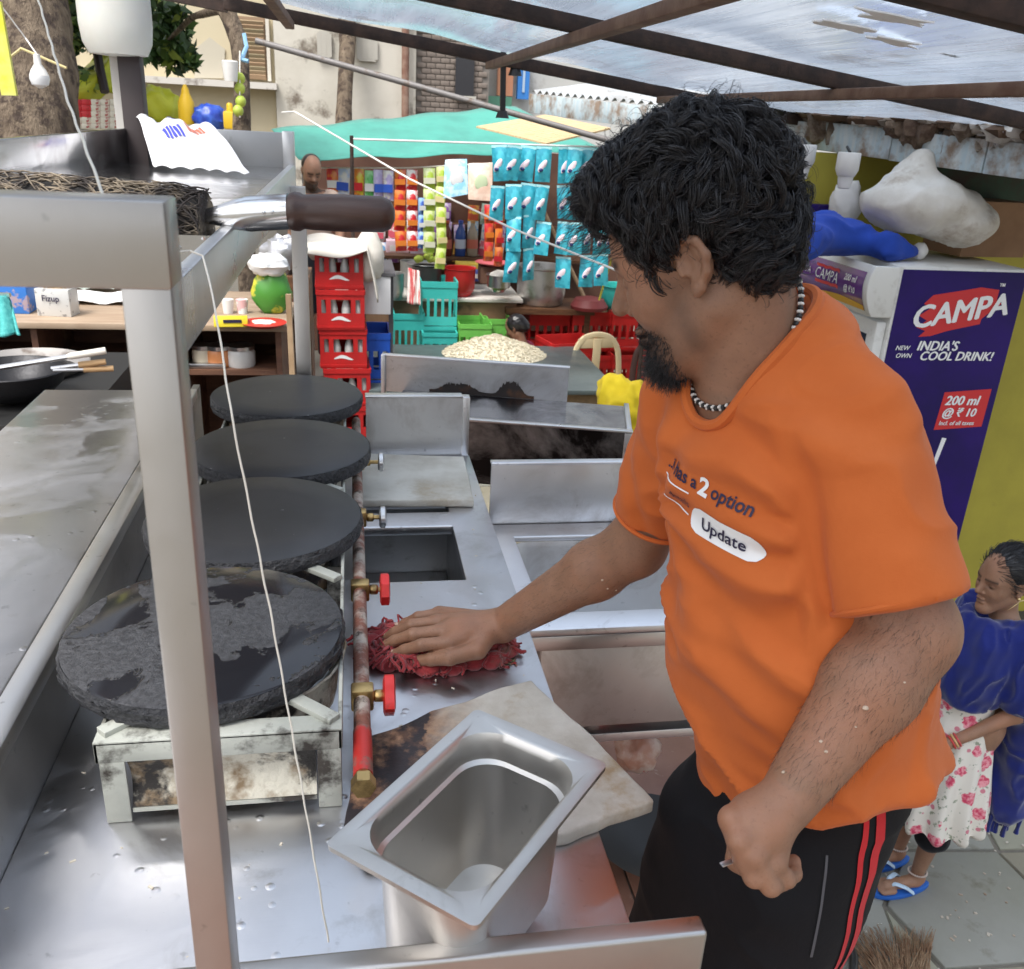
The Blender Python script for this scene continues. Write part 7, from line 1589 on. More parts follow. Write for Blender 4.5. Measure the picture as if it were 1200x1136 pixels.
    c = mix(t, ramp(t, noise(t, 40, 4, .6, oc), .60, .64), (.76, .72, .64), (.30, .33, .24)); c = mix(t, ramp(t, vo2.outputs['Distance'], .20, .24, (1, 1, 1), (0, 0, 0)), c, (.62, .22, .27))
    c = mix(t, ramp(t, nz_.outputs[0], .46, .50, (1, 1, 1), (0, 0, 0)), c, mix(t, ramp(t, noise(t, 90, 3, .5, oc), .4, .6), (.62, .05, .12), (.80, .34, .38))); t.links.new(c, b.inputs['Base Color']); b.inputs['Roughness'].default_value = .85
    FLO = m
    rws = [(T(0, 0, 0)[0], T(0, 0, 0)[1], o[2]+u*k, a_*k, b_*k) for u, a_, b_ in ((.40, .205, .225), (.55, .19, .21), (.72, .165, .19), (.88, .14, .17), (1.0, .115, .140), (1.10, .11, .145), (1.25, .115, .155))]
    V, F = sdf_mesh([Loft(rws, F_, L_, .02, z0=o[2]+.43*k)], .007); N = normals(V, F); rel = V-o; an = np.arctan2(rel@L_, rel@F_); u_ = rel[:, 2]/k
    V = V+N*(g(u_, 1.0, .5)*.016*np.sin(an*13+vn(V, 5, 3)*1.5))[:, None]; link_mesh('dress', fast_mesh('dress', V, F), FLO, per, angle=0)
    LEG = cloth_mat('black_leggings', (.008, .008, .012), sc=300)
    for sg, (ft, ak) in zip((1, -1), feet):
        kn_ = T(.035, sg*.075, .50); c0 = kn_+(ak-kn_)*.12; c1 = kn_+(ak-kn_)*.46
        V, F = sdf_mesh([Cap(T(0, sg*.08, .75), c0, .09*k, .074*k, .03), Cone(c0, c1, .074*k, .066*k, .03), Cap(c1-(c1-c0)*.15+L_*.0, c1-(c1-c0)*.1, .070*k, .070*k, .02)], .007); N = normals(V, F); V = V+N*(.005*vn(V, 24, 5, 2))[:, None]; link_mesh('leggings', fast_mesh('leggings', V, F), LEG, per, angle=0)
        SOL = M('blue_rubber_sole', (.02, .13, .52), .5); STP = M('pale_blue_strap', (.50, .66, .82), .5)
        pl_ = []
        for q in range(28): a_ = 2*math.pi*q/28; f_2 = .035+.118*math.cos(a_); w_2 = (.036+.009*math.cos(a_))*math.sin(a_); pl_.append(ft+F_*f_2+L_*w_2)
        MB().prism(pl_, (0, 0, .019)).build('slipper_sole', SOL, per, bevel=.003)
        toe = ft+F_*.098+ZU*.036
        for s2 in (-1, 1):
            P = [toe, ft+F_*.075+L_*s2*.016+ZU*.055, ft+F_*.04+L_*s2*.034+ZU*.046, ft+F_*.012+L_*s2*.038+ZU*.022]; Pc = np.array(P); tt_ = np.linspace(0, 3, 14); Pc = np.stack([np.interp(tt_, range(4), Pc[:, c_]) for c_ in range(3)], 1)
            MB().tube(Pc, .0055, 6, flat=1.6).build('slipper_strap', STP, per)
        bd_ = MB(); aa, bb_, dd = basis(ak-kn_)
        for q in range(30):
            a_ = 2*math.pi*q/30; bd_.add(*blob(ak+ZU*.012+(aa*math.cos(a_)+bb_*math.sin(a_))*.034*k*1.15-ZU*.008*math.cos(a_), .0036, .0036, .0036, 1, 0, 6))
        bd_.build('anklet', M('anklet_beads', (.75, .66, .60), .3, .4), per)
    # blue shawl over the shoulders, hanging behind the near arm
    BLS = cloth_mat('royal_blue_shawl', (.006, .016, .17), (.004, .010, .11), sc=350, sheen=.5)
    sw = [Loft([(T(f, 0, 0)[0], T(f, 0, 0)[1], o[2]+u*k, a_*k, b_*k) for u, f, a_, b_ in ((1.06, .02, .125, .152), (1.12, .02, .130, .165), (1.25, .02, .125, .175), (1.34, .0, .105, .16), (1.39, -.01, .080, .11), (1.42, -.02, .065, .07))], F_, L_, .03),
          Cap(T(0, .13, 1.36), T(-.03, .19, 1.12), .072*k, .066*k, .03), Cap(T(0, -.13, 1.36), T(0, -.19, 1.12), .075*k, .068*k, .03), Cap(T(-.06, .17, 1.16), T(-.17, .15, .92), .062*k, .066*k, .04), Cap(T(-.17, .15, .92), T(-.23, .14, .52), .058*k, .070*k, .04), Cap(T(-.12, .05, 1.2), T(-.22, .06, .60), .07*k, .06*k, .05),
          Cap(T(.03, 0, 1.46), T(.06, 0, 1.62), .056*k, .075*k, .01, '-'), Cap(T(.10, .0, 1.44), T(.13, 0, 1.60), .05*k, .07*k, .01, '-')]
    V, F = sdf_mesh(sw, .0065); N = normals(V, F); rel = V-o
    V = V+N*(.018*((1-np.abs(vn(np.stack([rel@F_*20+rel[:, 2]*7, rel@L_*17+rel[:, 2]*4, rel[:, 2]*4], 1), 1, 17, 2)))**3-.35))[:, None]; link_mesh('shawl', fast_mesh('shawl', V, F), BLS, per, angle=0)
    tz = MB(); rr = random.Random(3)
    for q in range(12): b_ = T(-.23+rr.uniform(-.06, .06), .14+rr.uniform(-.05, .05), .47); tz.tube([b_+ZU*.03, b_, b_-ZU*.035, b_-ZU*.06], [.004, .008, .006, .009], 6)
    o_ = tz.build('tassels', BLS, per); o_['kind'] = 'stuff'
    for q in range(3):
        aa, bb_, dd = basis(wr-el); c_ = wr-dd*(.012+.009*q); MB().tube([c_+(aa*math.cos(a_)+bb_*math.sin(a_))*.027*k for a_ in np.linspace(0, 6.283, 24, endpoint=False)], .0035, 6, closed=True).build('bangle', M('red_bangle_%d' % q, ((.6, .06, .05), (.7, .45, .2), (.6, .08, .08))[q], .3), per)
    P = [T(.0, 0, 1.50)+(F_*math.cos(a_)*.062+L_*math.sin(a_)*.054)*k-ZU*(.07*max(0, math.cos(a_))*k) for a_ in np.linspace(0, 6.283, 32, endpoint=False)]; MB().tube(P, .0018, 5, closed=True).build('neck_chain', M('gold_chain', (.8, .62, .35), .3, 1), per)
woman()
# broom, hose and litter on the flagstones
bp0, bp1 = Gz(1055, 1180, GZ+.03), Gz(1010, 1092, GZ+.02); br_ = thing('twig_broom', 'brown twig broom lying on the paving at the lower right edge', 'broom', (bp0[0], bp0[1], GZ))
rg = np.random.RandomState(5); st_ = []
for k_ in range(230):
    a_ = Gz(1060+rg.normal(0, 14), 1185, GZ+.015+rg.uniform(0, .04)); b_ = Gz(rg.uniform(980, 1095), rg.uniform(1085, 1110), GZ+.004+rg.uniform(0, .03)); st_.append([a_+(b_-a_)*t_+np.array([.006*math.sin(k_+t_*4), .006*math.cos(k_*2+t_*3), .012*math.sin(t_*3)]) for t_ in np.linspace(0, 1, 6)])
Vb, Fb_ = tubes(np.array(st_), np.full((230, 6), .0017)*np.linspace(1.2, .5, 6)[None], 4); link_mesh('bristles', fast_mesh('bristles', Vb, Fb_), M('twig_brown', (.24, .13, .07), .8, col2=(.36, .24, .14), sc=30), br_, angle=0)['kind'] = 'stuff'
MB().cyl(bp0+np.array([0, 0, .0]), bp0+(bp0-bp1)*.8, .02, n=10).build('handle', WOOD, br_)
hp2 = [Gz(x, y, GZ+.04) for x, y in ((970, 1094), (985, 1098), (996, 1108), (1001, 1122), (1000, 1140), (990, 1160), (970, 1180))]; Pc = np.array(hp2); tt_ = np.linspace(0, 6, 40); Pc = np.stack([np.interp(tt_, range(7), Pc[:, c_]) for c_ in range(3)], 1)
for _ in range(4): Pc[1:-1] = (Pc[:-2]+2*Pc[1:-1]+Pc[2:])/4
tag(MB().tube(Pc, .014, 10).build('black_hose', M('black_rubber_hose', (.02, .02, .02), .35)), 'black rubber hose curving on the paving behind the cook\'s leg', 'hose')
lit = MB(); rr_ = random.Random(12)
for k_ in range(110): q_ = Gz(rr_.uniform(990, 1230), rr_.uniform(930, 1150), GZ+.002); s_ = rr_.uniform(.003, .010); lit.obox(q_, s_*rr_.uniform(1, 2), s_, .003, rr_.uniform(0, 3))
tag(lit.build('paving_litter', M('pale_litter', (.62, .58, .50), .8, col2=(.35, .25, .18), sc=3)), kind='stuff')

# ------------------------------------------------------------------ mop lying on the tray shelf
m0, m1, m2, m3, m4 = Gd(-60, 230, 1.16), Gd(238, 254, 1.17), Gd(340, 248, 1.17), Gd(352, 249, 1.17), Gd(462, 252, 1.17)
mop = thing('hand_mop', 'black and grey straw hand brush with a steel ferrule and dark wooden handle', 'brush', (m1+m2)/2)
ax = unit(m4-m1); 
MB().lathe([(.009, 0), (.011, .012), (.020, .045), (.0225, .06), (.0225, np.linalg.norm(m2-m1))], m1, m2-m1, n=28).build('ferrule', steel('ferrule_steel', .66, .2, stretch=(4, 160, 160)), mop)
Lh = np.linalg.norm(m4-m2); MB().lathe([(.0225, 0), (.0245, .006), (.0245, .012), (.0215, .018), (.0225, .03), (.0235, Lh*.5), (.0225, Lh-.015), (.018, Lh-.005), (.008, Lh)], m2, m4-m2, n=28).build('handle', M('dark_wood_handle', (.035, .016, .012), .35, col2=(.06, .028, .02), sc=10, stretch=(.4, 6, 6), bmp=.15), mop)
for dx in (.085, .096): 
    a, b, d = basis(m2-m1); q_ = m1+d*dx; dirv = unit(-AF-d*(-AF@d)); V_, F_ = blob(q_+dirv*.0215-ZU*.006, .0035, .0035, .0035, 1, 0, 10); MB().add(V_, F_).build('rivet', KS, mop)
rg = np.random.RandomState(8); S_ = []; LL_ = np.linalg.norm(m1-m0); a, b, d = basis(m1-m0)
for k_ in range(1500):
    s_ = rg.uniform(-.02, 1)*LL_; th = rg.uniform(0, 6.28); r_ = .036*math.sqrt(rg.rand())*(1 if s_ < LL_*.9 else .75); ln = rg.uniform(.03, .10); tw = rg.normal(0, 1.2)
    S_.append([m0+d*min(LL_+.004, s_+ln*t_)+(a*math.cos(th+tw*t_)+b*math.sin(th+tw*t_))*(r_+.004*math.sin(t_*5+k_)) for t_ in np.linspace(0, 1, 7)])
Vb, Fb_ = tubes(np.array(S_), np.full((1500, 7), .0011), 4); link_mesh('fibres', fast_mesh('fibres', Vb, Fb_), M('burnt_fibre', (.05, .04, .035), .8, col2=(.30, .24, .17), sc=16, lo=.45, hi=.6), mop, angle=0)['kind'] = 'stuff'
MB().tube([m0, m1], [.033, .028], 14).build('fibre_core', M('fibre_core_black', (.02, .018, .017), .9, bmp=.8), mop)
# white printed packet on the shelf
PK = M('white_printed_film', (.76, .75, .76), .45, bmp=.4, bsc=14, bdist=.02)
pkt = thing('plastic_packet', 'crumpled white plastic packet with blue and red print on the tray shelf', 'packet', Gz(225, 172, szt-.03))
zf_ = szt-.004
c00 = Gy(150, 140, sy1+.004); c00[2] = rimz+.006; c10 = Gy(222, 160, sy1-.07); c01 = Gy(178, 180, 2.34); c11 = Gy(292, 185, 2.22); c01[2] = c11[2] = zf_; c10[2] = rimz-.012
def pk(u, v):
    p_ = (c00*(1-u)+c10*u)*(1-v)+(c01*(1-u)+c11*u)*v; return np.array(p_)+np.array([.0, .012*math.sin(u*9+v*3), .022*abs(math.sin(u*7+v*2.2))*math.sin(math.pi*min(1, v+.1))+.030*math.sin(math.pi*v)+.006*abs(math.sin(u*17+v*9))+.003])
pkm = MB().grid(lambda u, v: tuple(pk(u, v)), 40, 24).build('film', PK, pkt, thick=.0015, angle=50)
for (cn, c_, u0, v0, w_, h_) in (('blue_print', (.05, .06, .42), .30, .62, .22, .16), ('blue_print', (.10, .10, .5), .22, .18, .16, .16), ('red_print', (.62, .16, .10), .62, .50, .22, .12), ('blue_print', (.05, .06, .42), .5, .30, .10, .08)):
    mb_ = MB()
    for q in range(5):
        ua, ub = u0+w_*q/5, u0+w_*(q+.72)/5; mb_.grid(lambda u, v: tuple(pk(ua+(ub-ua)*u, v0+h_*(v-.5))+np.array([0, -.0035, .0035])), 2, 4)
    mb_.build(cn, M(cn+'_ink', c_, .5), pkt)

# ------------------------------------------------------------------ posts and container behind the shelf
PD = M('dark_post_paint', (.028, .018, .018), .5)
y_ = 2.56; a_, b_ = Gy(142, 120, y_), Gy(168, 120, y_); a0_ = Gy(130, 120, y_)
zb_ = Gy(135, 66, y_)[2]
tag(MB().box(a_[0], b_[0], y_, y_+.05, 0, zb_+.03).build('dark_post', PD, bevel=.003), 'dark brown post rising behind the tray shelf under the white container', 'post')
tag(MB().box(a0_[0], a_[0]-.002, y_+.03, y_+.05, 0, zb_+.02).build('pale_post', M('pale_post_paint', (.50, .49, .46), .5)), 'slim pale grey post beside the dark one', 'post')
cc = Gy(135, 66, y_-.02); rC = (Gy(178, 30, y_)[0]-Gy(92, 30, y_)[0])/2
tag(MB().lathe([(.02, 0), (rC*.80, .004), (rC*.95, .03), (rC, .07), (rC, .34), (rC*.9, .36)], (cc[0], y_+.02, zb_), n=36).build('white_container', M('milky_plastic', (.66, .66, .62), .4, col2=(.58, .59, .54), sc=3, sss=.1)), 'round milky white plastic container on top of the dark post', 'container')
# bulb and sign
p = Gd(48, 104, 3.6); s_ = 3.6/FPX; bu = thing('led_bulb', 'white LED bulb hanging in front of the tree trunk', 'bulb', p)
MB().lathe([(.004, 0), (9*s_, 4*s_), (11*s_, 10*s_), (10.5*s_, 14*s_)], p, n=20).build('diffuser', M('milky_glass', (.78, .80, .82), .3), bu); MB().lathe([(10.6*s_, 14*s_), (8*s_, 20*s_), (4*s_, 26*s_), (3.6*s_, 36*s_), (1*s_, 37*s_)], p, n=20).build('body', WHITE_PL, bu)
string('bulb_wire', 'white wire from which the LED bulb hangs', [p+np.array([0, 0, 37*s_]), Gd(30, 45, 3.6), Gd(0, 5, 3.5)], .003, 'wire', WHITE_PL)
string('thin_rope', 'thin yellowish rope sagging across the tree trunk', [Gd(-10, 52, 4.0), Gd(14, 66, 4.0), Gd(25, 57, 4.0), Gd(78, 80, 4.0)], .006, 'rope', M('pale_yellow_cord', (.62, .52, .26), .8))
p = Gd(2, 58, 3.2); tag(MB().obox(p, .05, .02, .30, 0, 0, -.03).build('yellow_sign', M('lemon_sign', (.72, .72, .04), .5, col2=(.7, .7, .3), sc=6)), 'lemon yellow sign strip at the left edge in front of the tree trunk', 'sign')

# ------------------------------------------------------------------ trees
BARK = M('tree_bark', (.13, .095, .065), .9, col2=(.24, .185, .13), sc=7, stretch=(2.5, 2.5, .7), dirt=(.06, .04, .03), dsc=14, dlo=.5, dhi=.6, bmp=1, bsc=30, bdist=.03)
LEAF = [M('leaf_dark', (.025, .060, .018), .5, col2=(.045, .095, .025), sc=5), M('leaf_mid', (.07, .14, .03), .5, col2=(.10, .18, .04), sc=5), M('leaf_yellow', (.20, .26, .04), .5)]
def trunk(pts, rad, n=18):
    P = np.array(pts, float); tt_ = np.linspace(0, len(P)-1, 26); Q = np.stack([np.interp(tt_, range(len(P)), P[:, c_]) for c_ in range(3)], 1); rr_ = np.interp(tt_, range(len(P)), rad)
    for _ in range(3): Q[1:-1] = (Q[:-2]+2*Q[1:-1]+Q[2:])/4
    return MB().tube(Q, rr_*(1+.06*np.array([vn1((i*.6, 0, 3), 1.3) for i in range(26)])), n)
def leaves(centres, n, size, seed, mats=(0, 1, 2), wts=(6, 3, 1)):
    rg = np.random.RandomState(seed); C_ = np.array([c_[:3] for c_ in centres]); Rr = np.array([c_[3] for c_ in centres]); pick = rg.choice(len(C_), n, p=Rr**2/sum(Rr**2)); dr = rg.normal(size=(n, 3)); dr /= np.linalg.norm(dr, axis=1)[:, None]
    P = C_[pick]+dr*(Rr[pick]*rg.rand(n)**.5)[:, None]*np.array([1, 1, .8]); a = rg.normal(size=(n, 3)); a[:, 2] -= .5; a /= np.linalg.norm(a, axis=1)[:, None]; b = np.cross(a, rg.normal(size=(n, 3))); b /= np.linalg.norm(b, axis=1)[:, None]; c = np.cross(a, b)
    L = size*rg.uniform(.7, 1.4, n)[:, None]; W_ = L*.42
    V = np.stack([P-a*L*.5, P+b*W_*.5+c*L*.04, P+a*L*.5-c*L*.1, P-b*W_*.5+c*L*.04], 1).reshape(-1, 3); F = np.arange(n*4).reshape(n, 4); me = fast_mesh('crown', V, F)
    me.polygons.foreach_set('material_index', rg.choice(mats, n, p=np.array(wts)/sum(wts)).astype(np.int32)); return me
bt0_, tp0 = Gd(30, 230, 4.9), Gd(20, -150, 5.1); base_t = np.array([bt0_[0]+.05, bt0_[1]+.1, GZ])
t1 = thing('tree', 'thick rough-barked tree trunk at the left with dark leaves above', 'tree', base_t)
trunk([base_t, (bt0_+base_t)/2, bt0_, Gd(35, 80, 4.95), Gd(25, 0, 5.0), tp0], [.40, .30, .27, .25, .22, .18], 22).build('trunk', BARK, t1, angle=0)
trunk([Gd(30, 10, 5.0), Gd(80, -30, 5.3), Gd(140, -60, 5.6)], [.09, .07, .04], 10).build('limb', BARK, t1, angle=0)
cl1 = [(*Gd(x, y, d), r_) for x, y, d, r_ in ((75, 10, 5.6, .22), (95, 30, 5.8, .20), (70, 40, 5.9, .16), (60, 0, 5.5, .2), (110, 10, 5.7, .2), (40, -40, 5.3, .4), (100, -60, 5.6, .5), (180, -110, 5.8, .6), (0, -120, 5.2, .6), (95, 95, 6.1, .12))]
me = leaves(cl1+[(*Gd(x, y, 5.9), .2) for x, y in ((120, 20), (60, 15), (75, -10), (110, 30))], 12000, .085, 3, wts=(5, 4, 3)); o_ = link_mesh('crown', me, LEAF, t1, angle=0)
b2 = Gd(405, 300, 10.2); t2 = thing('tree', 'slim bare tree trunk in front of the stained pale wall', 'tree', (b2[0], b2[1], GZ))
trunk([(b2[0], b2[1], GZ), Gd(402, 150, 10.2), Gd(405, 90, 10.2), Gd(408, 40, 10.3), Gd(400, -60, 10.4)], [.11, .09, .085, .095, .08], 14).build('trunk', BARK, t2, angle=0)
me = leaves([(*Gd(380, -110, 10.3), .9), (*Gd(450, -130, 10.5), .8)], 900, .14, 9); link_mesh('crown', me, LEAF, t2, angle=0)
b3 = Gd(284, 230, 5.2); t3 = thing('tree', 'dark curved sapling trunk with limes hung on it, behind the tray shelf', 'tree', (b3[0], b3[1], GZ))
trunk([(b3[0], b3[1], GZ), b3, Gd(283, 150, 5.2), Gd(284, 90, 5.2), Gd(280, 45, 5.2), Gd(266, 15, 5.2), Gd(250, -25, 5.2), Gd(235, -80, 5.2)], [.06, .055, .05, .045, .05, .05, .055, .05], 12).build('trunk', BARK, t3, angle=0)
me = leaves([(*Gd(195, 50, 6.6), .20), (*Gd(205, 65, 6.6), .16), (*Gd(185, 35, 6.7), .18), (*Gd(212, 52, 6.6), .10), (*Gd(178, 60, 6.5), .12), (*Gd(218, 70, 6.6), .09), (*Gd(200, 20, 6.6), .18)], 620, .12, 5, wts=(6, 3, .6)); link_mesh('crown', me, LEAF, t3, angle=0)
trunk([Gd(262, 10, 5.2), Gd(225, 20, 6.0), Gd(195, 50, 6.6)], [.03, .02, .012], 8).build('limb', BARK, t3, angle=0)
lm0 = None
for k_, (x_, y_2) in enumerate(((281, 92), (281, 104), (282, 119), (279, 130))):
    q_ = Gd(x_, y_2, 5.08)
    if lm0 is None: lm0 = tag(MB().add(*blob(q_, .030, .030, .032, 1, .06, 14)).build('hanging_lime', LIME), 'topmost yellow-green lime threaded on the garland hung from the sapling', 'lime', 'limes on the hung garland'); off_ = q_-np.array(lm0.location)
    else: o_ = lm0.copy(); COL.objects.link(o_); o_.location = Vector(q_-off_); o_['label'] = ('', 'second', 'third', 'lowest')[k_]+' yellow-green lime threaded on the garland hung from the sapling'
string('garland_thread', 'thread carrying the hung limes and a chilli', [Gd(281, 60, 5.08), Gd(281, 95, 5.06), Gd(281, 138, 5.08)], .004, 'thread')
p = Gd(270, 84, 5.0); tag(MB().lathe([(.035, -.05), (.045, .05), (.04, .055)], p, n=16).build('white_cup', WHITE_PL), 'white cup hanging on the sapling above the limes', 'cup')
string('blue_tie', 'blue strip of cloth tied round the sapling', [Gd(286, 40, 5.1), Gd(289, 55, 5.1), Gd(283, 70, 5.1), Gd(291, 72, 5.1)], .012, 'tie', M('pale_blue_cloth', (.25, .45, .65), .8))

# ------------------------------------------------------------------ buildings closing the view
BW = M('cream_plaster', (.56, .49, .34), .85, col2=(.50, .43, .29), sc=1.4, dirt=(.33, .27, .18), dsc=1.3, dlo=.56, dhi=.75, bmp=.15); GWL = M('stained_white_wash', (.60, .57, .50), .85, col2=(.50, .47, .40), sc=1.5, dirt=(.17, .14, .11), dsc=2.4, dlo=.56, dhi=.68, bmp=.2)
BRK = M('grey_brick_wall', (.24, .20, .17), .85, col2=(.17, .14, .12), sc=5)
YBd = 12.0
def at(px, py): return Gy(px, py, YBd)
xA, xB, xC, xD = at(-420, 50)[0], at(322, 60)[0], at(487, 60)[0], at(575, 60)[0]
b1_ = thing('cream_building', 'cream plastered building with a projecting ledge and slatted shutter', 'building', ((xA+xB)/2, YBd, GZ)); z0_ = at(250, 94)[2]
MB().box(xA, xB-.01, YBd, YBd+.3, GZ, 6.0).build('wall', BW, b1_)
MB().box(xA, xB+.02, YBd-.25, YBd-.001, z0_-.07, z0_).build('ledge', M('ledge_concrete', (.60, .57, .52), .8, dirt=(.15, .12, .1), dsc=4), b1_)
wx0, wx1, wz0, wz1 = at(272, 60)[0], at(312, 60)[0], at(290, 94)[2], at(290, 20)[2]
sh_ = MB().box(wx0, wx1, YBd-.05, YBd-.002, wz0+.01, wz1).build('shutter', M('shutter_brown', (.30, .20, .12), .7), b1_)
for k_ in range(14): z_ = wz0+.04+(wz1-wz0-.06)*k_/14; MB().obox(((wx0+wx1)/2, YBd-.065, z_), wx1-wx0-.03, .02, .05, 0, .5).build('slat', M('slat_brown_%d' % (k_ % 3), (.34-.03*(k_ % 3), .23, .14), .7) if k_ < 3 else bpy.data.materials['slat_brown_%d' % (k_ % 3)], sh_)
MB().box(at(313, 60)[0], at(317, 60)[0], YBd-.08, YBd-.001, wz0-.0, wz1).build('window_jamb', M('jamb_white', (.62, .58, .5), .8), b1_)
MB().add(*(lambda q: ([q(228, 92), q(262, 92), q(264, 58), q(246, 44), q(228, 58)], [(0, 1, 2, 3, 4)]))(lambda x, y: tuple(at(x, y)+np.array([0, -.02, 0])))).build('repair_patch', M('patch_plaster', (.50, .46, .37), .85, bmp=.2), b1_, thick=.015)
b2_ = thing('stained_building', 'stained whitewashed wall with two rows of pierced vent blocks', 'building', ((xB+xC)/2, YBd, GZ))
MB().box(xB, xC, YBd-.1, YBd+.3, GZ, 6.0).build('wall', GWL, b2_)
JAL = M('jali_concrete', (.46, .44, .39), .85); JD = M('vent_hole', (.03, .025, .02), .9)
def jali(px0, px1, py0, py1, nx, ny):
    a_, b_ = at(px0, py0), at(px1, py1); x0, x1, z0, z1 = a_[0], b_[0], b_[2], a_[2]; f_ = MB().box(x0, x1, YBd-.115, YBd-.101, z0, z1).build('vent_block', JD, b2_)
    m_ = MB(); dx, dz = (x1-x0)/nx, (z1-z0)/ny
    for i in range(nx+1): m_.box(x0+dx*i-.022, x0+dx*i+.022, YBd-.150, YBd-.1155, z0, z1)
    for j in range(ny+1): m_.box(x0+.001, x1-.001, YBd-.148, YBd-.117, z0+dz*j-.022, z0+dz*j+.022)
    for i in range(nx):
        for j in range(ny): cx_, cz_ = x0+dx*(i+.5), z0+dz*(j+.5); m_.obox((cx_, YBd-.132, cz_), dx*.5, .030, dz*.5, 0, 0, .785)
    o_ = m_.build('lattice', JAL, f_); o_['kind'] = 'stuff'
jali(374, 387, 40, 68, 2, 4); jali(420, 440, 46, 71, 3, 3)
MB().cyl(at(474, 150)+np.array([0, -.2, -2]), at(474, 20)+np.array([0, -.2, 1]), .045, n=10).build('drain_pipe', M('rusty_drain', (.20, .10, .07), .7, col2=(.3, .2, .15), sc=8), b2_)
b3_ = thing('brick_building', 'dark grey brick building with a small window, right of the stained wall', 'building', ((xC+xD)/2, YBd, GZ))
MB().box(xC+.01, xD, YBd+.05, YBd+.4, GZ, 6.0).build('wall', M('mortar', (.20, .18, .16), .9), b3_)
bm_ = None
for r_ in range(34):
    for c_ in range(9):
        x = xC+.02+c_*.115+(.0575 if r_ % 2 else 0); z = at(520, 130)[2]+r_*.062
        if x+.11 > xD: continue
        if bm_ is None: bm_ = MB().obox((0, 0, 0), .108, .03, .054).build('brick', BRK, b3_, world=False, bevel=.004); o_ = bm_
        else: o_ = bm_.copy(); COL.objects.link(o_); o_.parent = b3_
        o_.location = (x+.055-WM[b3_].translation.x, .045-.004*rr_.random(), z-GZ)
wa, wb2 = at(533, 112), at(556, 66); wf = MB().box(wa[0], wb2[0], YBd-.02, YBd+.025, wa[2], wb2[2]).build('window', M('dark_window', (.03, .03, .035), .2), b3_); MB().box(wa[0]-.03, wb2[0]+.03, YBd-.05, YBd-.0205, wa[2]-.05, wa[2]).build('window_sill', JAL, wf)
b4_ = thing('far_building', 'pale building with an orange and a blue panel above the woven mat', 'building', (at(640, 80)[0], YBd+1, GZ))
MB().box(xD+.01, at(1400, 60)[0], YBd+.8, YBd+1.2, GZ, 5.5).build('wall', M('pale_wall', (.50, .50, .48), .85, dirt=(.25, .22, .19), dsc=1.6), b4_)
for nm, c_, (p0_, p1_) in (('orange_panel', (.62, .28, .16), ((583, 112), (603, 62))), ('blue_panel', (.04, .22, .62), ((606, 116), (622, 66))), ('green_panel', (.12, .32, .22), ((560, 128), (600, 114)))):
    a_, b_ = Gy(*p0_, YBd+.6), Gy(*p1_, YBd+.6); MB().box(a_[0], b_[0], YBd+.6, YBd+.7, a_[2], b_[2]).build(nm, M(nm+'_paint', c_, .6), b4_)
    if nm == 'blue_panel': MB().box(a_[0]+.06, b_[0]-.06, YBd+.585, YBd+.599, a_[2]+.08, b_[2]-.08).build('pale_pane', M('pale_blue_pane', (.45, .58, .72), .3), b4_)
# building side walls so that the yard is closed
tag(MB().box(xA-.3, xA, 1.0, YBd, GZ, 4.0).build('side_wall', BW), 'cream boundary wall far to the left of the yard', 'wall')

# ------------------------------------------------------------------ bright goods beyond the tray shelf
YT = M('lemon_tarp', (.58, .60, .03), .5, col2=(.46, .50, .02), sc=3, sheen=.2)
qa, qb, qc, qd = Gd(118, 52, 6.2), Gd(150, 62, 6.4), Gd(60, 118, 6.0), Gd(150, 118, 6.2)
tag(MB().grid(lambda u, v: tuple((qa*(1-u)+qb*u)*(1-v)+(qc*(1-u)+qd*u)*v+np.array([0, .12*math.sin(u*6+v*4), .05*math.sin(u*11)*v])), 30, 24).build('yellow_tarp', YT, thick=.006, angle=0), 'lemon yellow tarpaulin tented beside the tree trunk', 'tarpaulin')
V_, F_ = blob(Gd(185, 128, 6.3), .14, .12, .15, 3, .35, 30, 4); tag(MB().add(V_, F_).build('yellow_tarp', YT, angle=60), 'bunched lemon yellow sheet right of the dark post', 'tarpaulin')
tag(MB().tube([Gd(112, 50, 6.1), Gd(117, 80, 6.1), Gd(123, 108, 6.1)], .03, 8).build('dark_stick', PD), 'dark stick holding up the lemon tarpaulin', 'stick')
sbz = Gd(110, 152, 6.1)
tag(MB().box(Gd(60, 150, 6.1)[0], Gd(330, 150, 6.1)[0], 5.9, 6.9, GZ, sbz[2]).build('kiosk', M('kiosk_paint', (.30, .28, .24), .7)), 'plain grey kiosk whose flat top carries yellow and blue goods', 'kiosk')
stk = None
for i in range(5):
    for j in range(5):
        q_ = Gd(90+i*11, 148-j*7, 5.97); c_ = (0 if (i+j*2) % 3 else 1)
        nm = 'snack_carton'; whr = ' stack by the trunk, %s column, %s row' % (('first', 'second', 'third', 'fourth', 'fifth')[i], ('lowest', 'second', 'middle', 'fourth', 'top')[j])
        m_ = MB().obox(q_+np.array([0, .06, 0]), .058, .12, .036)
        tag(m_.build(nm, bpy.data.materials.get('carton_%d' % (0 if i < 2 and j > 1 else 1)) or M('carton_%d' % (0 if i < 2 and j > 1 else 1), (.60, .03, .04) if i < 2 and j > 1 else (.74, .70, .58), .5, col2=(.45, .03, .03) if i < 2 and j > 1 else (.45, .12, .10), sc=26, lo=.52, hi=.56), bevel=.003), 'small red carton in the'+whr if i < 2 and j > 1 else 'cream and red carton in the'+whr, 'carton', 'red cartons stacked by the trunk' if i < 2 and j > 1 else 'cream cartons stacked by the trunk')
YB_ = M('mustard_plastic', (.72, .46, .02), .4); p = Gd(220, 146, 6.0); s_ = 6.0/FPX
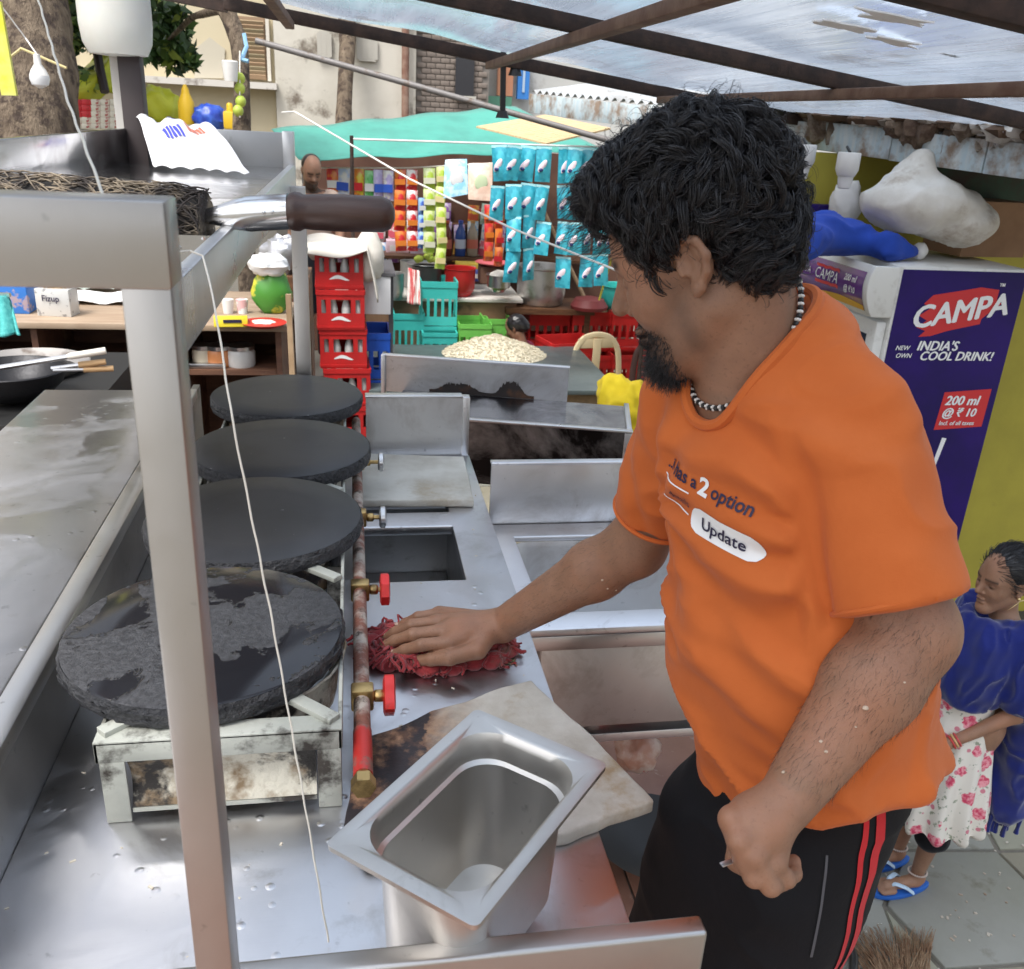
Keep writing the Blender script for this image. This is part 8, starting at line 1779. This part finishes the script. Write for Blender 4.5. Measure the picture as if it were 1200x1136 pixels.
yb = thing('mustard_bottle', 'tall mustard yellow bottle standing on the kiosk', 'bottle', p); MB().lathe([(9*s_, 0), (10*s_, 3*s_), (9*s_, 24*s_), (5*s_, 33*s_)], p, n=16).build('body', YB_, yb); MB().lathe([(5*s_, 33*s_), (4*s_, 38*s_), (1.5*s_, 43*s_)], p, n=12).build('nozzle', YB_, yb)
V_, F_ = blob(Gd(245, 138, 6.0), .11, .09, .085, 5, .35, 28, 4); tag(MB().add(V_, F_).build('blue_bag', M('blue_film', (.02, .06, .45), .35, col2=(.05, .14, .6), sc=14), angle=60), 'shiny dark blue plastic bag beside the mustard bottle', 'bag')
p = Gd(275, 152, 5.9); yj = thing('yellow_can', 'squat yellow jerrycan with a short neck at the right end of the kiosk', 'jerrycan', p); MB().obox(p+np.array([0, .06, .055]), .14, .11, .11).build('body', YB_, yj, bevel=.012); MB().lathe([(.022, .108), (.02, .15), (.012, .16)], p+np.array([-.03, .06, 0]), n=12).build('neck', YB_, yj)

# ------------------------------------------------------------------ wooden cabinet and cooking things at the left
CBW = M('old_brown_board', (.17, .08, .045), .7, col2=(.10, .045, .028), sc=5, stretch=(1, 4, 4), dirt=(.30, .20, .12), dsc=6, dlo=.62, dhi=.75); CBT = M('worn_counter_board', (.40, .30, .21), .65, col2=(.30, .21, .14), sc=4, stretch=(1, 6, 1))
cA, cB = Gd(28, 378, 3.55), Gd(336, 396, 3.55); cz = cA[2]; cy = cA[1]
cab = thing('wooden_cabinet', 'open-fronted brown wooden cabinet cluttered with papers and boxes', 'cabinet', ((cA[0]+cB[0])/2, cy+.3, GZ))
MB().box(cA[0]-.5, cB[0], cy, cy+.75, cz-.025, cz).build('top_board', CBT, cab, bevel=.003); MB().box(cA[0]-.48, cB[0]-.02, cy+.5, cy+.52, GZ, cz-.026).build('back_board', CBW, cab)
for x_ in (cA[0]-.48, cA[0]+.02, Gd(206, 400, 3.6)[0], cB[0]-.05): MB().box(x_-.012, x_+.012, cy+.03, cy+.499, GZ, cz-.026).build('side_board', CBW, cab)
shz2 = Gd(262, 441, 3.7)[2]; MB().box(cA[0]-.46, cB[0]-.065, cy+.04, cy+.499, shz2-.022, shz2).build('shelf', CBW, cab)
pl0, pl1 = Gd(338, 345, 3.5), Gd(348, 470, 3.45); tag(MB().beam((pl1[0], pl1[1], GZ), pl0, .05, .02, (1, 0, 0)).build('plank', WOOD_L), 'brown plank leaning at the right end of the wooden cabinet', 'plank')
# jars inside
for k_, (px, c_, lab) in enumerate(((240, (.62, .55, .42), 'jar with a pale lid in the cabinet, leftmost of three'), (258, (.62, .25, .10), 'squat jar with orange contents in the cabinet, middle of three'), (284, (.62, .62, .60), 'steel-lidded wide jar in the cabinet, rightmost of three'))):
    q_ = Gy(px, 441, cy+.12); q_[2] = shz2; j_ = thing('jar', lab, 'jar', q_, group=None); w_ = (.045, .055, .06)[k_]; MB().lathe([(w_*.95, 0), (w_, .01), (w_, .06), (w_*.9, .072)], q_, n=18).build('body', M('jar_body_%d' % k_, c_, .25), j_); MB().lathe([(w_*.98, .072), (w_*.98, .088), (w_*.4, .092)], q_, n=18).build('lid', KS, j_)
q_ = Gy(240, 456, cy+.06); tag(MB().obox((q_[0], cy+.10, shz2+.012), .18, .1, .02).build('steel_tray', KS, bevel=.003), 'small steel tray in front of the jars in the cabinet', 'tray')
# on top of the cabinet
def ontop(px, py): p_ = Gz(px, py, cz); return p_
q_ = ontop(66, 371); tb_ = thing('tin_box', 'open tin box with printed white sides full of dry sticks on the cabinet', 'box', q_); MB().obox(q_+np.array([0, .04, .055]), .135, .085, .11, -.15).build('tin', M('printed_tin', (.62, .62, .60), .4, .2, col2=(.30, .30, .30), sc=40, lo=.58, hi=.62), tb_, bevel=.002)
mb_ = MB(); V_, F_ = text2d('Fizup', .034, bold=.0006); mb_.add([(q_[0]-.0+p_[0]*.98-.012, q_[1]-.0065-p_[0]*.15, q_[2]+.072+p_[1]) for p_ in V_], F_); mb_.build('print_lettering', NAVY, tb_)
stx = [[q_+np.array([rr_.uniform(-.055, .055), .04+rr_.uniform(-.03, .03), .09])+np.array([rr_.uniform(-.02, .02), 0, .05])*t_ for t_ in (0, 1)] for k_ in range(90)]; Vb, Fb_ = tubes(np.array(stx), np.full((90, 2), .003), 4); link_mesh('sticks', fast_mesh('sticks', Vb, Fb_), M('dry_sticks', (.50, .34, .16), .8), tb_, angle=0)['kind'] = 'stuff'
q_ = ontop(10, 368); tag(MB().obox(q_+np.array([-.05, .1, .08]), .26, .2, .16).build('blue_carton', M('blue_carton_m', (.04, .20, .62), .5, col2=(.45, .35, .40), sc=5, lo=.60, hi=.62), bevel=.004), 'bright blue carton at the left edge on the cabinet', 'box')
for k_, (px, py, w_, lab) in enumerate(((118, 352, .30, 'spread of white paper sheets on the cabinet'), (112, 340, .22, 'crumpled pale green paper behind the white sheets'))):
    q_ = ontop(px, py); tag(MB().grid(lambda u, v: (q_[0]+(u-.5)*w_, q_[1]+(v-.5)*.24, cz+.004+.02*k_+.018*abs(math.sin(u*5+v*7+k_))), 12, 8).build('paper', M('paper_%d' % k_, ((.78, .77, .75), (.58, .68, .60))[k_], .8), thick=.002, angle=50), lab, 'paper')
q_ = ontop(318, 372); GBG = M('green_printed_bag', (.06, .24, .03), .4, col2=(.55, .52, .05), sc=11, lo=.54, hi=.60); V_, F_ = blob(q_+np.array([0, .10, .09]), .085, .06, .10, 4, .18, 24); tag(MB().add(V_, F_).build('green_bag', GBG, angle=60), 'green and yellow printed grocery bag on the cabinet under the tray shelf', 'bag')
V_, F_ = blob(q_+np.array([-.01, .09, .205]), .085, .06, .05, 8, .4, 24, 3.2); tag(MB().add(V_, F_).build('white_bag', M('thin_white_film', (.76, .77, .76), .4), angle=60), 'crumpled white plastic bag stuffed in the top of the green bag', 'bag')
q_ = ontop(270, 385); ym = thing('yellow_carton', 'flat bright yellow carton on the cabinet beside the red plate', 'box', q_); MB().obox(q_+np.array([0, .03, .022]), .13, .07, .045, .1, -.2).build('carton', M('yellow_card', (.75, .60, .03), .5), ym, bevel=.003); MB().obox(q_+np.array([.01, -.006, .030]), .07, .004, .012, .1).build('print_patch', NAVY, ym)
q_ = ontop(308, 386); rp = thing('red_plate', 'red plastic plate with white crumbs on the cabinet edge', 'plate', q_); MB().lathe([(.06, 0), (.088, .012), (.092, .016)], q_+np.array([0, .05, .002]), n=24, cap=True).build('plate', RED_PL, rp); V_, F_ = blob(q_+np.array([0, .05, .016]), .05, .04, .01, 5, .4, 16); MB().add(V_, F_).build('crumbs', M('white_crumbs', (.75, .70, .62), .8), rp)
for k_, (px, lab) in enumerate(((266, 'white paper cup behind the yellow carton, left one'), (283, 'pink and white paper cup behind the yellow carton, right one'))): q_ = ontop(px, 370); tag(MB().lathe([(.020, 0), (.026, .06), (.024, .061)], q_+np.array([0, .05, 0]), n=14).build('paper_cup', WHITE_PL if k_ == 0 else M('pink_white', (.75, .45, .45), .5, col2=(.8, .8, .78), sc=20, lo=.48, hi=.52)), lab, 'cup')
q_ = Gd(332, 300, 4.2); V_, F_ = blob(q_, .10, .08, .09, 12, .5, 26, 4); tag(MB().add(V_, F_).build('silver_bundle', M('silver_foil', (.5, .5, .52), .3, .7, bmp=1, bsc=20), angle=50), 'crumpled silver grey bundle behind the green grocery bag', 'bundle'); tag(MB().box(q_[0]-.12, q_[0]+.12, q_[1]-.1, q_[1]+.2, GZ, q_[2]-.08).build('bundle_stand', WOOD), 'brown stand under the silver bundle', 'stand')
# wok, ladles, towel on the far end of the side table
wz = Gd(15, 432, 2.75); wk = thing('wok', 'large black iron wok with a loop handle at the left edge', 'wok', (wz[0], wz[1], wz[2]-.12)); rW = .155
MB().lathe([(.03, -.10), (.09, -.085), (.135, -.04), (rW, 0), (rW-.004, .003), (rW-.008, 0), (.13, -.038), (.085, -.078), (.01, -.09)], (wz[0], wz[1], wz[2]), n=40).build('bowl', M('black_iron', (.022, .022, .025), .4, .5, bmp=.3, bsc=60), wk)
hpts = [wz+np.array([-.045, -rW*.95, -.03])+np.array([.035*math.cos(a_), -.02-.01*math.sin(a_), -.045*math.sin(a_)]) for a_ in np.linspace(0, math.pi, 12)]; MB().tube(hpts, .005, 8).build('handle', ST, wk)
w2 = Gd(30, 428, 3.1); tag(MB().lathe([(.03, -.08), (.15, -.04), (.205, .01), (.20, .012), (.14, -.03), (.01, -.07)], w2, n=40).build('grey_pan', M('old_aluminium', (.36, .34, .32), .5, .6, dirt=(.15, .12, .1), dsc=10)), 'broad grey aluminium pan behind the black wok', 'pan')
tag(MB().box(wz[0]-.9, Gd(118, 450, 2.85)[0], wz[1]-.25, w2[1]+.25, GZ+.85, wz[2]-.102).build('burner_table', BLACK), 'black burner table carrying the wok and the grey pan', 'table')
a_, b_ = Gd(-30, 436, 2.62), Gd(124, 411, 2.72); c1 = a_+(b_-a_)*.7; ld = thing('steel_ladle', 'long pale steel ladle handle lying across the wok', 'ladle', a_); MB().tube([a_, c1], .008, 8).build('shaft', ST, ld); MB().tube([c1, c1+(b_-c1)*.1, b_], [.008, .0105, .0105], 10).build('grip', M('pale_grip', (.70, .67, .60), .4), ld)
for k_, (x0, y0_, x1, y1_, lab) in enumerate(((60, 432, 124, 424, 'wooden-handled spatula across the wok rim, upper one'), (62, 434, 133, 432, 'wooden-handled spatula across the wok rim, lower one'))):
    a_, b_ = Gd(x0, y0_, 2.70), Gd(x1, y1_, 2.74+.02*k_); sp_ = thing('spatula', lab, 'spatula', a_, group='wooden-handled spatulas'); MB().tube([a_, a_+(b_-a_)*.55], .006, 8).build('blade_shaft', ST, sp_); MB().tube([a_+(b_-a_)*.5, b_], [.010, .009], 10).build('grip', M('pale_wood_grip_%d' % k_, (.50, .32, .16), .6), sp_)
tq = [Gd(-10, 345, 2.9), Gd(8, 348, 2.9), Gd(-8, 396, 2.85), Gd(27, 392, 2.85)]
tag(MB().grid(lambda u, v: tuple((tq[0]*(1-u)+tq[1]*u)*(1-v)+(tq[2]*(1-u)+tq[3]*u)*v+np.array([0, -.02*math.sin(u*11+v*3), 0])), 20, 16).build('teal_towel', M('teal_towel_cloth', (.05, .34, .33), .9, col2=(.10, .45, .42), sc=60, bmp=.8, bsc=120), thick=.008, angle=0), 'teal towel hanging at the left edge above the wok', 'towel')
tag(MB().beam(Gd(-60, 342, 2.9), Gd(12, 346, 2.9), .012, .012).build('towel_rail', ST), 'steel rail from which the teal towel hangs', 'rail')
tag(MB().box(Gd(-60, 342, 2.9)[0], Gd(-52, 342, 2.9)[0], Gd(-60, 342, 2.9)[1]-.01, Gd(-60, 342, 2.9)[1]+.01, 0, Gd(-60, 342, 2.9)[2]).build('rail_post', ST), 'steel post holding the towel rail', 'post')
